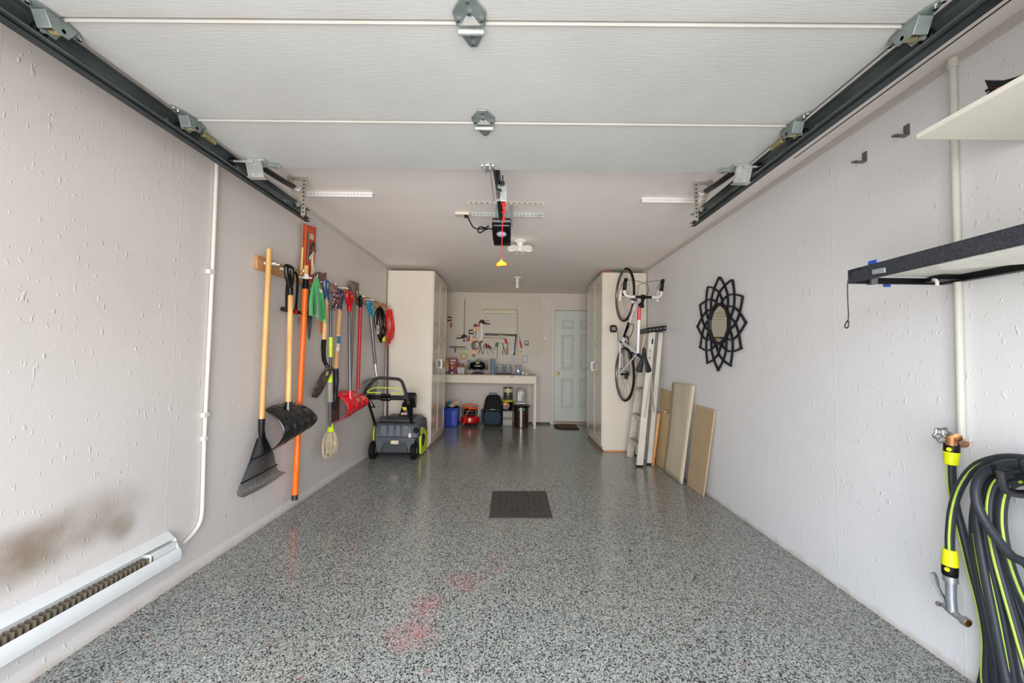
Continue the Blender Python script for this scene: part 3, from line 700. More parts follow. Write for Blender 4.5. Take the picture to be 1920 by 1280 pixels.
# ---- rack board with spring clips
t = thing('tool_rack', (-1.75, 4.08, 1.80), 'long pine board on the left wall holding garden tools on clips', 'tool rack')
q = MB(); q.prism([(2.655, 1.790), (2.655, 1.882), (5.40, 1.918), (5.40, 1.826)], (XL + .001, 0, 0), (0, 1, 0), (0, 0, 1), (.024, 0, 0)); q.build('board', pine, t, bevel=.002)
def clip(y, z, out=.045):
    q = MB(); x = XL + .025
    q.box((x, y - .022, z - .010), (x + .004, y + .022, z + .010))
    for s_ in (-1, 1):
        q.tube(cat([(x + .002, y + s_ * .014, z), (x + out * .5, y + s_ * .020, z), (x + out, y + s_ * .019, z), (x + out + .022, y + s_ * .013, z), (x + out + .034, y + s_ * .026, z)], 4), .006, 6)
    q.build('spring_clip', white, t)
for y, z in ((2.745, 1.845), (2.935, 1.85), (3.19, 1.84), (3.50, 1.86), (3.90, 1.88), (4.35, 1.87), (4.62, 1.87)): clip(y, z)
def hook(y, z, out=.08):
    q = MB(); x = XL + .025
    q.tube(cat([(x, y, z + .02), (x + out * .6, y, z + .01), (x + out, y, z - .005), (x + out + .004, y, z + .022)], 4), .004, 6); q.build('screw_hook', steel, t)
for y, z in ((3.08, 1.865), (3.30, 1.87), (3.64, 1.87), (4.14, 1.875), (4.85, 1.86), (5.24, 1.87)): hook(y, z)

def dgrip(q, top, bot, w, r, ax=(0, 1, 0)):
    """closed D-handle: top centre, socket point below"""
    top, bot, a = Vector(top), Vector(bot), Vector(ax)
    up = (top - bot); L_ = up.length; up.normalize()
    pts = [bot, bot + up * L_ * .25 + a * w * .22, bot + up * L_ * .55 + a * w * .42, top - up * L_ * .12 + a * w * .46, top + a * w * .34, top - a * w * .34, top - up * L_ * .12 - a * w * .46, bot + up * L_ * .55 - a * w * .42, bot + up * L_ * .25 - a * w * .22]
    q.tube(cat(pts, 4, closed=True), r, 8, closed=True)
    q.tube([bot - up * .05, bot, bot + up * L_ * .12], [r * 1.25, r * 1.35, r * 1.1], 10)
# ---- leaf rake
t = thing('leaf_rake', (-1.73, 2.76, .31), 'black fan leaf rake with pale wood handle, first tool on the rack', 'rake')
a, b_ = onX(505, 466, -1.705), onX(490.5, 793, -1.71)
q = MB(); q.tube([a, a - Vector((0, 0, .004)), b_], [.013, .0175, .0175], 12); q.build('handle', handle_wood, t)
rk = mat('rake_black', (22, 22, 25), .4, vary=.15, spec=.3)
ap = b_; q = MB(); q.tube([ap + Vector((0, 0, .03)), ap - Vector((0, 0, .05)), ap - Vector((0, 0, .10))], [.021, .020, .012], 10); q.build('socket', rk, t)
L0, R0 = onX(440, 932, -1.735), onX(520, 886, -1.735)
n = 24; ax_ = ap - Vector((0, 0, .05))
for i in range(n):
    f = i / (n - 1); tip = L0.lerp(R0, f) + Vector((.0, 0, -.012 * math.sin(PI * f)))
    side = (f - .5) * 2
    p1 = ax_.lerp(tip, .12) + Vector((0, side * .012, 0)); p2 = ax_.lerp(tip, .5) + Vector((.012, side * .014, 0)); p3 = ax_.lerp(tip, .86)
    p3 = p3 + Vector((.004, 0, 0)); p4 = ax_.lerp(tip, .97) + Vector((.012, .006, 0)); p5 = tip + Vector((.055, .008, .0))
    q = MB(); q.tube(cat([p1, p2, p3, p4, p5], 4), .0028, 5); q.build('tine', rk, t)
for fr, rr_ in ((.46, .0055), (.80, .0055)):
    q = MB(); q.tube([ax_.lerp(L0, fr) + Vector((.012, -.012, 0)), ax_.lerp(L0.lerp(R0, .5), fr + .005) + Vector((.014, 0, 0)), ax_.lerp(R0, fr) + Vector((.012, .012, 0))], rr_, 6); q.build('crossbar', rk, t)
q = MB(); q.prism([(0, 0), (.012, -.10), (.040, -.165), (.050, -.10), (.03, -.02)], ax_ + Vector((-.003, 0, .01)), (0, 1, 0), (0, 0, 1), (.010, 0, 0)); q.build('fan_web', rk, t)
# ---- snow shovels
def scoop(q, TL, TR, BR, BL, depth, ribs, amp, nu=40, nv=14, top_dip=.03):
    TL, TR, BR, BL = map(Vector, (TL, TR, BR, BL))
    def fn(u, v):
        p = TL.lerp(TR, u).lerp(BL.lerp(BR, u), v)
        d_ = depth * math.sin(PI * min(1, v * .98 + .02)) ** .85
        rb = amp * (1 if math.sin(u * PI * 2 * ribs) > .25 else 0) * min(1, v * 6, (1 - v) * 8) * (1 if .12 < u < .88 else 0)
        corner = -.035 * (abs(u - .5) * 2) ** 4 * (1 - v) if top_dip else 0
        end = -.020 * (abs(u - .5) * 2) ** 6
        return p + Vector((d_ + rb + end, 0, corner))
    q.grid(nu, nv, fn)
bl = mat('shovel_black', (16, 17, 18), .16, coat=.5)
t = thing('snow_shovel', (-1.68, 2.95, .52), 'black ribbed snow shovel with pale wood shaft and black D-grip', 'snow shovel')
a, b_ = onX(545, 548, -1.68), onX(541, 758, -1.63)
q = MB(); q.tube([a, b_], .019, 12); q.build('shaft', handle_wood, t)
q = MB(); dgrip(q, onX(542, 500, -1.67), onX(544, 540, -1.67), .085, .016); q.build('grip', blackp, t)
q = MB(); scoop(q, onX(497, 759, -1.72), onX(566, 753, -1.655), onX(562, 808, -1.665), onX(495, 855, -1.72), .15, 5, .010)
q.build('blade', bl, t, solid=.004)
q = MB(); q.tube([b_ + Vector((0, 0, .02)), b_ + Vector((.0, 0, -.05)), b_ + Vector((.03, 0, -.16))], [.026, .03, .018], 10); q.build('socket', bl, t)
t = thing('snow_shovel', (-1.67, 4.03, .58), 'red ribbed snow shovel with grey shaft and red grip', 'snow shovel')
redg = mat('glossy_red_plastic', (214, 18, 34), .18, coat=.5)
a, b_ = onX(655, 578, -1.68), onX(656.5, 736, -1.62)
q = MB(); q.tube([a, b_], .0165, 12); q.build('shaft', mat('grey_shaft', (112, 112, 112), .35, .5), t)
q = MB(); dgrip(q, onX(655, 549, -1.67), onX(655, 574, -1.67), .13, .018); q.build('grip', redp, t)
q = MB(); scoop(q, onX(628, 731, -1.72), onX(671, 731, -1.72), onX(668, 768, -1.73), onX(627, 796, -1.72), .15, 4, .012)
q.build('blade', redg, t, solid=.004)
q = MB(); q.tube([b_ + Vector((0, 0, .02)), b_ + Vector((.0, 0, -.04)), b_ + Vector((.03, 0, -.13))], [.024, .028, .016], 10); q.build('socket', redg, t)
# ---- orange pole
t = thing('telescopic_pole', (-1.70, 3.15, .08), 'long bright orange telescopic pole reaching almost to the floor', 'pole')
P_ = lambda px, py, X=-1.70: onX(px, py, X)
q = MB(); q.tube([P_(572.5, 541), P_(553, 927)], .0225, 14); q.build('outer_tube', mat('orange_fibreglass', (244, 112, 22), .3), t)
q = MB(); q.tube([P_(553, 927), P_(552.6, 936.5)], .0235, 14); q.build('end_cap', dgrey, t)
q = MB(); q.tube([P_(573.5, 524), P_(572.5, 542)], [.022, .026], 14); q.build('collar', blackp, t)
q = MB(); q.tube([P_(574.5, 498), P_(573.5, 526)], .017, 12); q.build('inner_tube', handle_wood, t)
q = MB(); q.tube([P_(574, 514), P_(573.7, 523)], .0185, 12); q.build('locking_ring', white, t)
# ---- U-lock
t = thing('bicycle_lock', (-1.71, 3.08, 1.5), 'black U-shaped bicycle lock with red band and keys hanging on the rack', 'lock')
X_ = -1.70
q = MB(); q.tube(cat([P_(537.5, 580, X_), P_(538, 540, X_), P_(543, 517, X_), P_(551, 510, X_), P_(557, 517, X_), P_(557.5, 540, X_), P_(554.5, 582, X_)], 6), .0095, 10); q.build('shackle', blackr, t)
q = MB(); q.tube([P_(529.5, 579, X_), P_(561, 586.5, X_)], .017, 12); q.build('crossbar', blackp, t)
q = MB(); q.tube([P_(548.5, 583.5, X_), P_(554, 584.7, X_)], .0185, 12); q.build('band', redp, t)
q = MB(); q.ring(P_(560.5, 590, X_ + .015), (0, .5, 1), .013, .0015, 14, 5); q.build('key_ring', steel, t)
for dy, dz in ((0, 0), (.012, .006)):
    q = MB(); c = P_(560, 596, X_ + .016) + Vector((dy * .3, dy, dz)); q.lathe([(.001, 0), (.011, 0), (.011, .002), (.001, .002)], c, (1, .3, 0), 12); q.bar(c, c - Vector((0, 0, .045)), .006, .002, (1, 0, 0)); q.build('key', chrome if dy else dgrey, t)
# ---- packaged pruner
t = thing('packaged_pruner', (-1.76, 3.28, 1.8), 'pruning shears in a tall red and orange blister pack above the rack board', 'packaged tool')
cr = [P_(568.5, 419, -1.735), P_(592.5, 427, -1.735), P_(587.5, 533, -1.735), P_(565.5, 518, -1.735)]
def quadslab(cs, th, lift=0.0, inset=0.0):
    q = MB(); cs = [Vector(c) for c in cs]
    if inset:
        ce = sum(cs, Vector()) / 4; cs = [c.lerp(ce, inset) for c in cs]
    nn = (cs[1] - cs[0]).cross(cs[3] - cs[0]).normalized()
    if nn.x < 0: nn = -nn
    cs = [c + nn * lift for c in cs]
    q.add(cs + [c + nn * th for c in cs], [(0,1,2,3),(7,6,5,4),(0,4,5,1),(1,5,6,2),(2,6,7,3),(3,7,4,0)]); return q
quadslab(cr, .003).build('backing_card', spatter_mat('card_red_orange', (214, 72, 34), (196, 46, 34), 9, .5, .4), t)
quadslab([c + Vector((-.001, 0, 0)) for c in cr], .001, -.002, -.05).build('clear_border', mat('clear_plastic_edge', (196, 182, 160), .2), t)
def inq(u, v, lift): return cr[0].lerp(cr[1], u).lerp(cr[3].lerp(cr[2], u), v) + Vector((lift, 0, 0))
quadslab([inq(.42, .14, .004), inq(.80, .14, .004), inq(.80, .24, .004), inq(.42, .24, .004)], .001).build('price_label', mat('beige_label', (214, 190, 140), .5), t)
quadslab([inq(.10, .02, .004), inq(.24, .06, .004), inq(.24, .90, .004), inq(.12, .88, .004)], .001).build('card_strip', mat('card_orange', (236, 120, 30), .4), t)
q = MB(); q.tube(cat([inq(.50, .55, .012), inq(.54, .40, .016), inq(.66, .30, .018), inq(.82, .36, .018), inq(.86, .46, .016)], 5), .007, 8); q.build('curved_blade', dgrey, t)
q = MB(); q.tube(cat([inq(.44, .62, .014), inq(.58, .52, .018), inq(.62, .66, .02), inq(.66, .78, .018), inq(.62, .90, .014)], 5), .009, 8); q.tube(cat([inq(.74, .46, .014), inq(.66, .60, .018), inq(.78, .74, .018), inq(.78, .84, .014)], 5), .008, 8); q.build('shear_handle', mat('pale_grip', (196, 186, 160), .5), t)
q = MB(); q.tube([inq(.36, .12, .01), inq(.34, .55, .012), inq(.30, .70, .012)], .006, 7); q.build('pole_sleeve', greyp, t)
t = tag(MB().tube([P_(567.5, 464, -1.73), P_(564.5, 515, -1.73)], [.008, .012], 10).build('wooden_stake', handle_wood), 'slim wooden stake standing behind the clip left of the red blister pack', 'stake')
# ---- cloth on a hook
cl = mat('green_microfibre', (58, 168, 92), .9, bump=.3, bscale=300, sheen=.4)
A_ = P_(591, 519, -1.66); outl = [(577, 591), (583, 590), (588, 592), (592, 596), (599, 601), (607, 605), (612, 603)]
def clothfn(u, v):
    k = u * (len(outl) - 1); i = min(int(k), len(outl) - 2); f = k - i
    bx = outl[i][0] * (1 - f) + outl[i+1][0] * f; by = outl[i][1] * (1 - f) + outl[i+1][1] * f
    x_ = -1.67 + .045 * math.sin(u * PI * 4.5 + .5) * (v ** .6) + .03 * math.sin(PI * u)
    e = P_(bx, by, x_); w0 = A_ + Vector((0, (u - .5) * .05, 0))
    p = w0.lerp(e, v); s_ = math.sin(PI * v) * .035
    return p + Vector((.01 + .015 * math.sin(u * 17) * v, (u - .45) * s_ * 2, -.01 * abs(math.sin(u * PI * 3)) * v))
q = MB(); q.grid(40, 20, clothfn); c_ = tag(q.build('cleaning_cloth', cl, solid=.003, origin=A_), 'green cloth draped over a hook on the tool rack', 'cloth')
quadslab([P_(598, 541, -1.605), P_(604, 543, -1.605), P_(605, 550, -1.605), P_(600, 548, -1.605)], .001).build('care_tag', white, c_)
# ---- trowel behind the cloth
t = thing('garden_trowel', (-1.73, 3.28, 1.33), 'grey pointed blade hanging below the green cloth', 'trowel')
q = MB(); q.prism([(-.038, 0), (.036, .0), (.034, -.08), (.018, -.17), (.0, -.205), (-.016, -.17), (-.034, -.08)], P_(580.5, 592, -1.715), (0, 1, 0), (0, 0, 1), (.004, 0, 0)); q.build('blade', mat('worn_steel', (104, 104, 102), .45, .6, vary=.2), t, bevel=.001)
q = MB(); q.tube([P_(580.5, 594, -1.715), P_(582, 545, -1.72)], .012, 8); q.build('handle', blackp, t)
# ---- hatchet in leather
t = thing('hatchet', (-1.74, 3.46, 1.40), 'hatchet with brown leather sheath on top and orange wood handle, half behind the green cloth', 'hatchet')
q = MB(); pl = [P_(x, y, -1.745) for x, y in ((590.5, 511.5), (597, 509.5), (603, 514), (608.5, 511), (607.5, 541), (601, 545), (595, 538), (591, 524))]
q.add(pl + [p + Vector((.02, 0, 0)) for p in pl], [tuple(range(8)), tuple(range(15, 7, -1))] + [(i, (i+1) % 8, 8 + (i+1) % 8, 8 + i) for i in range(8)])
q.build('leather_sheath', mat('brown_leather', (118, 82, 66), .6, vary=.35, scale=25, bump=.2), t, bevel=.003)
q = MB(); q.tube([P_(603, 533, -1.725), P_(601, 560, -1.72), P_(600, 604, -1.72), P_(600.5, 625, -1.72)], [.020, .02, .019, .022], 10, flat=.6); q.build('handle', wood_mat('orange_handle_wood', (204, 124, 60), (176, 96, 44), 20), t)
# ---- spade with blue grip
navy = mat('slate_blue_plastic', (56, 84, 118), .35); navy2 = mat('navy_plastic', (36, 42, 92), .35)
lw = wood_mat('pale_shaft_wood', (224, 180, 130), (206, 156, 104), 24, (1, 1, .05))
t = thing('round_spade', (-1.67, 3.47, .86), 'spade with blue D-grip, pale wood shaft and dirty dark blade seen edge-on', 'spade')
q = MB(); dgrip(q, P_(611, 527, -1.665), P_(612.5, 556, -1.665), .065, .0165); q.build('grip', navy, t)
q = MB(); q.tube([P_(612.3, 560, -1.665), P_(612.5, 566, -1.665), P_(607.3, 641, -1.66)], [.018, .0185, .0195], 12); q.build('shaft', lw, t)
q = MB(); q.tube(cat([P_(607.4, 637, -1.66), P_(606.5, 655, -1.655), P_(607.5, 673, -1.64), P_(612, 684, -1.615), P_(619, 691, -1.585)], 5), [.0205] * 6 + [.0185] * 6 + [.0165] * 5 + [.014] * 4, 10); q.build('socket', blackg, t)
q = MB()
B0, B1 = P_(619.5, 689, -1.585), P_(592, 746, -1.735)
def spfn(u, v):
    w_ = .095 * (1 if v < .72 else max(.06, math.sqrt(max(0, 1 - ((v - .72) / .28) ** 2)))) * (1 if v > .05 else .85)
    c = B0.lerp(B1, v); s_ = (u - .5) * 2
    return c + Vector((.022 * (1 - s_ * s_) - .01, s_ * w_, .004))
q.grid(12, 20, spfn); q.build('blade', spatter_mat('dirty_steel', (66, 58, 50), (98, 88, 74), 18, .5, .55), t, solid=.003)
quadslab([P_(612, 697, -1.555), P_(616, 695, -1.555), P_(615, 703, -1.56), P_(611, 704, -1.56)], .0008).build('sticker', mat('pale_sticker', (190, 180, 160), .5), t)
# ---- mop
t = thing('string_mop', (-1.65, 3.6, .30), 'string mop with lime green grip hanging head down', 'mop')
pole = mat('mop_pole', (92, 90, 92), .35, .5)
q = MB(); q.tube([P_(620, 572, -1.65), P_(619.8, 668, -1.65), P_(619, 750, -1.65), P_(619, 800, -1.65)], .0125, 10); q.build('pole', pole, t)
q = MB(); q.tube([P_(620, 632, -1.65), P_(619.8, 669, -1.65)], .0175, 12); q.build('foam_grip', lime, t)
q = MB(); q.tube([P_(619.2, 700, -1.65), P_(619.1, 706, -1.65), P_(618.5, 717, -1.65)], [.013, .02, .026], 12); q.build('wringer_collar', lime, t)
q = MB(); q.tube([P_(618.5, 716, -1.65), P_(618.8, 753, -1.65)], .0265, 14); q.build('wringer_sleeve', mat('warm_grey_plastic', (142, 136, 126), .45), t)
q = MB(); q.lathe([(.012, .07), (.020, .05), (.026, .02), (.036, 0), (.03, -.005)], P_(620, 808, -1.65), (0, 0, 1), 16); q.build('mop_clamp', lime, t)
ms = mat('mop_yarn', (182, 166, 142), .95, vary=.25, scale=40); ms2 = mat('mop_yarn_green', (178, 186, 60), .9)
hc = P_(620, 808, -1.65); q = MB()
for i in range(90):
    a = random.random() * 2 * PI; r1 = random.uniform(.04, .10); ln = random.uniform(.17, .225); q.mt(1 if i % 15 == 0 else 0)
    k_ = random.uniform(-.5, .5)
    o_ = Vector((math.cos(a) * .5, math.sin(a), 0))
    q.tube(cat([hc + o_ * .018, hc + o_ * r1 * .8 + Vector((0, 0, -.03)), hc + o_ * r1 + Vector((0, k_ * .03, -ln * .55)), hc + o_ * r1 * .72 + Vector((0, k_ * .05, -ln)), hc + o_ * r1 * .35 + Vector((0, k_ * .05, -ln * .93))], 3), .0065, 5)
mh_ = q.build('mop_strands', [ms, ms2], t); mh_['kind'] = 'stuff'
# ---- bandana
def pais():
    mt_, nt, b = nodes('paisley_burgundy'); nb = NB(nt); P = nb.tc.outputs['Object']
    f = nb.noise(P, 55, 2, .5); v = nb.n('ShaderNodeTexVoronoi', {'Vector': P, 'Scale': 60.0}).outputs['Distance']
    c = nb.ramp(f, [(.50, s2l((84, 26, 40))), (.53, s2l((205, 192, 190))), (.57, s2l((205, 192, 190))), (.60, s2l((84, 26, 40)))])
    nt.links.new(c, b.inputs['Base Color']); b.inputs['Roughness'].default_value = .85; return mt_
A2 = P_(627, 532, -1.65); o2 = [(617.5, 574), (620, 579), (623.5, 582.5), (629, 580), (634, 578), (638, 573)]
def bfn(u, v):
    k = u * (len(o2) - 1); i = min(int(k), len(o2) - 2); f = k - i
    e = P_(o2[i][0] * (1-f) + o2[i+1][0] * f, o2[i][1] * (1-f) + o2[i+1][1] * f, -1.59 + .025 * math.sin(u * 14))
    s_ = P_(618.5, 534, -1.61).lerp(P_(633, 541, -1.61), u)
    return s_.lerp(e, v) + Vector((.03 * math.sin(PI * v) * (1 + .5 * math.sin(u * 11)), 0, 0))
q = MB(); q.grid(30, 14, bfn); tag(q.build('bandana', pais(), solid=.002, origin=A2), 'burgundy and white paisley bandana draped over the tool rack', 'bandana')
# ---- second spade
t = thing('square_spade', (-1.72, 3.87, .55), 'spade with navy grip and blue sticker on its shaft, blade behind the red shovel', 'spade')
q = MB(); dgrip(q, P_(637, 545, -1.70), P_(636.8, 573, -1.70), .12, .018); q.build('grip', navy2, t)
q = MB(); q.tube([P_(636.8, 576, -1.70), P_(636.5, 581, -1.70), P_(629.5, 693, -1.70)], [.02, .0215, .0235], 12); q.build('shaft', lw, t)
q = MB(); q.tube(cat([P_(629.6, 690, -1.70), P_(630, 715, -1.70), P_(628, 745, -1.69), P_(627, 768, -1.70)], 4), [.0255] * 5 + [.022] * 4 + [.018] * 4, 10); q.build('socket', mat('dark_socket', (34, 34, 50), .3, .3), t)
q = MB(); q.box((-1.735, 3.78, .58), (-1.731, 3.97, .86)); q.build('blade', mat('rusty_blade', (120, 92, 76), .6, .3, vary=.3), t, bevel=.001)
c0 = P_(633.5, 635, -1.70); q = MB(); sdir = (P_(629.5, 693, -1.70) - P_(636.5, 581, -1.70)).normalized()
def stk(z0, z1, rr_, m_):
    qq = MB(); aa = P_(636.5, 581, -1.70) ; n_ = 8
    ax = sdir; u = Vector((1, -.6, 0)).normalized(); w_ = ax.cross(u); vs = []; fs = []
    for i in range(2):
        for j in range(n_ + 1):
            th = -.95 + 1.9 * j / n_; c = aa + ax * (z0 if i == 0 else z1); vs.append(c + (u * math.cos(th) + w_ * math.sin(th)) * rr_)
    for j in range(n_): fs.append((j, j + 1, n_ + 2 + j, n_ + 1 + j))
    qq.add(vs, fs); return qq.build('shaft_sticker', m_, t, solid=.0006)
stk(.24, .34, .0232, mat('sticker_white', (226, 222, 214), .5)); stk(.255, .325, .0238, mat('sticker_blue', (30, 120, 170), .5)); stk(.345, .40, .0236, mat('sticker_white', (226, 222, 214), .5))
# ---- scraper with rusty plate
t = thing('ice_scraper', (-1.74, 4.25, .92), 'old long-handled scraper hung upside down with rusty square steel plate on top', 'scraper')
pl = [P_(x, y, -1.735) for x, y in ((654.5, 524.5), (672.8, 531), (672.5, 573), (654, 568))]
quadslab(pl, .004).build('steel_plate', spatter_mat('rusty_plate', (96, 72, 56), (138, 122, 104), 12, .52, .5), t)
q = MB(); q.tube([P_(664, 548, -1.722), P_(664, 575, -1.718), P_(660.5, 650, -1.715), P_(658.5, 717, -1.715)], [.008, .022, .017, .010], 10, flat=.7); q.build('handle', wood_mat('grey_old_wood', (132, 112, 92), (104, 86, 70), 22, (1, 1, .06)), t)
# ---- red pole
t = thing('extension_pole', (-1.70, 4.33, .86), 'plain red pole with black hooked top on the rack', 'pole')
q = MB(); q.tube([P_(676, 575, -1.70), P_(671, 730, -1.70)], .018, 12); q.build('tube', mat('red_enamel', (190, 22, 30), .3), t)
q = MB(); q.tube([P_(676.5, 560, -1.70), P_(676, 576, -1.70)], [.017, .021], 12); q.tube([P_(673, 562, -1.70), P_(675, 555.5, -1.70), P_(680, 556, -1.70)], .015, 10); q.build('grip', blackp, t)
# ---- shovel with teal grip
t = thing('scoop_shovel', (-1.70, 4.75, .60), 'grey scoop shovel with teal grip hanging behind the snow thrower handle', 'shovel')
q = MB(); dgrip(q, P_(693, 566, -1.69), P_(695.5, 590, -1.69), .14, .017); q.build('grip', mat('teal_plastic', (22, 128, 158), .35), t)
q = MB(); q.tube([P_(695.3, 592, -1.69), P_(703.5, 682, -1.66)], .0195, 12); q.build('shaft', mat('grey_shaft', (112, 112, 112), .35, .5), t)
q = MB(); q.tube(cat([P_(703.4, 680, -1.66), P_(706, 703, -1.64), P_(710.5, 712, -1.61), P_(707, 735, -1.60)], 5), .0165, 10); q.build('neck', alu, t)
q = MB(); scoop(q, P_(682, 712, -1.74), P_(709, 706, -1.72), P_(701, 740, -1.62), P_(675, 768, -1.72), .06, 3, .0); q.build('blade', mat('grey_blade', (128, 132, 128), .35, .5), t, solid=.004)
# ---- coiled cords
def coil(name, m_, cpx, w, h, n, r, label, X=-1.68, wob=.02, seed=1):
    rnd = random.Random(seed); q = MB(); top = P_(cpx[0], cpx[1], X)
    pts = []
    for i in range(n):
        ww, hh = w * rnd.uniform(.45, 1.05), h * rnd.uniform(.82, 1.03); ox = rnd.uniform(-wob, wob)
        for j in range(12):
            a = 2 * PI * j / 12; s_ = math.sin(a / 2) ** 2      # 0 at the top, 1 at the bottom
            pts.append(top + Vector((ox * .5 + .012 * math.sin(a * 2 + i) + .025 * s_, math.sin(a) * ww / 2 * (.35 + .65 * math.sin(PI * s_ * .9 + .2)) + ox, -hh * s_)))
    q.tube(cat(pts, 3), r, 6); return q.build(name, m_), top
o, tp = coil('cable_coil', blackr, (713, 575), .40, .43, 7, .0062, '', seed=3)
tag(o, 'coiled black extension cord with outlet box and yellow plug on the rack', 'extension cord', 'coiled cords on the tool rack')
q = MB(); c = P_(708.5, 618, -1.62); q.box(c - Vector((.012, .025, .055)), c + Vector((.012, .025, .055))); ob = q.build('outlet_box', mat('grey_green_box', (140, 146, 132), .5), o, bevel=.006)
for dz in (-.028, .028): MB().lathe([(.016, 0), (.016, .003), (.001, .003)], c + Vector((.012, 0, dz)), (1, 0, 0), 14).build('socket_face', cream, ob)
q = MB(); c = P_(719, 639, -1.60); q.tube([c, c + Vector((0, .02, .03)), c + Vector((0, .03, .05))], [.019, .019, .010], 10); q.build('plug', mat('yellow_plastic', (226, 200, 30), .4), o)
o, tp = coil('cable_coil', mat('red_cable', (228, 26, 22), .5), (731, 580), .34, .44, 7, .0062, '', X=-1.66, wob=.03, seed=8)
tag(o, 'coiled bright red extension cord, last on the rack next to the cabinet', 'extension cord', 'coiled cords on the tool rack')
q = MB(); c = P_(727, 642, -1.62); q.tube([c, c - Vector((0, 0, .05))], [.012, .015], 10); q.build('plug', redp, o)
tag(MB().tube([onY(727, 634, 5.375), onY(725.5, 845, 5.375) * 1.0], .0125, 10).build('broom_handle', dgrey), 'thin dark pole standing behind the snow thrower next to the cabinet', 'pole')
# ================================================================ snow thrower (rear faces the camera)
body = mat('slate_grey_plastic', (74, 78, 85), .45); bodyd = mat('charcoal_plastic', (34, 36, 38), .45, spec=.3)
t = thing('snow_thrower', (-1.38, 5.0, 0), 'grey and lime green electric snow thrower with folding black handle, parked by the left cabinet', 'snow thrower')
Y_ = 4.72
def W(px, py, Y=4.74): return onY(px, py, Y)
q = MB()  # rear housing, lofted bottom to top
def sec(xa, xb, ya, yb, z, c=.02):
    return [Vector(p) for p in ((xa + c, ya, z), (xb - c, ya, z), (xb, ya + c, z), (xb, yb - c, z), (xb - c, yb, z), (xa + c, yb, z), (xa, yb - c, z), (xa, ya + c, z))]
xl, xr = -1.61, -1.20
q.loft([sec(xl + .01, xr - .01, 4.80, 5.30, .07), sec(xl, xr, 4.77, 5.30, .12), sec(xl, xr, 4.77, 5.30, .24), sec(xl - .06, xr + .065, 4.78, 5.25, .26), sec(xl - .06, xr + .06, 4.80, 5.25, .38), sec(xl - .03, xr + .03, 4.84, 5.25, .44), sec(xl + .03, xr - .0, 4.90, 5.22, .475)])
hs = q.build('rear_housing', body, t, bevel=.008)
q = MB(); q.box((xl - .02, 4.74, .225), (xr + .035, 4.80, .262)); q.prism([(xl + .04, .085), (xl + .075, .205), (xr - .075, .205), (xr - .04, .085), (xr + .0, .085), (xr + .03, .24), (xl - .03, .24), (xl + .0, .085)], (0, 4.745, 0), (1, 0, 0), (0, 0, 1), (0, .03, 0)); q.build('rear_bumper', body, hs, bevel=.005)
q = MB(); q.box((xl + .06, 4.752, .09), (xr - .06, 4.775, .205)); q.build('recess_panel', mat('mid_grey_plastic', (54, 57, 62), .5), hs, bevel=.003)
for xa, xb in ((xl + .02, xl + .10), (xl + .12, xl + .185), (xl + .20, xl + .265), (xl + .28, xl + .36)):
    MB().prism([(xa, .275), (xb, .275), (xb - .005, .40), (xa + .005, .40)], (0, 4.752, 0), (1, 0, 0), (0, .06, 1), (0, .03, 0)).build('housing_rib', mat('rib_grey', (92, 96, 104), .4), hs, bevel=.005)
q = MB(); q.obox((-1.39, 5.0, .472), (.17, 0, 0), (0, .13, 0), (0, 0, .012)); q.obox((-1.36, 4.88, .486), (.05, 0, 0), (0, .012, 0), (0, 0, .006)); q.obox((-1.36, 4.93, .488), (.06, 0, 0), (0, .015, 0), (0, 0, .006)); q.build('top_cover', bodyd, t, bevel=.006)
q = MB(); q.box((xl - .01, 4.80, .42), (xr + .02, 4.82, .436)); q.build('cover_edge', blackg, hs, bevel=.003)
lb = quadslab([W(733, 824), W(747, 824.44), W(747.3, 832.5), W(732.5, 832)], .002); lb.build('warning_label', mat('yellow_white_label', (218, 206, 160), .4), hs)
quadslab([W(740.5, 825.2, 4.738), W(746.5, 825.4, 4.738), W(746.7, 831.5, 4.738), W(740.5, 831.3, 4.738)], .001).build('label_text_block', mat('label_grey', (198, 190, 180), .5), hs)
# auger housing with lime sides
q = MB(); q.prism([(4.98, .03), (5.36, .03), (5.40, .20), (5.30, .42), (5.10, .46), (4.98, .34)], (-1.699, 0, 0), (0, 1, 0), (0, 0, 1), (.543, 0, 0)); q.build('auger_housing', body, t, bevel=.008)
for xs, s_ in ((-1.155, 1), (-1.70, -1)):
    q = MB(); q.prism([(4.90, .20), (4.93, .03), (5.02, .015), (5.22, .015), (5.30, .12), (5.24, .26), (5.06, .33), (4.95, .36), (4.90, .32)], (xs, 0, 0), (0, 1, 0), (0, 0, 1), (.022 * s_, 0, 0)); sp = q.build('side_panel', lime, t, bevel=.006)
    sp['label'] = 'lime green side panel'
    q = MB(); q.prism([(4.96, .13), (5.04, .10), (5.14, .20), (5.06, .26), (4.96, .27)], (xs + .0225 * s_, 0, 0), (0, 1, 0), (0, 0, 1), (.002 * s_, 0, 0)); q.build('panel_vent', blackp, sp)
q = MB(); q.box((-1.20, 4.82, .26), (-1.142, 5.0, .40)); q.build('side_pod', bodyd, t, bevel=.02)
q = MB(); q.lathe([(.03, 0), (.034, .01), (.034, .03), (.026, .04)], (-1.165, 4.80, .345), (0, -1, 0), 18); q.build('adjuster_knob', blackg, t)
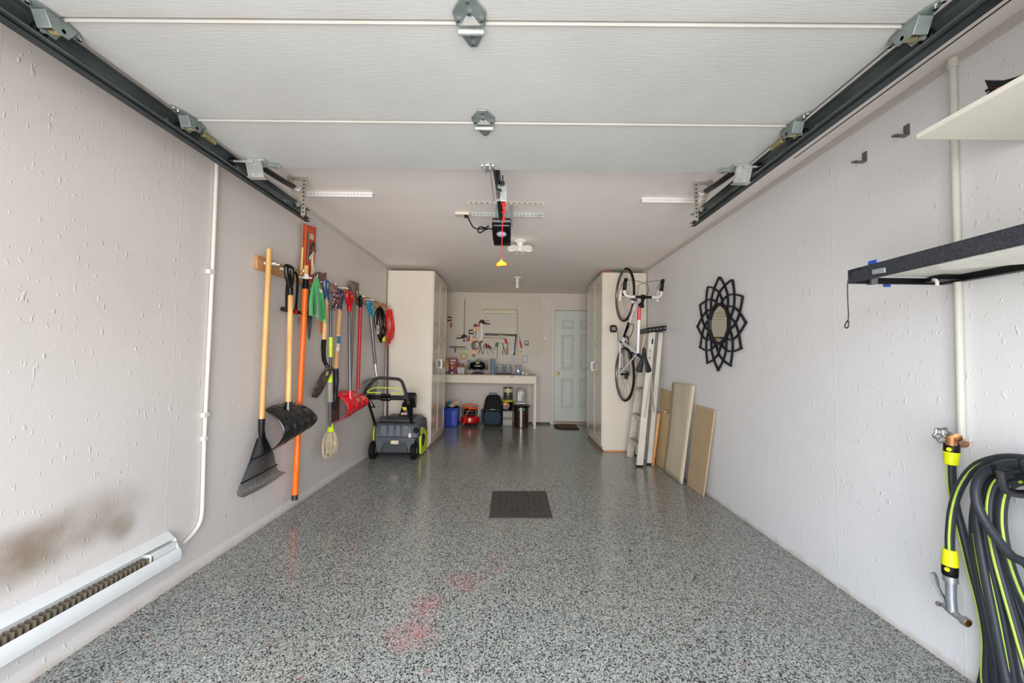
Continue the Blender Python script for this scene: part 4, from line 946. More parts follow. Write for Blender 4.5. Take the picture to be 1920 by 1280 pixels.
# wheels
for x in (-1.70, -1.215):
    q = MB(); q.lathe([(.05, 0), (.088, 0), (.100, .010), (.102, .03), (.100, .05), (.088, .06), (.05, .06)], (x, 4.80, .103), (1, 0, 0), 32); wh = q.build('wheel', blackr, t)
    q = MB()
    for i in range(24):
        a = 2 * PI * i / 24; c = Vector((x + .03, 4.80 + .102 * math.cos(a), .103 + .102 * math.sin(a)))
        q.obox(c, (.024, 0, 0), Vector((0, -math.sin(a), math.cos(a))) * .005, Vector((0, math.cos(a), math.sin(a))) * .003)
    tr = q.build('tread', blackr, wh); tr['kind'] = 'stuff'
    q = MB(); q.lathe([(.02, -.002), (.052, .002), (.056, .01), (.052, .058), (.02, .063)], (x, 4.80, .103), (1, 0, 0), 20); q.build('hub', mat('hub_grey', (110, 112, 114), .4), wh)
# handle: lower arms lean toward the camera, padded loop on top
hb = mat('handle_black', (14, 14, 15), .3, spec=.3)
for (a, b_) in (((704, 797, 4.86), (688, 745, 4.47)), ((773, 797, 4.86), (760, 746, 4.47))):
    q = MB(); p0, p1 = W(*a), W(*b_); q.tube([p0, p0.lerp(p1, .5), p1], [.018, .016, .017], 10, flat=.7); q.build('lower_handle', hb, t)
loop = [W(684, 748, 4.44), W(683, 738, 4.44), W(691, 724, 4.40), W(703, 711.5, 4.37), W(712, 708.5, 4.37), W(742, 710, 4.37), W(751, 713, 4.37), W(756, 721, 4.39), W(763, 744, 4.44), W(766, 757, 4.47)]
q = MB(); q.tube(cat(loop, 5), .0175, 12); q.build('grip_loop', mat('foam_grip_grey', (44, 41, 40), .75, bump=.2, bscale=200), t)
q = MB(); q.bar(W(687, 744, 4.44), W(762, 746, 4.44), .03, .052); q.build('crossbar', hb, t, bevel=.012, segs=3)
q = MB(); c = W(723, 740.5, 4.415); q.obox(c, (.05, 0, 0), (0, .03, 0), (0, 0, .016)); q.obox(c - Vector((-.003, -.005, .04)), (.055, 0, 0), (0, .028, 0), (0, 0, .024)); cbx = q.build('control_box', blackg, t, bevel=.014, segs=3)
q = MB(); q.tube(cat([W(714, 735.5, 4.40), W(692, 735.5, 4.39), W(690, 732.5, 4.39), W(705, 726.5, 4.38), W(745, 728.5, 4.38), W(753, 734, 4.39), W(748, 737, 4.40), W(733, 736.5, 4.40)], 5), .0052, 7); q.build('bail_lever', lime, t)
q = MB(); q.tube(cat([W(694, 748, 4.44), W(699, 757, 4.42), W(703, 764, 4.44), W(698, 762, 4.44), W(696, 770, 4.65), W(700, 785, 4.75), W(706, 800, 4.78)], 5), .006, 7); q.build('control_cable', blackr, t)
q = MB(); q.ring(W(713, 793, 4.9), (.3, 1, .3), .028, .005, 16, 6); q.build('cable_loop', blackr, t)
# chute
q = MB(); ct = mat('chute_black', (18, 19, 20), .35, spec=.3)
Yc = 5.08; secs = []
for (cx, cy, w_, d_) in ((760, 790, .10, .08), (761.5, 778, .088, .07), (763.5, 764, .072, .065), (765, 754, .07, .06)):
    c = W(cx, cy, Yc); secs.append([c + Vector((math.cos(a) * w_, math.sin(a) * d_, 0)) for a in [2 * PI * j / 14 for j in range(14)]])
q.loft(secs); ch = q.build('discharge_chute', ct, t)
quadslab([W(753.5, 763, 4.985), W(762.5, 763, 4.985), W(762.5, 767, 4.985), W(758, 770.5, 4.985)], .001).build('yellow_warning_sticker', mat('warn_yellow', (240, 196, 30), .4), ch)
quadslab([W(752, 773.5, 4.985), W(763, 773, 4.985), W(763, 777, 4.985), W(752, 777.5, 4.985)], .001).build('danger_label', mat('danger_label', (206, 160, 156), .4), ch)
q = MB(); c = W(771, 754, Yc)
q.prism([(-.02, -.07), (.05, -.06), (.10, .08), (.04, .13), (-.03, .10)], c + Vector((-.075, 0, 0)), (0, -1, 0), (0, 0, 1), (.14, 0, 0)); q.build('chute_deflector', ct, t, bevel=.01)
q = MB(); c = W(768, 800, 4.77); q.tube(cat([c, c + Vector((0, 0, -.05)), W(768.5, 812, 4.77)]), .0025, 6); q.build('tag_string', cream, t)
quadslab([W(766, 812, 4.77), W(770.5, 812.5, 4.77), W(771, 821, 4.77), W(765.5, 820.5, 4.77)], .003).build('paper_tag', mat('tag_white', (220, 208, 200), .6), t)
# ================================================================ back wall: workbench
def B(px, py, Y=PB): return onY(px, py, Y)
bw = mat('bench_paint', (218, 208, 190), .45, vary=.04)
t = thing('workbench', (-.70, 7.25, 0), 'long cream painted workbench against the back wall under the pegboard', 'workbench')
bx0, bx1, by0, by1, bz = -1.74, .375, 7.0, 7.53, .925
MB().box((bx0, by0 - .01, bz - .02), (bx1, by1, bz)).build('bench_top', mat('bench_top_board', (196, 176, 150), .5, vary=.1), t, bevel=.002)
MB().box((bx0, by0, bz - .145), (bx1 - .035, by0 + .02, bz - .018)).build('apron', bw, t, bevel=.002)
MB().box((bx1 - .02, by0 + .02, bz - .145), (bx1, by1 - .04, bz - .018)).build('side_apron', bw, t, bevel=.002)
for (x, y) in ((bx1 - .037, by0), (bx1 - .037, by1 - .04), (bx0, by0), (bx0, by1 - .04)): MB().box((x, y, 0), (x + .037, y + .037, bz - .02)).build('leg', bw, t, bevel=.002)
# ---- things on the bench
def bb(px, py, Y=7.2): p = onY(px, py, Y); return p
TZ = bz + .0005
redb = mat('dark_red_carton', (140, 26, 30), .5)
o = tag(MB().box((-1.175, 7.16, TZ), (-1.045, 7.28, 1.205)).build('red_carton', redb), 'dark red carton with white print standing on the left end of the workbench', 'box')
MB().box((-1.165, 7.157, 1.158), (-1.06, 7.16, 1.176)).build('printed_title', white, o)
MB().box((-1.165, 7.157, 1.122), (-1.085, 7.16, 1.134)).build('printed_line', white, o)
MB().box((-1.165, 7.157, 1.098), (-1.10, 7.16, 1.108)).build('printed_line', white, o)
o = tag(MB().box((-1.30, 7.18, TZ), (-1.19, 7.26, 1.19)).build('photo_carton', spatter_mat('photo_card', (196, 170, 140), (90, 110, 84), 14, .52, .5)), 'tan and green printed carton half hidden by the cabinet, left of the red carton', 'box')
MB().box((-1.29, 7.178, 1.10), (-1.20, 7.18, 1.14)).build('orange_panel', mat('card_orange', (236, 120, 30), .4), o)
t = thing('glue_bottle', (-1.115, 7.10, TZ), 'small blue and yellow bottle in front of the red carton', 'bottle')
q = MB(); q.lathe([(.020, 0), (.022, .005), (.022, .075), (.012, .09)], (-1.115, 7.10, TZ)); q.build('bottle_body', mat('blue_plastic', (44, 62, 170), .35), t)
q = MB(); q.lathe([(.0225, .012), (.0225, .035)], (-1.115, 7.10, TZ), cap=False); q.build('label_band', white, t)
q = MB(); q.lathe([(.014, .088), (.015, .12), (.006, .145)], (-1.115, 7.10, TZ)); q.build('cap', mat('yellow_plastic', (226, 200, 30), .4), t)
t = thing('pen_tub', (-.965, 7.18, TZ), 'translucent tub with red rim full of pens and small tools on the workbench', 'container')
q = MB(); q.loft([[Vector((-.965 + sx * w_, 7.18 + sy * d_, z)) for sx, sy in ((-1,-1),(1,-1),(1,1),(-1,1))] for z, w_, d_ in ((TZ, .060, .045), (TZ + .12, .072, .055))]); q.build('tub', mat('frosted_tub', (172, 170, 164), .3), t, bevel=.006)
MB().box((-1.042, 7.12, TZ + .118), (-.888, 7.24, TZ + .130)).build('rim', redp, t, bevel=.003)
rnd = random.Random(5)
for i in range(9):
    x = -1.02 + i * .0135; q = MB(); a = rnd.uniform(-.35, .35); ln = rnd.uniform(.05, .085)
    p = Vector((x, 7.16 + .02 * (i % 3), TZ + .128)); q.tube([p, p + Vector((math.sin(a), 0, math.cos(a))) * ln], .005, 7)
    q.build('pen', [blackp, blackp, redp, blackp, dgrey][i % 5] if i % 5 != 3 else mat('pen_green', (40, 110, 70), .4), t)
# bench grinder
t = thing('bench_grinder', (-.675, 7.2, TZ), 'black bench grinder with two wheel guards on the workbench', 'bench grinder')
gz = 1.075; gx = -.67
q = MB(); q.lathe([(.035, -.13), (.055, -.12), (.072, -.085), (.076, 0), (.072, .085), (.055, .12), (.035, .13)], (gx, 7.2, gz), (1, 0, 0), 24); mb_ = q.build('motor_body', blackg, t)
q = MB(); q.box((gx - .05, 7.15, gz + .055), (gx + .05, 7.25, gz + .085)); q.build('top_cap', blackg, mb_, bevel=.01)
MB().box((gx - .028, 7.128, gz + .035), (gx + .03, 7.14, gz + .062)).build('maker_badge', mat('badge_yellow_green', (150, 160, 50), .5), mb_, bevel=.003)
MB().box((gx - .055, 7.121, gz - .008), (gx + .055, 7.13, gz + .008)).build('name_strip', mat('light_letter', (150, 156, 156), .4), mb_, bevel=.002)
for sd in (-1, 1):
    x = gx + sd * .155
    q = MB(); q.lathe([(.02, -.022), (.07, -.022), (.078, -.016), (.078, .016), (.07, .022), (.02, .022)], (x, 7.2, gz - .01), (1, 0, 0), 28); wg = q.build('wheel_guard', blackp, t)
    q = MB(); q.cyl((gx + sd * .12, 7.2, gz), (x, 7.2, gz), .02, 12); q.build('shaft_housing', blackg, wg)
    q = MB(); q.obox((x, 7.13, gz - .075), (.024, 0, 0), (0, .03, 0), (0, 0, .012)); q.obox((x, 7.135, gz + .055), (.022, 0, 0), (0, .01, 0), (0, 0, .045)); q.build('tool_rest', dgrey, wg)
    q = MB(); q.lathe([(.01, -.012), (.066, -.012), (.066, .012), (.01, .012)], (x, 7.185, gz - .012), (1, 0, 0), 24); q.build('grinding_wheel', mat('abrasive_grey', (110, 108, 104), .9), wg)
q = MB(); q.loft([[Vector((gx + sx * w_, 7.2 + sy * d_, z)) for sx, sy in ((-1,-1),(1,-1),(1,1),(-1,1))] for z, w_, d_ in ((TZ, .115, .075), (TZ + .02, .11, .07), (TZ + .035, .05, .05), (TZ + .09, .042, .045))]); q.build('base', dgrey, t, bevel=.004)
q = MB(); q.tube(cat([(gx - .02, 7.2, gz + .08), (gx + .0, 7.17, gz + .115), (gx + .06, 7.17, gz + .10), (gx + .10, 7.2, gz + .03), (gx + .10, 7.26, TZ + .03)], 6), .006, 7); q.build('power_cord', greyp, t)
# blue tube, chargers
t = thing('blue_tube', (-.40, 7.2, TZ), 'upright blue-grey cardboard tube on the workbench right of the grinder', 'tube')
q = MB(); q.lathe([(.038, 0), (.038, .275), (.034, .278), (.034, .27), (.002, .27)], (-.40, 7.2, TZ), (0, 0, 1), 24); q.build('tube_wall', mat('blue_grey_paper', (104, 138, 156), .6), t)
def charger(x, lb):
    t = thing('battery_charger', (x, 7.2, TZ), lb, 'battery charger', 'twin battery chargers on the workbench')
    q = MB(); q.box((x - .062, 7.15, TZ), (x + .062, 7.27, TZ + .03)); q.build('base', blackp, t, bevel=.006)
    q = MB(); q.prism([(-.052, .03), (.052, .03), (.055, .13), (.038, .175), (-.038, .175), (-.055, .13)], (x, 7.16, TZ), (1, 0, 0), (0, 0, 1), (0, .08, 0)); bt = q.build('battery', mat('battery_grey', (58, 64, 66), .4), t, bevel=.006)
    q = MB(); q.prism([(-.034, .14), (.034, .14), (.026, .172), (-.026, .172)], (x, 7.157, TZ), (1, 0, 0), (0, 0, 1), (0, .004, 0)); q.build('teal_latch', mat('teal_plastic2', (24, 120, 128), .35), bt)
    for dz in (.05, .085): MB().box((x - .042, 7.155, TZ + dz), (x + .042, 7.161, TZ + dz + .02)).build('battery_rib', mat('battery_rib', (80, 90, 90), .4), bt, bevel=.002)
    q = MB(); q.tube([(x - .058, 7.15, TZ + .02), (x - .058, 7.15, TZ + .15), (x - .04, 7.155, TZ + .18)], .004, 6); q.tube([(x + .058, 7.15, TZ + .02), (x + .058, 7.15, TZ + .15), (x + .04, 7.155, TZ + .18)], .004, 6); q.build('side_rail', mat('pale_rail', (130, 140, 120), .4), t)
charger(-.27, 'left one of two black and teal battery chargers on the workbench')
charger(-.125, 'right one of two black and teal battery chargers on the workbench, beside the vise')
# vise
vb = mat('vise_blue', (42, 62, 106), .35, .2)
t = thing('bench_vise', (.055, 7.1, TZ), 'small blue bench vise with steel handle on the workbench', 'vise')
q = MB(); q.box((-.0, 7.05, TZ), (.105, 7.17, TZ + .02)); q.prism([(.012, .02), (.098, .02), (.085, .11), (.095, .155), (.015, .155), (.025, .11)], (0, 7.06, TZ), (1, 0, 0), (0, 0, 1), (0, .09, 0)); q.build('vise_body', vb, t, bevel=.006)
q = MB(); q.box((-.012, 7.04, TZ + .15), (.122, 7.16, TZ + .172)); q.build('jaw', dgrey, t, bevel=.002)
q = MB(); q.cyl((.055, 7.06, TZ + .075), (.055, 6.985, TZ + .075), .013, 14); q.build('screw', chrome, t)
q = MB(); q.tube([(.09, 6.985, TZ + .105), (-.06, 6.98, TZ - .035)], .0055, 8); q.ball((-.06, 6.98, TZ - .035), .010, 10); q.ball((.09, 6.985, TZ + .105), .010, 10); q.build('handle', steel, t)
t = thing('parts_case', (.185, 7.12, TZ), 'low black and white case at the right end of the workbench', 'case')
MB().box((.115, 7.06, TZ), (.25, 7.16, TZ + .055)).build('case_body', spatter_mat('case_pattern', (34, 34, 36), (214, 208, 200), 30, .5, .4), t, bevel=.006)
MB().box((.115, 7.06, TZ + .056), (.25, 7.16, TZ + .068)).build('lid', mat('clear_lid_grey', (180, 176, 168), .3), t, bevel=.004)
tag(MB().box((-.35, 7.18, TZ), (.0, 7.24, TZ + .010)).build('black_tray', blackp, bevel=.003), 'flat black strip lying under and beyond the chargers on the bench', 'tray')

# ---- things on the pegboard
yb = PB - .004
cr_b, cr_r = mat('clamp_black', (12, 16, 16), .45, spec=.2), mat('clamp_red', (190, 14, 30), .4, spec=.3)
def quick_clamp(px, py, mir, bar_top, bar_bot, barm, label):
    c = B(px, py, PB - .03); t = thing('bar_clamp', (c.x, c.y, c.z), label, 'clamp', 'bar clamps on the pegboard')
    a, b_ = B(*bar_top, PB - .012), B(*bar_bot, PB - .012); q = MB(); q.bar(a, b_, .016, .006, (0, 1, 0)); q.build('bar', barm, t)
    def PP(lst): return [(x * mir, z) for x, z in lst]
    q = MB(); q.prism(PP([(-.045, .02), (-.02, .045), (.02, .045), (.05, .02), (.065, -.035), (.055, -.045), (.035, -.005), (.0, -.03), (-.05, -.03)]), c, (1, 0, 0), (0, 0, 1), (0, .028, 0)); q.build('clamp_head', cr_b, t, bevel=.004)
    q = MB(); q.prism(PP([(-.03, -.012), (-.13, -.022), (-.16, -.028), (-.16, -.038), (-.12, -.042), (-.02, -.035)]), c + Vector((0, -.002, 0)), (1, 0, 0), (0, 0, 1), (0, .024, 0)); q.build('handle', cr_b, t, bevel=.004)
    q = MB(); q.prism(PP([(-.03, .008), (-.12, .036), (-.14, .046), (-.142, .040), (-.10, .020), (-.03, -.008)]), c + Vector((0, .002, 0)), (1, 0, 0), (0, 0, 1), (0, .016, 0)); q.build('trigger', cr_r, t, bevel=.002)
    q = MB(); q.prism(PP([(.050, -.035), (.088, -.055), (.105, -.075), (.07, -.092), (.045, -.085), (.055, -.06)]), c + Vector((0, .004, 0)), (1, 0, 0), (0, 0, 1), (0, .02, 0)); q.build('jaw_pad', cr_r, t, bevel=.003)
    MB().box((b_.x - .016, PB - .03, b_.z - .022), (b_.x + .016, PB - .006, b_.z + .012)).build('end_stop', cr_b, t, bevel=.004)
quick_clamp(870, 631, 1, (871.8, 560), (870.2, 638), mat('dark_bar', (96, 84, 74), .4, .5), 'black and red trigger clamp on a dark bar, left on the pegboard')
quick_clamp(904, 603.5, -1, (905, 562), (902.3, 640), mat('light_bar', (190, 182, 164), .4, .4), 'black and red trigger clamp on a pale bar, above the framing square')
def f_clamp(px, py, label, flip=1):
    c = B(px, py, PB - .02); t = thing('small_clamp', tuple(c), label, 'clamp', 'small screw clamps on the pegboard')
    q = MB(); q.box((c.x - .075 * flip, c.y, c.z + .05), (c.x + .0, c.y + .015, c.z + .072)); q.box((c.x - .075 * flip, c.y, c.z - .012), (c.x, c.y + .015, c.z + .010)); q.box((c.x - .004, c.y + .002, c.z - .012), (c.x + .008, c.y + .012, c.z + .07)); q.build('frame', cr_b, t, bevel=.003)
    MB().box((c.x - .015, c.y - .002, c.z + .052), (c.x + .012, c.y + .017, c.z + .064)).build('jaw_cap', cr_r, t, bevel=.003)
    q = MB(); q.cyl(c + Vector((0, .007, -.012)), c + Vector((0, .007, -.045)), .006, 8); q.build('screw', steel, t)
    q = MB(); q.lathe([(.009, 0), (.013, -.01), (.013, -.09), (.009, -.10)], c + Vector((0, .007, -.04)), (0, 0, 1), 12); q.build('handle', cr_r, t)
f_clamp(846, 600.5, 'small black clamp with red handle at the left edge of the pegboard')
f_clamp(879.5, 625, 'small black clamp with red handle half behind the spirit level', -1)
# spirit level
t = thing('spirit_level', tuple(B(890, 668)), 'orange and black spirit level hanging upright on the pegboard', 'level')
a, b_ = B(891, 607.5, PB - .016), B(888, 668.5, PB - .016); ax = (b_ - a)
def seg(f0, f1, m_, nm, w_=.052, lift=0): q = MB(); q.bar(a + ax * f0 - Vector((0, lift, 0)), a + ax * f1 - Vector((0, lift, 0)), w_, .022, (0, 1, 0)); return q.build(nm, m_, t, bevel=.003)
org = mat('level_orange', (196, 116, 44), .35, .3)
seg(0, .08, blackp, 'end_cap'); seg(.08, .24, org, 'frame'); seg(.24, .42, mat('level_grey', (84, 84, 82), .4), 'vial_frame'); seg(.26, .40, mat('vial', (190, 196, 184), .2), 'vial', .026, .006); seg(.42, .55, org, 'frame'); seg(.55, .79, greyp, 'frame'); seg(.79, .92, org, 'frame'); seg(.92, 1, greyp, 'end_cap')
# wire hoop
c = B(891.5, 647, PB - .035); t = tag(MB().ring(c, (0, 1, .1), .078, .004, 30, 6).ring(c + Vector((.006, -.006, 0)), (.1, 1, .05), .072, .004, 30, 6).ring(c + Vector((.012, .004, .004)), (0, 1, 0), .064, .0035, 30, 6).build('wire_coil', mat('brown_wire', (128, 104, 80), .4, .3)), 'coil of brown wire hanging over the spirit level', 'wire coil')
q = MB(); q.tube(cat([c + Vector((-.0, -.012, .07)), c + Vector((.05, -.015, .065)), c + Vector((.085, -.012, .03))]), .009, 7); tag(q.build('red_cable_tie', mat('maroon', (132, 36, 40), .5)), 'short dark red cable looped beside the wire coil', 'cable')
# framing square
sqm = spatter_mat('square_black', (22, 21, 22), (74, 74, 78), 45, .54, .5)
q = MB(); p1, p2, p3 = B(908, 626.5, PB - .004), B(969, 628.3, PB - .004), B(965.5, 666, PB - .004)
dx_ = (p2 - p1).normalized(); dz_ = (p3 - p2).normalized()
q.obox((p1 + p2) / 2, (p2 - p1) / 2, (0, .002, 0), Vector((0, 0, 1)) * .021); q.obox((p2 + p3) / 2 - Vector((.015, 0, 0)), (p3 - p2) / 2, (0, .002, 0), Vector((1, 0, 0)) * .015)
tag(q.build('framing_square', sqm), 'black L-shaped framing square on the pegboard', 'square')
# yellow utility tool behind it
q = MB(); q.prism([(-.05, .008), (-.03, .018), (.03, .010), (.09, .004), (.09, -.004), (.0, -.010), (-.02, -.022), (-.045, -.015)], B(940, 629, PB - .022), (1, 0, 0), (0, 0, 1), (0, .012, 0)); tag(q.build('utility_knife', mat('mustard', (176, 138, 30), .4), bevel=.002), 'mustard yellow knife hanging in front of the framing square', 'knife')
# hacksaw
t = thing('hacksaw', tuple(B(920, 643)), 'silver framed hacksaw with red handle below the framing square', 'saw')
q = MB(); q.tube(cat([B(903.5, 642, PB - .018), B(905, 637, PB - .018), B(908, 632.5, PB - .018), B(925, 633, PB - .018), B(946, 634, PB - .018), B(949, 635, PB - .018)], 4), .0055, 6); q.build('frame', mat('hacksaw_frame', (132, 122, 108), .4, .5), t)
q = MB(); q.bar(B(903.5, 642.5, PB - .018), B(949, 643.5, PB - .018), .010, .002, (0, 1, 0)); q.build('saw_blade', mat('blade_grey', (120, 110, 100), .4, .6), t)
q = MB(); q.tube([B(946.5, 635.5, PB - .024), B(950.5, 644.5, PB - .024)], [.013, .016], 10); q.build('handle', redp, t)
# screwdrivers and pliers
def driver(p, q_, r_, hm_, label, frac=.45):
    a, b_ = B(*p, PB - .028), B(*q_, PB - .02); t = thing('screwdriver', tuple(a), label, 'screwdriver', 'screwdrivers on the pegboard')
    m_ = a.lerp(b_, frac); q = MB(); q.tube([a, a.lerp(m_, .1), a.lerp(m_, .8), m_], [r_ * .7, r_, r_, r_ * .6], 10); q.build('handle', hm_, t)
    q = MB(); q.tube([m_, b_], .0038, 7); q.build('shank', dgrey, t)
grn, dkg = mat('driver_green', (64, 128, 62), .35), mat('driver_dark_green', (34, 58, 46), .35)
driver((908.5, 645.5), (906.5, 663.5), .013, mat('driver_mint', (70, 132, 90), .35), 'short green screwdriver, first of the row on the pegboard')
driver((911, 645), (915, 665), .011, blackp, 'thin black screwdriver beside the short green one')
driver((910.5, 643.5), (925, 663.5), .016, redp, 'slanting red screwdriver on the pegboard', .55)
driver((915.5, 646.5), (924.5, 656), .013, dkg, 'dark green screwdriver crossing behind the red one', .7)
driver((932, 641.5), (925, 657), .015, grn, 'green screwdriver slanting to the left on the pegboard', .5)
driver((933, 641.5), (931.8, 672), .017, grn, 'long green screwdriver hanging straight down on the pegboard', .32)
driver((949.0, 636.0), (951.5, 645), .009, cr_r, 'small red handled driver at the end of the hacksaw', .8)
def pliers(top, piv, l_, r_, hm_, label, rr_=.008):
    a = B(*piv, PB - .03); t = thing('pliers', tuple(a), label, 'pliers', 'pliers on the pegboard')
    tp = [B(x, y, PB - .026) for x, y in top]
    for i, e in enumerate((l_, r_)):
        pts = [a] + [B(x, y, PB - .026) for x, y in e]; q = MB(); q.tube(cat(pts, 4), rr_, 8, flat=.7); q.build('handle', hm_, t)
    for i, p in enumerate(tp): q = MB(); q.tube([a, a.lerp(p, .5), p], [.009, .010, .004], 8, flat=.6); q.build('jaw', steel if len(tp) > 1 else blackp, t)
    q = MB(); q.lathe([(.002, 0), (.010, 0), (.010, .012), (.002, .012)], a + Vector((0, -.008, 0)), (0, 1, 0), 12); q.build('pivot', dgrey, t)
pliers([(899, 642), (901, 641)], (901.5, 651), [(899, 657), (897, 664)], [(903, 658), (904.5, 663.5)], blackp, 'black handled pliers right of the wire coil')
pliers([(941, 642.5), (942.5, 642.5)], (944, 650.5), [(943, 658), (942.7, 665)], [(947, 658), (948.5, 665.5)], mat('oxblood', (60, 34, 34), .4), 'dark handled pliers with open jaws on the pegboard')
pliers([(953.5, 642), (951.5, 646)], (951, 650), [(949.5, 657), (950.5, 664.5)], [(953, 657), (951.5, 664.5)], mat('amber_handle', (190, 124, 40), .35), 'snips with amber handles next to the packaged blade', .009)
# packages
q = MB(); q.lathe([(.002, 0), (.042, 0), (.042, .006), (.002, .006)], B(959.5, 658, PB - .008), (0, -1, 0), 28); o = tag(q.build('saw_blade_pack', mat('silver_disc', (150, 150, 150), .4, .2)), 'round silver blade in a clear pack left of the framing square leg', 'packaged blade')
MB().box((.955 * 0 - .085, PB - .006, B(0, 664, PB).z), (-.01, PB - .002, B(0, 648, PB).z)).build('backing_card', mat('pale_card', (176, 184, 180), .5), o)
q = MB(); p = B(958, 657, PB - .017); q.bar(p + Vector((-.012, 0, -.014)), p + Vector((.024, 0, .02)), .008, .003, (0, 1, 0)); q.build('dark_key', dgrey, o)
t = thing('tape_pack', tuple(B(869, 676, PB)), 'gold tape roll in a square clear pack leaning on the pegboard', 'tape')
cz = B(869, 664, PB - .01); MB().box((cz.x - .075, PB - .008, cz.z - .10), (cz.x + .075, PB - .003, cz.z + .10)).build('pack_card', mat('olive_card', (176, 168, 112), .3), t, bevel=.004)
q = MB(); q.lathe([(.030, 0), (.066, 0), (.066, .026), (.030, .026)], cz + Vector((.008, .0, -.035)), (0, -1, 0), 30); q.build('tape_roll', mat('gold_tape', (150, 112, 46), .3), t)
q = MB(); q.lathe([(.002, .02), (.030, .02), (.030, .028), (.002, .028)], cz + Vector((.008, .0, -.035)), (0, -1, 0), 24); q.build('roll_core', mat('core_cream', (206, 190, 150), .4), t)
MB().box((cz.x - .075, PB - .009, cz.z + .085), (cz.x + .075, PB - .002, cz.z + .10)).build('green_header', mat('header_green', (96, 120, 66), .5), t)
# small shelf strip with bracket
a, b_ = B(843, 650.2, PB - .02), B(873.5, 650.6, PB - .02); t = thing('tool_strip', tuple(a), 'dark brown narrow strip with a hanging bracket, left of the gold tape pack', 'shelf')
MB().obox((a + b_) / 2, (b_ - a) / 2, (0, .02, 0), (0, 0, .010)).build('strip', mat('brown_strip', (84, 64, 44), .6), t)
q = MB(); c = B(853.5, 652, PB - .02); q.box((c.x - .012, c.y - .006, c.z - .085), (c.x + .012, c.y + .006, c.z)); q.obox((c.x + .028, c.y, c.z - .028), (.028, 0, -.022), (0, .004, 0), (.003, 0, .004)); q.build('bracket', dgrey, t)
# sealing gun tool, meter, wall box
t = thing('hand_tool', tuple(B(976, 640, PB - .02)), 'red handled tool with long thin blade hanging right of the framing square', 'hand tool')
q = MB(); q.tube([B(972.8, 627.5, PB - .02), B(975.3, 640, PB - .02)], [.003, .006], 7); q.build('blade', mat('brown_steel', (112, 92, 70), .4, .5), t)
q = MB(); q.tube([B(975, 639.5, PB - .02), B(976.5, 645, PB - .02), B(978.5, 652.5, PB - .02)], [.012, .017, .015], 10); q.build('handle', redp, t)
q = MB(); q.lathe([(.002, 0), (.016, 0), (.016, .006), (.002, .006)], B(976.8, 659, PB - .008), (0, -1, 0), 16); q.build('hang_tag', mat('bronze_tag', (110, 94, 58), .4, .5), t)
t = thing('small_gauge', tuple(B(987, 648, PB)), 'small black framed gauge with white face on the right pegboard', 'gauge')
c = B(987.3, 643.2, PB - .01); q = MB(); q.box((c.x - .035, c.y - .008, c.z - .045), (c.x + .035, PB - .001, c.z + .045)); q.build('case', dgrey, t, bevel=.010)
MB().box((c.x - .021, c.y - .012, c.z - .005), (c.x + .021, c.y - .007, c.z + .030)).build('display', white, t, bevel=.003)
MB().box((c.x - .016, c.y - .011, c.z - .032), (c.x + .0, c.y - .007, c.z - .018)).build('button', cream, t)
t = thing('grid_panel', (.18, YB, 1.14), 'small grey square panel with a grid face on the wall above the vise', 'panel')
MB().box((.13, YB - .045, 1.145), (.235, YB, 1.275)).build('panel_case', mat('panel_grey', (150, 140, 130), .5), t, bevel=.003)
MB().box((.14, YB - .047, 1.155), (.225, YB - .044, 1.262)).build('grid_face', mat('panel_face', (178, 176, 178), .4), t)
q = MB(); q.tube(cat([B(970.5, 592, PB - .006), B(970, 640, PB - .006), B(970.2, 662, PB - .006), B(972.5, 672, YB - .02), B(971, 676, YB - .02)], 5), .003, 6); tag(q.build('lamp_cord', mat('tan_cord', (140, 120, 96), .6)), 'thin tan cord running down from the shop light beside the square', 'cord')
# fluorescent light over the bench
t = thing('shop_light', (-.30, PB, 2.04), 'cream fluorescent shop light mounted on the pegboard, switched off', 'light fixture')
lm = mat('fixture_cream', (208, 202, 180), .4)
q = MB(); q.prism([(0, 0), (.0, .115), (-.03, .115), (-.055, .085), (-.055, .03), (-.03, .0)], (-.62, PB - .001, 2.03), (0, 1, 0), (0, 0, 1), (.635, 0, 0)); fx = q.build('housing', lm, t, bevel=.003)
q = MB(); q.box((-.60, PB - .062, 2.055), (.0, PB - .05, 2.115)); q.build('cover_plate', mat('fixture_warm', (196, 188, 158), .35), fx, bevel=.003)
for x in (-.605, -.01): q = MB(); q.box((x - .008, PB - .075, 2.0), (x + .008, PB - .035, 2.05)); q.build('tube_holder', white, t, bevel=.003)
q = MB(); q.cyl((-.597, PB - .055, 2.018), (-.018, PB - .055, 2.018), .0125, 14); q.build('fluorescent_tube', mat('tube_glass', (226, 222, 212), .25), t)
for x, z in ((-.625, 2.11), (.018, 2.10)): q = MB(); q.cyl((x, PB - .03, z), (x, PB - .045, z), .012, 12); q.build('mounting_screw', dgrey, t)

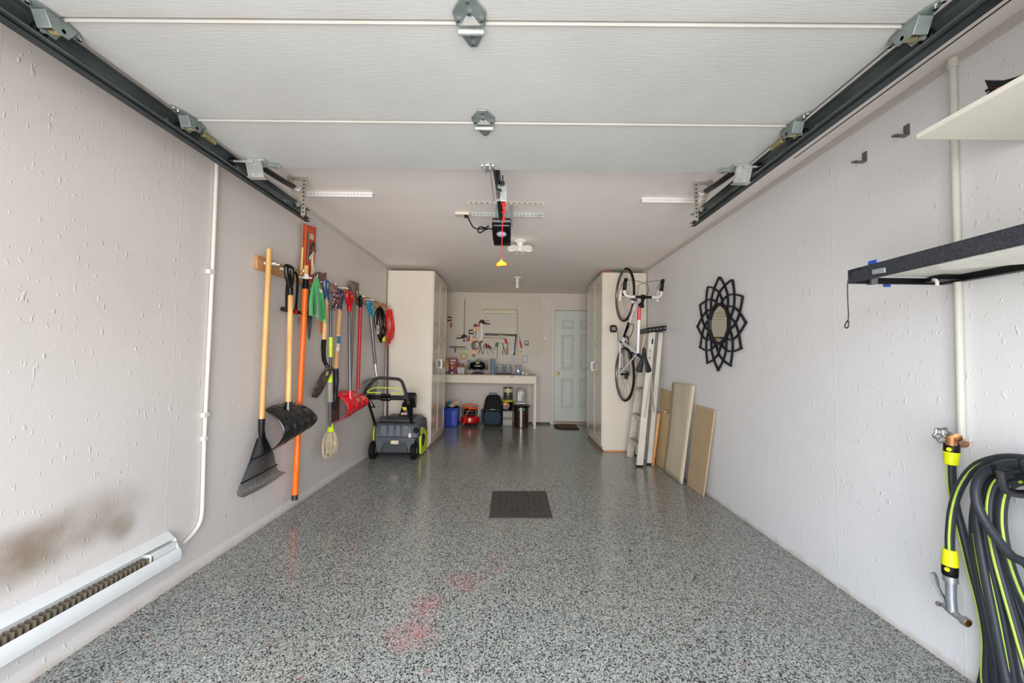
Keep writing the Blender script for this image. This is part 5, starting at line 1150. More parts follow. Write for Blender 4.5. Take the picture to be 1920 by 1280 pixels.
# ---- things under the bench
blue = mat('bin_blue', (34, 62, 160), .35)
t = thing('blue_bin', (-1.09, 7.13, 0), 'blue recycling bin full of rope and cloths under the left end of the bench', 'bin')
def taper(q, cx, cy, secs): q.loft([[Vector((cx + sx * w_, cy + sy * d_, z)) for sx, sy in ((-1,-1),(1,-1),(1,1),(-1,1))] for z, w_, d_ in secs])
q = MB(); taper(q, -1.105, 7.14, [(.002, .105, .095), (.31, .125, .115), (.315, .135, .125), (.335, .135, .125), (.335, .120, .110), (.06, .100, .09)]); q.build('bin_body', blue, t, bevel=.006)
q = MB(); q.box((-1.10, 7.012, .03), (-1.02, 7.028, .30)); q.build('bin_rib', mat('bin_blue_light', (52, 74, 172), .35), t, bevel=.006)
q = MB(); rp_ = []
for k_ in range(4):
    for j in range(10):
        a = 2 * PI * j / 10; rp_.append(Vector((-1.055 + math.cos(a) * (.026 + .010 * k_) * .9 + math.sin(a) * (.03 + .014 * k_), 7.10 - .01 * k_, .40 + math.sin(a) * (.035 + .012 * k_) * .75)))
q.tube(cat(rp_, 2), .0085, 7); tag(q.build('rope_coil', mat('beige_rope', (206, 182, 150), .85, bump=.5, bscale=200)), 'coiled beige rope lying on top of the blue bin', 'rope')
q = MB(); q.ball((-1.155, 7.12, .385), .06, 14, (1, .8, .95)); tag(q.build('teal_cloth', mat('teal_cloth', (58, 108, 124), .9, vary=.3, scale=20)), 'bunched teal cloth in the blue bin', 'cloth')
q = MB(); q.grid(16, 10, lambda u, v: Vector((-1.215 + .225 * u, 7.04 + .19 * v, .335 + .035 * math.sin(PI * u) * math.sin(PI * v) + .012 * math.sin(u * 19 + v * 7)))); tag(q.build('dark_bag', blackr, solid=.004), 'crumpled black bag filling the top of the blue bin', 'bag')
# air compressor
t = thing('air_compressor', (-.80, 7.25, 0), 'red pancake air compressor under the bench', 'air compressor')
cx = -.80
q = MB(); q.lathe([(.05, .035), (.12, .04), (.165, .065), (.172, .11), (.165, .155), (.12, .18), (.05, .185)], (cx, 7.27, 0), (0, 0, 1), 36); tk = q.build('tank', mat('compressor_red', (196, 16, 24), .25, coat=.4), t)
q = MB(); q.box((cx - .005, 7.092, .09), (cx + .035, 7.1, .155)); q.build('tank_label', mat('label_cream', (220, 190, 140), .4), tk)
MB().box((cx + .006, 7.088, .10), (cx + .012, 7.093, .15)).box((cx + .020, 7.088, .10), (cx + .026, 7.093, .15)).build('tank_mark', white, tk)
for a in (30, 150, 270): q = MB(); q.cyl((cx + .11 * math.cos(math.radians(a)), 7.27 + .11 * math.sin(math.radians(a)), 0), (cx + .11 * math.cos(math.radians(a)), 7.27 + .11 * math.sin(math.radians(a)), .06), .014, 10); q.build('foot', blackr, t)
q = MB(); q.box((cx - .11, 7.18, .19), (cx + .10, 7.34, .30)); q.lathe([(.03, -.10), (.05, -.09), (.05, .09), (.03, .10)], (cx, 7.20, .26), (1, 0, 0), 16); q.build('motor_cover', blackp, t, bevel=.012)
q = MB(); q.tube(cat([(cx - .12, 7.2, .18), (cx - .12, 7.2, .32), (cx + .12, 7.2, .32), (cx + .12, 7.2, .18)], 5), .008, 8); q.build('carry_frame', blackp, t)
q = MB(); rnd = random.Random(4); pts = []
for k_ in range(6):
    rx_, rz = .135 + rnd.uniform(-.03, .012), .038 + rnd.uniform(-.02, .022); zz = .335 + rnd.uniform(-.045, .04)
    for j in range(10): a = 2 * PI * j / 10; pts.append(Vector((cx + .01 + rx_ * math.cos(a), 7.16 - .075 * math.sin(a) - .005 * k_, zz + rz * math.sin(a + .4) - .02 * math.cos(a))))
pts += [Vector((cx + .02, 7.05, .31)), Vector((cx - .03, 7.04, .24)), Vector((cx - .07, 7.05, .12)), Vector((cx - .085, 7.06, .04))]
q.tube(cat(pts, 3), .0078, 7); tag(q.build('air_hose', mat('hose_orange', (242, 92, 26), .4)), 'bright orange air hose coiled on top of the red compressor', 'hose')
# backpack
bk, bk2 = mat('backpack_black', (11, 12, 14), .85, bump=.2), mat('backpack_slate', (44, 60, 72), .85, bump=.2)
t = thing('backpack', (-.385, 7.25, 0), 'black and slate blue wheeled backpack standing under the bench', 'backpack')
q = MB(); secs = []
for z, w_, d_ in ((.035, .15, .07), (.06, .17, .09), (.20, .18, .11), (.34, .17, .11), (.45, .15, .10), (.52, .125, .08), (.55, .08, .05)):
    secs.append([Vector((-.385 + math.copysign(abs(math.cos(a)) ** .5, math.cos(a)) * w_, 7.27 + math.copysign(abs(math.sin(a)) ** .6, math.sin(a)) * d_, z)) for a in [2 * PI * j / 20 for j in range(20)]])
q.loft(secs); q.build('main_compartment', bk, t)
q = MB(); secs = []
for z, w_, d_ in ((.045, .13, .03), (.08, .15, .06), (.18, .155, .07), (.24, .14, .055), (.27, .12, .03)):
    secs.append([Vector((-.39 + math.copysign(abs(math.cos(a)) ** .5, math.cos(a)) * w_, 7.15 + math.copysign(abs(math.sin(a)) ** .7, math.sin(a)) * d_, z)) for a in [2 * PI * j / 20 for j in range(20)]])
q.loft(secs); q.build('front_pocket', bk2, t)
q = MB(); q.tube(cat([(-.52, 7.16, .30), (-.46, 7.135, .30), (-.39, 7.13, .30), (-.32, 7.135, .30), (-.26, 7.16, .30)], 4), .024, 8, flat=.5); q.build('zip_panel', bk2, t)
MB().box((-.425, 7.110, .297), (-.345, 7.125, .313)).build('name_patch', mat('patch_white', (206, 208, 208), .6), t, bevel=.002)
q = MB(); q.tube(cat([(-.50, 7.12, .10), (-.46, 7.085, .17), (-.44, 7.09, .23)], 4), .005, 6); q.build('pocket_seam', bk, t)
q = MB(); q.tube(cat([(-.28, 7.12, .10), (-.31, 7.085, .17), (-.33, 7.09, .23)], 4), .005, 6); q.build('pocket_seam', bk, t)
q = MB(); q.tube([(-.45, 7.26, .50), (-.45, 7.26, .585), (-.33, 7.26, .585), (-.33, 7.26, .50)], .008, 8); q.build('tow_handle', dgrey, t)
for x, s_ in ((-.575, -1), (-.232, 1)): q = MB(); q.lathe([(.015, 0), (.026, .02), (.026, .20), (.015, .23)], (x, 7.24, .07), (0, 0, 1), 14); q.build('side_pocket', bk2 if s_ < 0 else bk, t)
for x in (-.52, -.25): q = MB(); q.cyl((x - .012, 7.25, .03), (x + .012, 7.25, .03), .03, 14); q.build('wheel', blackr, t)
# crate stack
t = thing('paint_can', (-.12, 7.32, .47), 'open metal paint can with cream rim on top of the black and yellow bucket', 'can')
q = MB(); q.lathe([(.082, 0), (.084, .004), (.084, .205), (.088, .21), (.084, .215), (.074, .213), (.074, .19), (.002, .19)], (-.12, 7.32, .473)); q.build('can_body', mat('can_metal', (128, 122, 112), .3, .75, vary=.4, scale=12), t)
q = MB(); q.lathe([(.0848, .13), (.0848, .195)], (-.12, 7.32, .473), cap=False); q.build('cream_label', mat('can_label', (206, 196, 160), .5), t)
q = MB(); q.lathe([(.0848, .01), (.0848, .075)], (-.12, 7.32, .473), cap=False); q.build('dark_label', mat('can_dark', (58, 56, 56), .5), t)
t = thing('plastic_bucket', (-.12, 7.32, .28), 'black bucket with yellow lid under the paint can', 'bucket')
q = MB(); q.lathe([(.085, 0), (.098, .165)], (-.12, 7.32, .275)); q.build('bucket_body', blackp, t)
q = MB(); q.lathe([(.100, .158), (.112, .162), (.112, .185), (.100, .192), (.002, .192)], (-.12, 7.32, .275)); q.build('lid', mat('lid_yellow_green', (196, 190, 44), .4), t)
for x, m_, w_, z0, z1 in ((-.165, mat('label_amber', (226, 160, 40), .5), .036, .10, .15), (-.105, redp, .014, .06, .13), (-.165, mat('label_grey2', (110, 104, 110), .5), .036, .03, .098)):
    MB().box((x - w_, 7.218, .275 + z0), (x + w_, 7.222, .275 + z1)).build('label_patch', m_, t)
crm = mat('crate_grey', (146, 142, 130), .5, vary=.15)
for z, lb in ((.004, 'lower grey slatted plastic crate under the bench, on the floor'), (.142, 'upper grey slatted plastic crate, directly beneath the black bucket')):
    t = thing('plastic_crate', (-.12, 7.35, z), lb, 'crate', 'grey crates under the bench')
    MB().box((-.205, 7.25, z), (-.035, 7.44, z + .012)).build('crate_floor', crm, t)
    for (a, b_) in (((-.205, 7.25, z + .012), (-.035, 7.258, z + .12)), ((-.205, 7.432, z + .012), (-.035, 7.44, z + .12)), ((-.205, 7.258, z + .012), (-.197, 7.432, z + .12)), ((-.043, 7.258, z + .012), (-.035, 7.432, z + .12))): MB().box(a, b_).build('crate_side', crm, t, bevel=.002)
    MB().box((-.21, 7.244, z + .118), (-.03, 7.445, z + .132)).build('crate_rim', mat('crate_rim', (122, 120, 110), .5), t, bevel=.003)
    for i in range(3): MB().box((-.195 + i * .055, 7.246, z + .03), (-.155 + i * .055, 7.251, z + .10)).build('crate_rib', mat('crate_light', (168, 164, 152), .5), t)
# trash can with jug
t = thing('trash_can', (.12, 7.14, 0), 'round dark steel trash can with black lid under the bench', 'trash can')
q = MB(); q.lathe([(.125, 0), (.130, .005), (.137, .34), (.137, .36)], (.12, 7.16, .002), (0, 0, 1), 40); q.build('can_body', mat('bronze_steel', (104, 92, 84), .22, .9, vary=.1, scale=3), t)
q = MB(); q.lathe([(.132, .355), (.152, .36), (.160, .372), (.155, .385), (.12, .392), (.10, .405), (.002, .41)], (.12, 7.16, .002), (0, 0, 1), 40); q.build('lid', blackg, t)
q = MB()
for j in range(6):
    a0 = math.radians(-105 + j * 7); a1 = math.radians(-105 + (j + 1) * 7); q.mt(0 if j < 2 else 1)
    for_ = [(.12 + .1385 * math.cos(a0) , 7.16 + .1385 * math.sin(a0)), (.12 + .1385 * math.cos(a1), 7.16 + .1385 * math.sin(a1))]
    q.add([(for_[0][0], for_[0][1], .312), (for_[1][0], for_[1][1], .312), (for_[1][0], for_[1][1], .343), (for_[0][0], for_[0][1], .343)], [(0, 1, 2, 3)])
q.build('rim_sticker', [mat('sticker_pale', (206, 196, 190), .4), mat('sticker_green', (42, 150, 110), .4)], t)
t = tag(MB().box((.03, 7.10, .413), (.19, 7.22, .432)).build('white_tray', white, bevel=.004), 'small white tray between trash can lid and plastic jug', 'tray')
t = thing('plastic_jug', (.12, 7.18, .433), 'translucent plastic jug with green emblem standing on the trash can', 'jug')
q = MB(); secs = []
for z, w_, d_ in ((.433, .080, .045), (.45, .088, .05), (.58, .092, .05), (.66, .085, .048), (.69, .06, .035)):
    secs.append([Vector((.115 + math.copysign(abs(math.cos(a)) ** .5, math.cos(a)) * w_, 7.18 + math.copysign(abs(math.sin(a)) ** .5, math.sin(a)) * d_, z)) for a in [2 * PI * j / 20 for j in range(20)]])
q.loft(secs); q.build('jug_body', mat('milky_plastic', (172, 168, 164), .25, trans=.25), t)
q = MB(); q.lathe([(.018, 0), (.018, .02)], (.155, 7.18, .688)); q.build('cap', white, t)
q = MB(); q.lathe([(.002, 0), (.022, 0), (.022, .002), (.002, .002)], (.15, 7.128, .555), (0, -1, 0), 20); q.build('green_emblem', mat('emblem_green', (30, 120, 60), .4), t)
MB().box((.055, 7.128, .47), (.12, 7.130, .60)).build('paper_label', mat('label_mist', (196, 198, 190), .4), t)
# ================================================================ right wall
XW = XR
# ---- lotus mirror
t = thing('flower_mirror', (XW - .01, 3.45, 1.14), 'round mirror in a black interlaced petal frame on the right wall', 'mirror')
mc = Vector((XW - .022, 3.45, 1.536)); fm = mat('mirror_frame_black', (28, 28, 33), .5, spec=.25)
def MP(r, a, dx=0): return mc + Vector((dx, -math.cos(a) * r, math.sin(a) * r))   # a=0 points toward the camera
RO, RI = .403, .172
S_ = lambda f: f * f * (3 - 2 * f)
for k_ in range(12):
    a0 = math.radians(87.5 + 30 * k_)
    for sd in (-1, 1):
        pts = []
        for (r, da) in ((RO, 0), (.352, 9), (.315, 17), (.275, 26.5), (.235, 35), (.20, 42), (RI, 45)):
            pts.append(MP(r, a0 + sd * math.radians(da), -.004 * sd))
        q = MB(); cp = cat(pts, 4); vs = []; fs = []
        # flat strap standing off the wall
        for i, p in enumerate(cp):
            tg = (cp[min(i+1, len(cp)-1)] - cp[max(i-1, 0)]).normalized(); nn = tg.cross(Vector((1, 0, 0))).normalized()
            wd = .0056 if i > 2 else .0066
            vs += [p - nn * wd + Vector((.010, 0, 0)), p + nn * wd + Vector((.010, 0, 0)), p + nn * wd - Vector((.006, 0, 0)), p - nn * wd - Vector((.006, 0, 0))]
        n_ = len(cp)
        for i in range(n_ - 1):
            for j in range(4): fs.append((i*4+j, i*4+(j+1) % 4, (i+1)*4+(j+1) % 4, (i+1)*4+j))
        fs += [(0, 1, 2, 3), tuple((n_-1)*4 + j for j in range(4))]
        q.add(vs, fs); q.build('petal_strap', fm, t)
q = MB()
for i in range(12):
    a, b_ = math.radians(15 + 87.5 + 30 * i), math.radians(45 + 87.5 + 30 * i)
    q.add([MP(.186, a, .008), MP(.186, b_, .008), MP(.160, b_, .008), MP(.160, a, .008), MP(.186, a, -.012), MP(.186, b_, -.012), MP(.160, b_, -.012), MP(.160, a, -.012)], [(0,3,2,1),(4,5,6,7),(0,1,5,4),(1,2,6,5),(2,3,7,6),(3,0,4,7)])
q.build('inner_rim', fm, t)
q = MB(); q.prism([(math.cos(math.radians(15 + 87.5 + 30 * i)) * .162, math.sin(math.radians(15 + 87.5 + 30 * i)) * .162) for i in range(12)], mc + Vector((.006, 0, 0)), (0, -1, 0), (0, 0, 1), (-.004, 0, 0)); q.build('mirror_glass', mat('mirror_silver', (232, 232, 230), .02, 1, vary=0), t, smooth=False)

# ---- pipe, faucet, hose
c0 = Vector((XW - .016, 1.597, .925))
q = MB(); q.tube([c0, Vector((XW - .016, 1.585, 2.43))], .0125, 12); pp = tag(q.build('water_pipe', mat('pipe_paint', (206, 204, 194), .45, vary=.03)), 'white painted water pipe running up the right wall above the tap', 'pipe')
q = MB(); q.tube([Vector((XW - .016, 1.585, 2.41)), Vector((XW - .016, 1.585, 2.45))], .0175, 12); q.build('pipe_sleeve', mat('pipe_paint', (206, 204, 194), .45), pp)
t = thing('wall_tap', (1.70, 1.65, .86), 'old brass wall tap with worn metal wheel handle at the foot of the pipe', 'tap')
cp_ = mat('copper_patina', (176, 122, 78), .4, .6, vary=.3, scale=40)
def RP(px, py, X=1.68): return onX(px, py, X)
q = MB(); q.tube([Vector((XW, 1.60, .905)), Vector((XW - .03, 1.60, .905)), RP(1795, 820), RP(1783, 823)], [.016, .016, .0145, .017], 12); q.build('tap_body', cp_, t)
q = MB(); q.tube([RP(1784, 819), RP(1784, 834)], [.017, .016], 12); q.build('spout', cp_, t)
q = MB(); hc_ = RP(1768, 816, 1.67); ax = Vector((-.9, -.25, .15)).normalized(); u = ax.orthogonal().normalized(); w_ = ax.cross(u)
q.tube([hc_ + (u * math.cos(2*PI*i/24) + w_ * math.sin(2*PI*i/24)) * (.026 + .004 * math.cos(2*PI*i/24*6)) for i in range(24)], .005, 7, closed=True)
for i in range(5): q.tube([hc_, hc_ + (u * math.cos(2*PI*i/5) + w_ * math.sin(2*PI*i/5)) * .026], .0035, 6)
q.build('wheel_handle', steel, t)
q = MB(); q.tube([hc_, RP(1780, 820)], .006, 8); q.build('valve_stem', steel, t)
q = MB(); q.obox(RP(1802, 822, 1.755), (0, .035, .0), (0, 0, .008), (.004, 0, 0)); q.build('wall_strap', paint, t, bevel=.003)
# hose
hos = mat('hose_black', (50, 54, 60), .4, vary=.1, spec=.35); hosl = mat('hose_stripe', (176, 206, 70), .4)
lim2 = mat('connector_yellow', (222, 224, 20), .35)
t = thing('garden_hose', (1.65, 1.4, .05), 'black garden hose with lime stripe coiled on the right wall, yellow connectors', 'hose')
rh = .0140
def hose(px, X, closed_tail=None, stripe=None):
    pts = [onX(a, b_, X if not hasattr(X, '__len__') else X[i]) for i, (a, b_) in enumerate(px)]
    if closed_tail: pts += [Vector(p) for p in closed_tail]
    cp = cat(pts, 8); q = MB(); q.tube(cp, rh, 12); h = q.build('hose_loop', hos, t)
    if stripe is not None:
        s_ = []
        for i, p in enumerate(cp):
            tg = (cp[min(i+1, len(cp)-1)] - cp[max(i-1, 0)]).normalized(); toC = (Vector((0, 0, HC)) - p).normalized()
            side = tg.cross(toC).normalized(); d_ = (toC * math.cos(stripe) + side * math.sin(stripe)).normalized()
            s_.append(p + d_ * (rh - .0028))
        q = MB(); q.tube(s_, .0048, 7); q.build('stripe', hosl, h)
hose([(1784, 868), (1785, 905), (1792, 950), (1805, 1000), (1822, 1070), (1838, 1130), (1850, 1200), (1852, 1290)], 1.73, [(1.73, 1.45, .03)], 1.15)
hose([(1781, 1035), (1781, 1000), (1786, 955), (1800, 912), (1826, 877), (1862, 861), (1905, 858), (1960, 870)], 1.66, [(1.66, 1.22, .85), (1.66, 1.17, .7), (1.68, 1.18, .3)], -.15)
hose([(1890, 874), (1856, 878), (1836, 896), (1829, 925), (1838, 960), (1862, 1000), (1895, 1040), (1940, 1080)], 1.62, [(1.62, 1.22, .3)])
hose([(1890, 880), (1858, 885), (1838, 905), (1830, 950), (1836, 1010), (1848, 1080), (1862, 1150), (1880, 1240), (1890, 1290)], 1.665, [(1.68, 1.42, .035)])
hose([(1900, 884), (1868, 892), (1850, 915), (1843, 960), (1850, 1020), (1866, 1090), (1884, 1170), (1905, 1290)], 1.68, [(1.68, 1.40, .03)], .9)
hose([(1905, 890), (1876, 899), (1860, 925), (1856, 970), (1866, 1035), (1886, 1110), (1912, 1200), (1935, 1290)], 1.66, [(1.67, 1.36, .03)], .6)
hose([(1910, 896), (1884, 906), (1870, 930), (1867, 975), (1878, 1040), (1900, 1110), (1930, 1190), (1960, 1290)], 1.69, [(1.69, 1.36, .03)])
hose([(1915, 902), (1892, 912), (1880, 940), (1878, 985), (1888, 1040), (1908, 1100), (1940, 1170)], 1.66, [(1.66, 1.25, .2)], -.1)
hose([(1852, 905), (1833, 935), (1826, 985), (1830, 1050), (1842, 1120), (1855, 1180), (1866, 1240), (1872, 1295)], 1.71, [(1.71, 1.45, .03)], -1.1)
hose([(1830, 1000), (1842, 1075), (1860, 1150), (1885, 1225), (1912, 1290)], 1.70, [(1.70, 1.38, .03)], .5)
hose([(1849, 1195), (1852, 1230), (1846, 1262), (1840, 1300)], 1.74, [(1.72, 1.50, .02)])
for i, zz in enumerate((.886, .868, .85, .832)):     # short runs over the hanger to the right
    q = MB(); yy = 1.33; q.tube(cat([(1.62 + .03 * i, 1.37, zz - .01), (1.61 + .03 * i, 1.32, zz + .012), (1.60 + .03 * i, 1.26, zz + .01), (1.60 + .03 * i, 1.18, zz - .06), (1.60 + .03 * i, 1.15, zz - .2)], 6), rh, 10); q.build('hose_loop', hos, t)
q = MB(); q.tube(cat([RP(1862, 872, 1.60), RP(1868, 893, 1.59), RP(1885, 912, 1.60), RP(1903, 920, 1.62), RP(1925, 921, 1.62)], 6), .0055, 7); q.build('tie_strap', blackr, t)
q = MB(); q.tube(cat([RP(1912, 862, 1.60), RP(1918, 880, 1.59), RP(1935, 900, 1.60)], 6), .0055, 7); q.build('tie_strap', blackr, t)
hh = thing('hose_hanger', (XW, 1.3, .80), 'curved hanger bracket on the wall under the coiled garden hose', 'bracket')
q = MB(); q.tube(cat([(XW, 1.32, .80), (1.66, 1.32, .795), (1.585, 1.32, .81), (1.57, 1.32, .87)]), .010, 8); q.build('hanger_arm', dgrey, hh); MB().box((XW - .006, 1.27, .76), (XW, 1.37, .84)).build('hanger_plate', dgrey, hh)
def connector(px0, px1, X, name):
    a, b_ = RP(*px0, X), RP(*px1, X); ax = b_ - a
    q = MB(); q.tube([a, a + ax * .1, a + ax * .42], [.020, .0235, .0235], 16); c_ = q.build(name, blackp, t)
    pts, rs = [], []
    for i in range(13): pts.append(a + ax * (.42 + .58 * i / 12)); rs.append((.0255 - .0045 * i / 12) * (1 if i % 2 else .955))
    q = MB(); q.tube(pts, rs, 16); q.build('ribbed_grip', lim2, c_)
    q = MB(); q.ball(a + ax * .30 + Vector((-.021, -.010, 0)), .0085, 10); q.build('release_button', lim2, c_)
connector((1784.5, 829), (1783.5, 870), 1.70, 'tap_connector')
connector((1781, 1080), (1781, 1029), 1.66, 'nozzle_connector')
t = thing('spray_nozzle', (1.66, 1.66, .2), 'metal spray nozzle with trigger lever hanging from the hose end', 'nozzle')
N = lambda x, y: RP(x, y, 1.66)
zinc = mat('cast_zinc', (168, 172, 176), .35, .7, vary=.12)
q = MB(); q.tube([N(1782, 1079), N(1782.5, 1090)], .0215, 14); q.tube([N(1782.5, 1088), N(1783, 1120), N(1785, 1146)], [.0165, .0155, .0165], 12); q.build('nozzle_body', zinc, t)
q = MB(); q.tube(cat([N(1748, 1073), N(1752, 1080), N(1756, 1095), N(1763, 1110), N(1771, 1123), N(1773, 1133)], 4), [.010] + [.011] * 8 + [.008] * 12, 8, flat=.7); q.build('trigger', zinc, t)
q = MB(); q.tube([N(1770, 1134), N(1784, 1145), N(1800, 1158), N(1808, 1164)], [.010, .014, .011, .012], 12); q.build('spout_pipe', zinc, t)
q = MB(); q.tube([N(1806, 1162), N(1815, 1168)], .0165, 14); q.build('spout_ring', zinc, t)
q = MB(); q.tube([N(1814.5, 1167.7), N(1816, 1168.7)], .0125, 12); q.build('brass_tip', brass, t)
q = MB(); q.tube([N(1760, 1132), N(1770, 1134)], .007, 10); q.ball(N(1759.5, 1131.5), .009, 10); q.build('adjusting_nut', steel, t)
q = MB()
for i in range(5): q.ball(N(1788, 1098 + i * 8), .0055, 8)
q.build('finger_grip', zinc, t)

# ---- shelves
melam = mat('white_melamine', (218, 216, 204), .35, vary=.02)
t = tag(MB().box((1.365, YF + .1, 1.983), (XW - .002, 1.352, 2.001)).build('wall_shelf', melam, bevel=.001), 'upper white wall shelf high on the right', 'shelf')
t = thing('fabric_gear', (1.47, 1.12, 2.002), 'black and red fabric item with small pointed tabs lying on the upper shelf', 'gear')
def US(px, py, X=1.42): return onX(px, py, X)
tri = [US(1846, 150, 1.47), US(1862, 153, 1.47), US(1880, 151, 1.47), US(1905, 144, 1.47), US(1940, 130, 1.47), US(1950, 165, 1.47), US(1890, 190, 1.47), US(1858, 186, 1.47), US(1862, 178, 1.47), US(1856, 174, 1.47), US(1853, 166, 1.47)]
q = MB(); n_ = len(tri)
q.add(tri + [p + Vector((.12, 0, 0)) for p in tri], [tuple(range(n_)), tuple(range(2 * n_ - 1, n_ - 1, -1))] + [(i, (i+1) % n_, n_ + (i+1) % n_, n_ + i) for i in range(n_)]); q.build('shell', mat('black_nylon', (16, 16, 18), .8), t)
tri = [US(1867, 165, 1.466), US(1880, 161.5, 1.466), US(1900, 156.5, 1.466), US(1912, 160, 1.466), US(1880, 176, 1.466), US(1872, 175, 1.466)]
q = MB(); q.add(tri + [p + Vector((.02, 0, 0)) for p in tri], [tuple(range(6)), tuple(range(11, 5, -1))] + [(i, (i+1) % 6, 6 + (i+1) % 6, 6 + i) for i in range(6)]); q.build('red_panel', mat('red_fabric', (196, 14, 18), .7), t)
for (x0, y0_, x1, y1_) in ((1853, 168, 1848.5, 171), (1857, 173, 1852, 176), (1861, 178, 1855.5, 181)): q = MB(); q.tube([US(x0, y0_, 1.475), US(x1, y1_, 1.475)], .004, 6); q.build('tab', mat('black_nylon', (16, 16, 18), .8), t)
# lower rack: felt covered frame with boards on it
felt = spatter_mat('charcoal_felt', (36, 38, 44), (56, 58, 64), 260, .5, .95)
t = thing('felt_covered_shelf', (1.57, .8, 1.535), 'lower shelf frame wrapped in charcoal felt, fixed to the right wall', 'shelf')
MB().box((1.372, YF + .1, 1.540), (1.380, 1.655, 1.597)).build('felt_front_bar', felt, t, bevel=.002)
MB().box((1.380, 1.640, 1.540), (1.765, 1.655, 1.565)).build('end_bar', blackp, t, bevel=.002)
MB().box((1.735, YF + .1, 1.540), (1.768, 1.640, 1.565)).build('wall_bar', blackp, t, bevel=.002)
MB().box((1.66, 1.560, 1.545), (1.735, 1.640, 1.562)).build('corner_plate', blackp, t)
MB().box((1.45, 1.630, 1.537), (1.475, 1.66, 1.566)).build('clip_block', greyp, t, bevel=.003)
q = MB(); q.tube(cat([RP(1750, 524, 1.66), RP(1755, 525, 1.655), RP(1757, 530, 1.655), RP(1757, 534, 1.66)], 5), .006, 8); q.build('white_hook', white, t)
MB().obox(onX(1647.5, 508, 1.369), (.003, 0, 0), (0, .028, .002), (0, 0, .010)).build('grey_tag', mat('grey_tag', (140, 144, 148), .4), t, bevel=.003)
bt_ = mat('blue_tape', (40, 76, 176), .5)
MB().box((1.378, 1.535, 1.592), (1.386, 1.565, 1.612)).build('blue_tape', bt_, t); MB().box((1.52, 1.652, 1.530), (1.545, 1.659, 1.540)).build('blue_tape', bt_, t)
tag(MB().box((1.384, YF + .1, 1.5665), (XW - .003, 1.63, 1.582)).build('shelf_board', melam, bevel=.001), 'white board resting on the felt covered lower frame', 'board')
tag(MB().prism([(1.43, YF + .1), (1.725, YF + .1), (1.725, 1.30), (1.52, 1.43), (1.43, 1.36)], (0, 0, 1.549), (1, 0, 0), (0, 1, 0), (0, 0, .014)).build('loose_board', mat('white_melamine2', (222, 220, 208), .4)), 'loose white panel lying under the lower shelf board', 'board')
q = MB(); q.tube(cat([onX(1617, 507, 1.376), onX(1611, 504, 1.37), onX(1602, 505, 1.37), onX(1594, 515, 1.37), onX(1589.5, 530, 1.37), onX(1589.5, 560, 1.37), onX(1591, 590, 1.37), onX(1590, 601, 1.37)], 5), .0022, 6)
q.tube(cat([onX(1590, 600, 1.37), onX(1591.5, 606, 1.37), onX(1590.5, 612, 1.37), onX(1587, 615, 1.37), onX(1584, 612, 1.37), onX(1586, 606, 1.37), onX(1589, 601, 1.37)], 5), .0024, 6)
tag(q.build('wire_leash', mat('wire_dark', (44, 40, 44), .4, .5)), 'thin dark wire with a small loop hanging from the felt covered bar', 'wire')
# small wall brackets
for (px, py, lb) in ((1612, 303, 'farther of two small L-shaped steel brackets high on the right wall'), (1691, 254, 'nearer of two small L-shaped steel brackets high on the right wall')):
    p = onX(px + 10, py, XW); q = MB(); q.box((XW - .004, p.y - .014, p.z), (XW, p.y + .014, p.z + .05)); q.box((XW - .052, p.y - .012, p.z - .004), (XW, p.y + .012, p.z + .001)); q.lathe([(.010, 0), (.013, 0), (.013, .005), (.010, .005)], (XW - .055, p.y, p.z - .004), (0, 0, 1), 14)
    tag(q.build('angle_bracket', mat('dull_bracket_steel', (112, 114, 108), .45, .5), bevel=.001), lb, 'bracket', 'small brackets on the right wall')

# ---- boards leaning on the right wall
def leaning(name, m_, p, lb, th=.012, grp=None, bev=.001, origin=None):
    """p: bottom-near, bottom-far, top-far, top-near as (X,Y,Z)"""
    cs = [Vector(c) for c in p]; q = MB(); nn = (cs[1] - cs[0]).cross(cs[3] - cs[0]).normalized()
    if nn.x < 0: nn = -nn
    q.add(cs + [c + nn * th for c in cs], [(0,1,2,3),(7,6,5,4),(0,4,5,1),(1,5,6,2),(2,6,7,3),(3,7,4,0)])
    return tag(q.build(name, m_, bevel=bev), lb, 'board', grp)
G_ = 'boards leaning on the right wall'
pb = spatter_mat('particle_board', (192, 168, 134), (180, 154, 120), 90, .5, .7)
mdf = wood_mat('yellow_hardboard', (208, 184, 142), (198, 172, 126), 6, (1, 1, .3), .5)
ply = wood_mat('weathered_plywood', (216, 203, 180), (200, 186, 160), 7, (1, 1, .22), .6, knots=.7)
leaning('particle_board', pb, [(1.70, 3.655, .002), (1.70, 3.99, .002), (1.750, 3.90, .79), (1.750, 3.535, .79)], 'brown particle board, nearest panel leaning on the right wall', .012, G_)
# bowed plywood plank
q = MB()
def plf(u, v):
    y0_, y1_ = 3.99 + (3.875 - 3.99) * v, 4.49 + (4.42 - 4.49) * v
    return Vector((1.655 + .075 * v + .012 * math.sin(PI * v), y0_ + (y1_ - y0_) * u + .03 * math.sin(PI * v) * (1 - u), .004 + .975 * v))
q.grid(6, 16, plf); tag(q.build('plywood_plank', ply, solid=.009), 'tall pale weathered plywood plank, slightly bowed, against the right wall', 'board', G_)
leaning('hardboard_panel', mdf, [(1.675, 4.495, .002), (1.675, 4.81, .002), (1.725, 4.80, .625), (1.725, 4.47, .625)], 'low yellowish hardboard panel between the ladder and the plywood plank', .008, G_)
leaning('tall_hardboard', mat('tan_hardboard', (190, 164, 122), .6, vary=.06), [(1.715, 4.47, .002), (1.715, 4.85, .002), (1.755, 4.85, .885), (1.755, 4.455, .87)], 'taller tan hardboard behind the low yellowish panel', .006, G_)
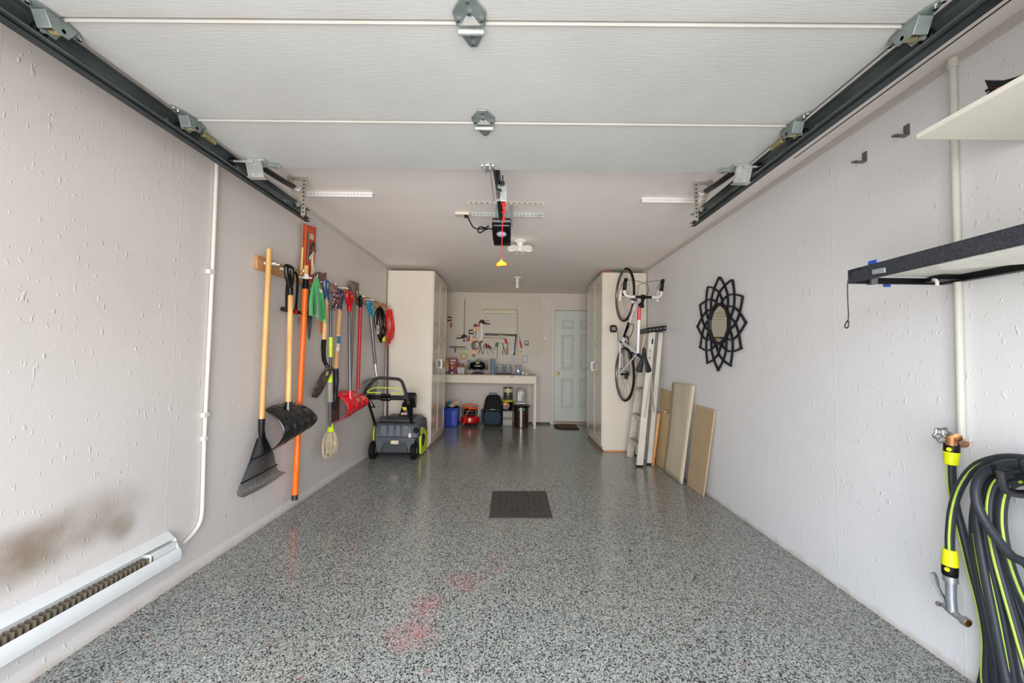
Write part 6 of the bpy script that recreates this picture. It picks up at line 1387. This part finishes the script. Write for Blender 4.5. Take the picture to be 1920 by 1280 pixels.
o = leaning('white_board', mat('grey_white_face', (190, 188, 186), .5), [(1.60, 4.70, .002), (1.60, 5.10, .002), (1.675, 5.10, .60), (1.675, 4.70, .60)], 'thick board with orange wood edge standing behind the ladder leg', .02, G_)
q = MB(); q.add([Vector(p) for p in ((1.598, 4.695, .002), (1.622, 4.695, .002), (1.697, 4.695, .60), (1.673, 4.695, .60), (1.598, 4.7, .002), (1.622, 4.7, .002), (1.697, 4.7, .60), (1.673, 4.7, .60))], [(0,1,2,3),(7,6,5,4),(0,4,5,1),(1,5,6,2),(2,6,7,3),(3,7,4,0)]); q.build('wood_edge', wood_mat('orange_edge', (222, 156, 84), (200, 130, 64), 14), o)
q = MB(); q.tube(cat([(1.70, 4.56, .635), (1.70, 4.62, .65), (1.70, 4.68, .64), (1.70, 4.74, .655), (1.70, 4.80, .66)], 6), .005, 7); q.ball((1.70, 4.55, .64), .011, 8); tag(q.build('twine', cream), 'short cream cord lying along the top edge of the low hardboard panel', 'cord')

# ---- folded step ladder leaning on the wall
lal = mat('ladder_aluminium', (206, 200, 188), .42, .35, vary=.08, scale=8)
t = thing('step_ladder', (1.5, 4.85, 0), 'folded aluminium step ladder with black top leaning on the right wall', 'ladder')
def rail(p, q_, wide, dep, m_, nm):
    p, q_ = Vector(p), Vector(q_); q = MB(); d = (q_ - p); s_ = Vector((0, 1, 0)); u = d.cross(s_).normalized()
    # channel section: web and two flanges
    q.obox((p + q_) / 2, d / 2, s_ * .0015, u * wide / 2)
    for sg in (-1, 1): q.obox((p + q_) / 2 + u * sg * wide / 2 + s_ * dep / 2, d / 2, s_ * dep / 2, u * .0015)
    return q.build(nm, m_, t)
FN0, FN1 = onZ(1203, 872, .01), None
nf, nt_ = Vector((1.437, 4.63, .0)), Vector((1.618, 4.74, 1.555))
ff, ft = Vector((1.46, 5.12, .0)), Vector((1.635, 5.00, 1.555))
rail(nf, nt_, .072, .022, lal, 'front_rail'); rail(ff - Vector((0, .02, 0)), ft - Vector((0, .02, 0)), .078, .022, lal, 'front_rail')
rn, rnt = Vector((1.578, 4.73, .0)), Vector((1.732, 4.77, 1.545)); rf, rft = Vector((1.565, 5.14, .0)), Vector((1.70, 5.0, 1.53))
rail(rn, rnt, .046, .018, lal, 'rear_rail'); rail(rf, rft, .05, .018, lal, 'rear_rail')
for f in (.155, .355, .56, .765):
    a, b_ = nf.lerp(nt_, f), ff.lerp(ft, f); q = MB()
    q.obox((a + b_) / 2 + Vector((-.005, 0, 0)), (b_ - a) / 2, (.036, 0, 0), (0, 0, .004)); q.obox((a + b_) / 2 + Vector((-.040, 0, -.014)), (b_ - a) / 2, (.002, 0, 0), (0, 0, .017)); st_ = q.build('step', lal, t)
    for k_ in range(4): q = MB(); q.obox((a + b_) / 2 + Vector((-.034 + k_ * .018, 0, .005)), (b_ - a) / 2 * .96, (.003, 0, 0), (0, 0, .001)); q.build('tread_groove', mat('tread_dark', (128, 118, 104), .6), st_)
for f in (.10, .46): a, b_ = rn.lerp(rnt, f), rf.lerp(rft, f); q = MB(); q.bar(a, b_, .02, .012); q.build('rear_brace', lal, t)
q = MB(); a, b_ = Vector((1.555, 4.60, 1.553)), Vector((1.755, 4.66, 1.60)); q = MB()
q.obox(Vector((1.665, 4.87, 1.585)), (.115, 0, .016), (0, .17, 0), (-.002, 0, .030)); q.build('top_cap', blackp, t, bevel=.006)
for i in range(5): q = MB(); q.obox(Vector((1.58 + i * .042, 4.699, 1.572 + i * .006)), (.014, 0, .002), (0, .001, 0), (0, 0, .010)); q.build('cap_slot', greyp, t)
for (p, w_) in ((nf, .04), (ff, .04), (rn, .028), (rf, .028)): q = MB(); q.obox(p + Vector((0, .002, .010)), (w_, 0, 0), (0, .014, 0), (0, 0, .010)); q.build('rubber_foot', blackr, t, bevel=.003)
# spreader arms
def onr(f, g=0): return nf.lerp(nt_, f) + Vector((g, -.008, 0))
q = MB(); q.bar(onr(.36, .0), onr(.66, .03), .018, .004, (0, 1, 0)); q.bar(onr(.66, .03), rn.lerp(rnt, .40) + Vector((0, -.008, 0)), .018, .004, (0, 1, 0)); q.build('spreader_arm', mat('spreader_metal', (176, 170, 160), .4, .5), t)
for p in (onr(.36, 0), onr(.66, .03), rn.lerp(rnt, .40) + Vector((0, -.008, 0))): q = MB(); q.cyl(p + Vector((0, -.004, 0)), p + Vector((0, .004, 0)), .008, 10); q.build('rivet', steel, t)
# stickers on the rail
def rsticker(f0, f1, w_, m_, nm, off=-.0022, dx=0):
    a, b_ = nf.lerp(nt_, f0), nf.lerp(nt_, f1); d = (b_ - a); u = d.cross(Vector((0, 1, 0))).normalized(); q = MB()
    q.obox((a + b_) / 2 + Vector((dx, off, 0)), d / 2, u * w_ / 2, (0, .0006, 0)); return q.build(nm, m_, t)
rsticker(.845, .955, .050, mat('sticker_mint', (200, 208, 200), .4), 'warning_sticker'); rsticker(.905, .945, .020, mat('sticker_ink', (36, 40, 60), .4), 'warning_print', -.0034, .012)
rsticker(.845, .862, .02, mat('sticker_ochre', (170, 150, 110), .5), 'small_print', -.0034, -.004)
q = MB(); p = nf.lerp(nt_, .80) + Vector((-.004, -.003, 0)); q.lathe([(.001, 0), (.010, 0), (.010, .001)], p, (0, -1, 0), 16); q.build('round_sticker', mat('sticker_violet', (70, 66, 140), .4), t)
a, b_ = ff.lerp(ft, .82), ff.lerp(ft, .945); q = MB(); q.obox((a + b_) / 2 + Vector((0, -.025, 0)), (b_ - a) / 2, (.02, 0, 0), (0, .0006, 0)); q.build('warning_sticker', mat('sticker_tan', (204, 186, 150), .4), t)

# ================================================================ bicycle hanging by its front wheel
t = thing('road_bicycle', (1.37, 5.02, .70), 'white and red road bicycle hanging vertically by its front wheel on the right cabinet', 'bicycle')
O_ = Vector((1.372, 5.035, 1.037)); LA = nrm((1, .075, 0)); UPB = nrm((.075, -1, 0)); FW = Vector((0, 0, 1))
def BK(u, v, w=0): return O_ + FW * u + UPB * v + LA * w
bwht = mat('bike_white', (222, 222, 224), .22, coat=.5); bred = mat('bike_red', (206, 26, 44), .25, coat=.5); bblk = mat('bike_black', (14, 14, 15), .4, spec=.25)
def wheel(u0, hub_w):
    c = BK(u0, 0)
    q = MB(); q.ring(c, LA, .3275, .0125, 56, 8); wt = q.build('tyre', mat('tyre_black', (24, 22, 21), .8, spec=.2), t)
    q = MB(); n_ = 56; vs = []; fs = []
    prof = [(.318, -.008), (.300, -.009), (.296, 0), (.300, .009), (.318, .008)]
    for i in range(n_):
        a = 2 * PI * i / n_; d = FW * math.cos(a) + UPB * math.sin(a)
        for r, h in prof: vs.append(c + d * r + LA * h)
    m_ = len(prof)
    for i in range(n_):
        for j in range(m_): fs.append((i*m_+j, i*m_+(j+1) % m_, ((i+1) % n_)*m_+(j+1) % m_, ((i+1) % n_)*m_+j))
    q.add(vs, fs); q.mt(1)
    for i in range(24):
        a = 2 * PI * i / 24; d = FW * math.cos(a) + UPB * math.sin(a); a2 = a + (.5 if (i // 2) % 2 else -.5); d2 = FW * math.cos(a2) + UPB * math.sin(a2)
        q.tube([c + d * .298, c + d2 * .018 + LA * (.028 if i % 2 else -.028)], .0014, 4)
    q.build('wheel_rim', [mat('rim_grey', (120, 118, 116), .35, .7), mat('spoke', (120, 118, 114), .3, .6)], t)
    q = MB(); q.lathe([(.006, -.055), (.012, -.05), (.012, -.034), (.021, -.031), (.021, -.027), (.011, -.022), (.011, .022), (.021, .027), (.021, .031), (.012, .034), (.012, .05), (.006, .055)], c, LA, 16); q.build('hub', bblk, t)
wheel(0, 0); wheel(1.0, 0)
# geometry (u forward = up the wall, v = away from the cabinet)
RA, FA, BB_ = (0, 0), (1.0, 0), (.405, -.07)
ST, HT, HB = (.245, .435), (.805, .50), (.85, .365)   # seat tube top, head tube top / bottom
def tb(nm, a, b_, r0, r1, m_, wa=0, wb=0, flat=None, mid=None):
    q = MB(); pts = [BK(*a, wa)] + ([BK(*mid)] if mid else []) + [BK(*b_, wb)]
    q.tube(cat(pts, 5) if mid else pts, [r0, r1] if not mid else [r0 + (r1 - r0) * i / 10 for i in range(11)], 14, flat=flat); return q.build(nm, m_, t)
tb('top_tube', ST, (HT[0] + .004, HT[1] - .02), .016, .019, bwht); dt = tb('down_tube', BB_, (HB[0] - .008, HB[1] + .01), .024, .024, bwht); tb('seat_tube', BB_, ST, .018, .016, bwht); tb('head_tube', HB, HT, .022, .022, bwht)
a_, b__ = Vector((ST[0], ST[1])), Vector((HT[0], HT[1] - .02)); f0 = a_.lerp(b__, .70); f1 = a_.lerp(b__, .96)
q = MB(); q.tube([BK(*f0), BK(*f1)], [.0186, .0197], 14); q.build('red_band', bred, t)
a_, b__ = Vector(BB_), Vector((HB[0] - .008, HB[1] + .01)); dirv = (b__ - a_).normalized()
q = MB(); q.tube([BK(a_.lerp(b__, .55)[0] - .004, a_.lerp(b__, .55)[1] - .004, -.003), BK(a_.lerp(b__, .97)[0] - .004, a_.lerp(b__, .97)[1] - .004, -.003)], .0215, 10); q.build('red_underside', bred, t)
pR = (FW * dirv.x + UPB * dirv.y)
nL = -LA; upv = nL.cross(pR).normalized()
for q_ in (1,):
    pc = BK(*(a_.lerp(b__, .74)), 0) + UPB * .026 * 1 + nL * .012
    text('lettering', 'ALR', .055, dt, pc, -pR, (pR.cross(UPB + nL * .3)).normalized() * 1, bblk)
for s_ in (-1, 1):
    tb('chain_stay', BB_, RA, .011, .007, bwht, s_ * .030, s_ * .064); tb('seat_stay', (ST[0] - .01, ST[1] - .03), RA, .009, .007, bwht, s_ * .014, s_ * .064)
    tb('fork_blade', (HB[0] + .01, HB[1] - .02), FA, .015, .008, bwht, s_ * .030, s_ * .052, mid=(.93, .16, s_ * .046))
q = MB(); q.tube([BK(*HB), BK(HB[0] + .012, HB[1] - .035)], [.024, .034], 12, flat=.6); q.build('fork_crown', bwht, t)
q = MB(); q.lathe([(.024, 0), (.026, .01), (.024, .03), (.018, .05)], BK(*HT), (FW * -.3 + UPB * .95), 14); q.build('headset_spacer', bblk, t)
# stem and bar
SB = (HT[0] - .018, HT[1] + .055); BC = (SB[0] + .095, SB[1] + .035)
q = MB(); q.tube([BK(*SB), BK(*BC)], .018, 12); q.lathe([(.026, -.022), (.026, .022)], BK(*BC), LA, 14); q.lathe([(.020, -.018), (.022, .018)], BK(*SB), (FW * -.3 + UPB * .95), 14); q.build('stem', bblk, t)
q = MB(); q.tube([BK(*BC, -.10), BK(*BC, .10)], .0155, 12); q.build('handlebar_center', bblk, t)
for s_ in (-1, 1):
    tape = cat([BK(*BC, s_ * .095), BK(BC[0] + .004, BC[1], s_ * .17), BK(BC[0] + .03, BC[1] - .002, s_ * .205), BK(BC[0] + .085, BC[1] - .012, s_ * .212), BK(BC[0] + .105, BC[1] - .055, s_ * .214), BK(BC[0] + .06, BC[1] - .115, s_ * .216), BK(BC[0] - .03, BC[1] - .13, s_ * .22)], 6)
    q = MB(); q.tube(tape, [.0165 + .0009 * (i % 2) for i in range(len(tape))], 10); q.build('bar_tape', mat('white_bar_tape', (216, 208, 200), .6, vary=.12, scale=60), t)
    hd = cat([BK(BC[0] + .075, BC[1] - .008, s_ * .212), BK(BC[0] + .125, BC[1] + .012, s_ * .212), BK(BC[0] + .165, BC[1] + .025, s_ * .21), BK(BC[0] + .195, BC[1] + .045, s_ * .208)], 4)
    q = MB(); q.tube(hd, [.020] * 5 + [.019] * 4 + [.021] * 3 + [.017], 10); hd_ = q.build('brake_hood', bblk, t)
    q = MB(); q.tube(cat([BK(BC[0] + .185, BC[1] + .02, s_ * .21), BK(BC[0] + .17, BC[1] - .035, s_ * .212), BK(BC[0] + .12, BC[1] - .10, s_ * .214), BK(BC[0] + .10, BC[1] - .12, s_ * .216)], 4), .006, 7, flat=.5); q.build('brake_lever', steel, hd_)
    q = MB(); q.tube(cat([BK(BC[0] + .18, BC[1] + .03, s_ * .198), BK(BC[0] + .175, BC[1] + .03, s_ * .09), BK(BC[0] + .13, BC[1] + .01, s_ * -.05), BK(BC[0] + .03, BC[1] - .02, s_ * -.055), BK(HB[0] - .02, HB[1] + .02, s_ * -.03)], 6), .0026, 6); q.build('brake_cable', bblk, t)
# saddle and post
q = MB(); q.tube([BK(*ST), BK(ST[0] - .045, ST[1] + .135)], .0138, 12); q.build('seat_post', bblk, t)
q = MB(); q.tube([BK(ST[0] - .002, ST[1] + .004), BK(ST[0] - .009, ST[1] + .026)], .020, 12); q.build('seat_collar', mat('navy_collar', (44, 54, 100), .3, .3), t)
SC = (ST[0] - .06, ST[1] + .185)
def half(sd):
    q = MB(); secs = []
    for k_, (f, w_, h_) in enumerate(((.135, .004, .006), (.125, .015, .012), (.07, .024, .016), (.0, .038, .018), (-.07, .064, .02), (-.105, .076, .02), (-.13, .066, .016), (-.142, .044, .008))):
        gap = .0012 if f > .05 else (.003 + .016 * max(0, -f - .02) / .12)
        vs_ = []
        for j in range(10):
            a = 2 * PI * j / 10; x = (gap + (w_) * (.5 + .5 * math.cos(a))) * sd if w_ > .01 else sd * w_ * (.5 + .5 * math.cos(a))
            vs_.append(BK(SC[0] + f, SC[1] + h_ * .6 * math.sin(a) - abs(x) * .15, x))
        secs.append(vs_)
    q.loft(secs); return q
for sd in (-1, 1): half(sd).build('saddle_half', mat('saddle_grey', (34, 34, 36), .5, spec=.25), t)
q = MB(); q.tube([BK(SC[0] + .09, SC[1] - .012), BK(SC[0] - .08, SC[1] - .03, .02)], .0035, 6); q.tube([BK(SC[0] + .09, SC[1] - .012), BK(SC[0] - .08, SC[1] - .03, -.02)], .0035, 6); q.build('saddle_rail', steel, t)
# drivetrain
bb = BK(*BB_)
q = MB(); q.lathe([(.02, -.036), (.021, .036)], bb, LA, 14); q.build('bottom_bracket', bblk, t)
q = MB(); q.lathe([(.080, .040), (.100, .040), (.102, .042), (.100, .045), (.080, .045), (.080, .040)], bb, LA, 40, cap=False); q.lathe([(.058, .047), (.078, .047), (.078, .050), (.058, .050), (.058, .047)], bb, LA, 32, cap=False); q.build('chainring', dgrey, t)
for s_, du, dv in ((-1, .168, .02), (1, -.168, -.02)):
    e = BK(BB_[0] + du, BB_[1] + dv, s_ * .075); q = MB(); q.tube([bb + LA * s_ * .055, e], [.014, .010], 10, flat=.6); ca = q.build('crank_arm', mat('crank_silver', (176, 174, 170), .3, .8), t)
    pc = BK(BB_[0] + du, BB_[1] + dv, s_ * .128); q = MB(); q.cyl(e, pc, .006, 8); q.build('pedal_axle', dgrey, ca)
    q = MB(); q.prism([(-.044, -.032), (-.030, -.046), (.030, -.046), (.044, -.032), (.044, .032), (.030, .046), (-.030, .046), (-.044, .032)], pc - UPB * .010, LA, FW, UPB * .02); pd = q.build('pedal', bblk, ca, bevel=.004)
    q = MB(); q.prism([(-.028, -.022), (.028, -.022), (.028, .022), (-.028, .022)], pc + UPB * .0105, LA, FW, UPB * .003); q.build('pedal_plate', mat('pedal_grey', (130, 126, 118), .4, .4), pd, bevel=.003)
for i, r in enumerate((.050, .044, .038, .032, .026)): q = MB(); q.lathe([(.010, 0), (r, 0), (r, .0025), (.010, .0025)], BK(0, 0, .030 + i * .0045), LA, 26); q.build('sprocket', dgrey, t)
q = MB(); q.tube([BK(-.01, -.03, .05), BK(-.05, -.06, .05), BK(-.035, -.125, .05)], [.010, .011, .008], 8); q.build('rear_derailleur', bblk, t)
for (u, v) in ((-.05, -.06), (-.035, -.125)): q = MB(); q.lathe([(.004, -.004), (.021, -.004), (.021, .004), (.004, .004)], BK(u, v, .05), LA, 16); q.build('jockey_wheel', dgrey, t)
q = MB(); q.tube([BK(BB_[0], BB_[1] + .10, .043), BK(0, .046, .043)], .004, 5); q.tube(cat([BK(BB_[0], BB_[1] - .10, .043), BK(-.02, -.145, .05), BK(-.055, -.12, .05), BK(-.04, -.06, .05), BK(-.03, -.03, .045), BK(0, -.045, .043)], 4), .004, 5); q.build('chain', mat('chain_steel', (96, 88, 78), .4, .7), t)
q = MB(); q.lathe([(.006, 0), (.012, 0), (.012, .02), (.006, .02)], BK(.07, .02, -.065), LA, 10); q.tube([BK(0, 0, -.062), BK(.045, .03, -.066)], .005, 6); q.build('quick_release', steel, t)
# rear and front brakes, bottle cage with pump
for (u, v) in ((ST[0] - .07, ST[1] - .12), (HB[0] + .035, HB[1] - .05)):
    q = MB()
    for s_ in (-1, 1): q.tube(cat([BK(u, v, 0), BK(u + .015, v + .015, s_ * .03), BK(u - .0, v - .03, s_ * .034), BK(u - .01 if u < .5 else u + .03, v - .055, s_ * .016)], 4), .007, 8, flat=.6)
    q.build('caliper_brake', mat('caliper_grey', (120, 116, 110), .35, .7), t)
m0, m1 = a_.lerp(b__, .22), a_.lerp(b__, .58); off = Vector((-dirv.y, dirv.x)) * .045
q = MB(); q.tube([BK(*(m0 + off), -.03), BK(*(m1 + off), -.03)], .013, 10); q.build('hand_pump', bblk, t)
q = MB(); q.tube(cat([BK(*(m0 + off * .7)), BK(*(m0 + off * 1.7), -.025), BK(*(m0.lerp(m1, .5) + off * 1.9), -.036), BK(*(m1 + off * 1.8), -.02), BK(*(m1 + off * 1.8), .02), BK(*(m0.lerp(m1, .5) + off * 1.9), .036), BK(*(m0 + off * 1.7), .025)], 4, closed=True), .0045, 6, closed=True); q.build('bottle_cage', bblk, t)
hk = thing('bicycle_hook', (1.34, 5.0, 2.38), 'small steel hook in the ceiling holding the bicycle front wheel', 'hook')
q = MB(); q.tube(cat([(1.35, 5.06, 2.46), (1.35, 5.06, 2.41), (1.352, 5.055, 2.38), (1.365, 5.035, 2.345), (1.375, 5.0, 2.36), (1.376, 4.98, 2.375)]), .005, 8); q.build('hook_rod', galv, hk)
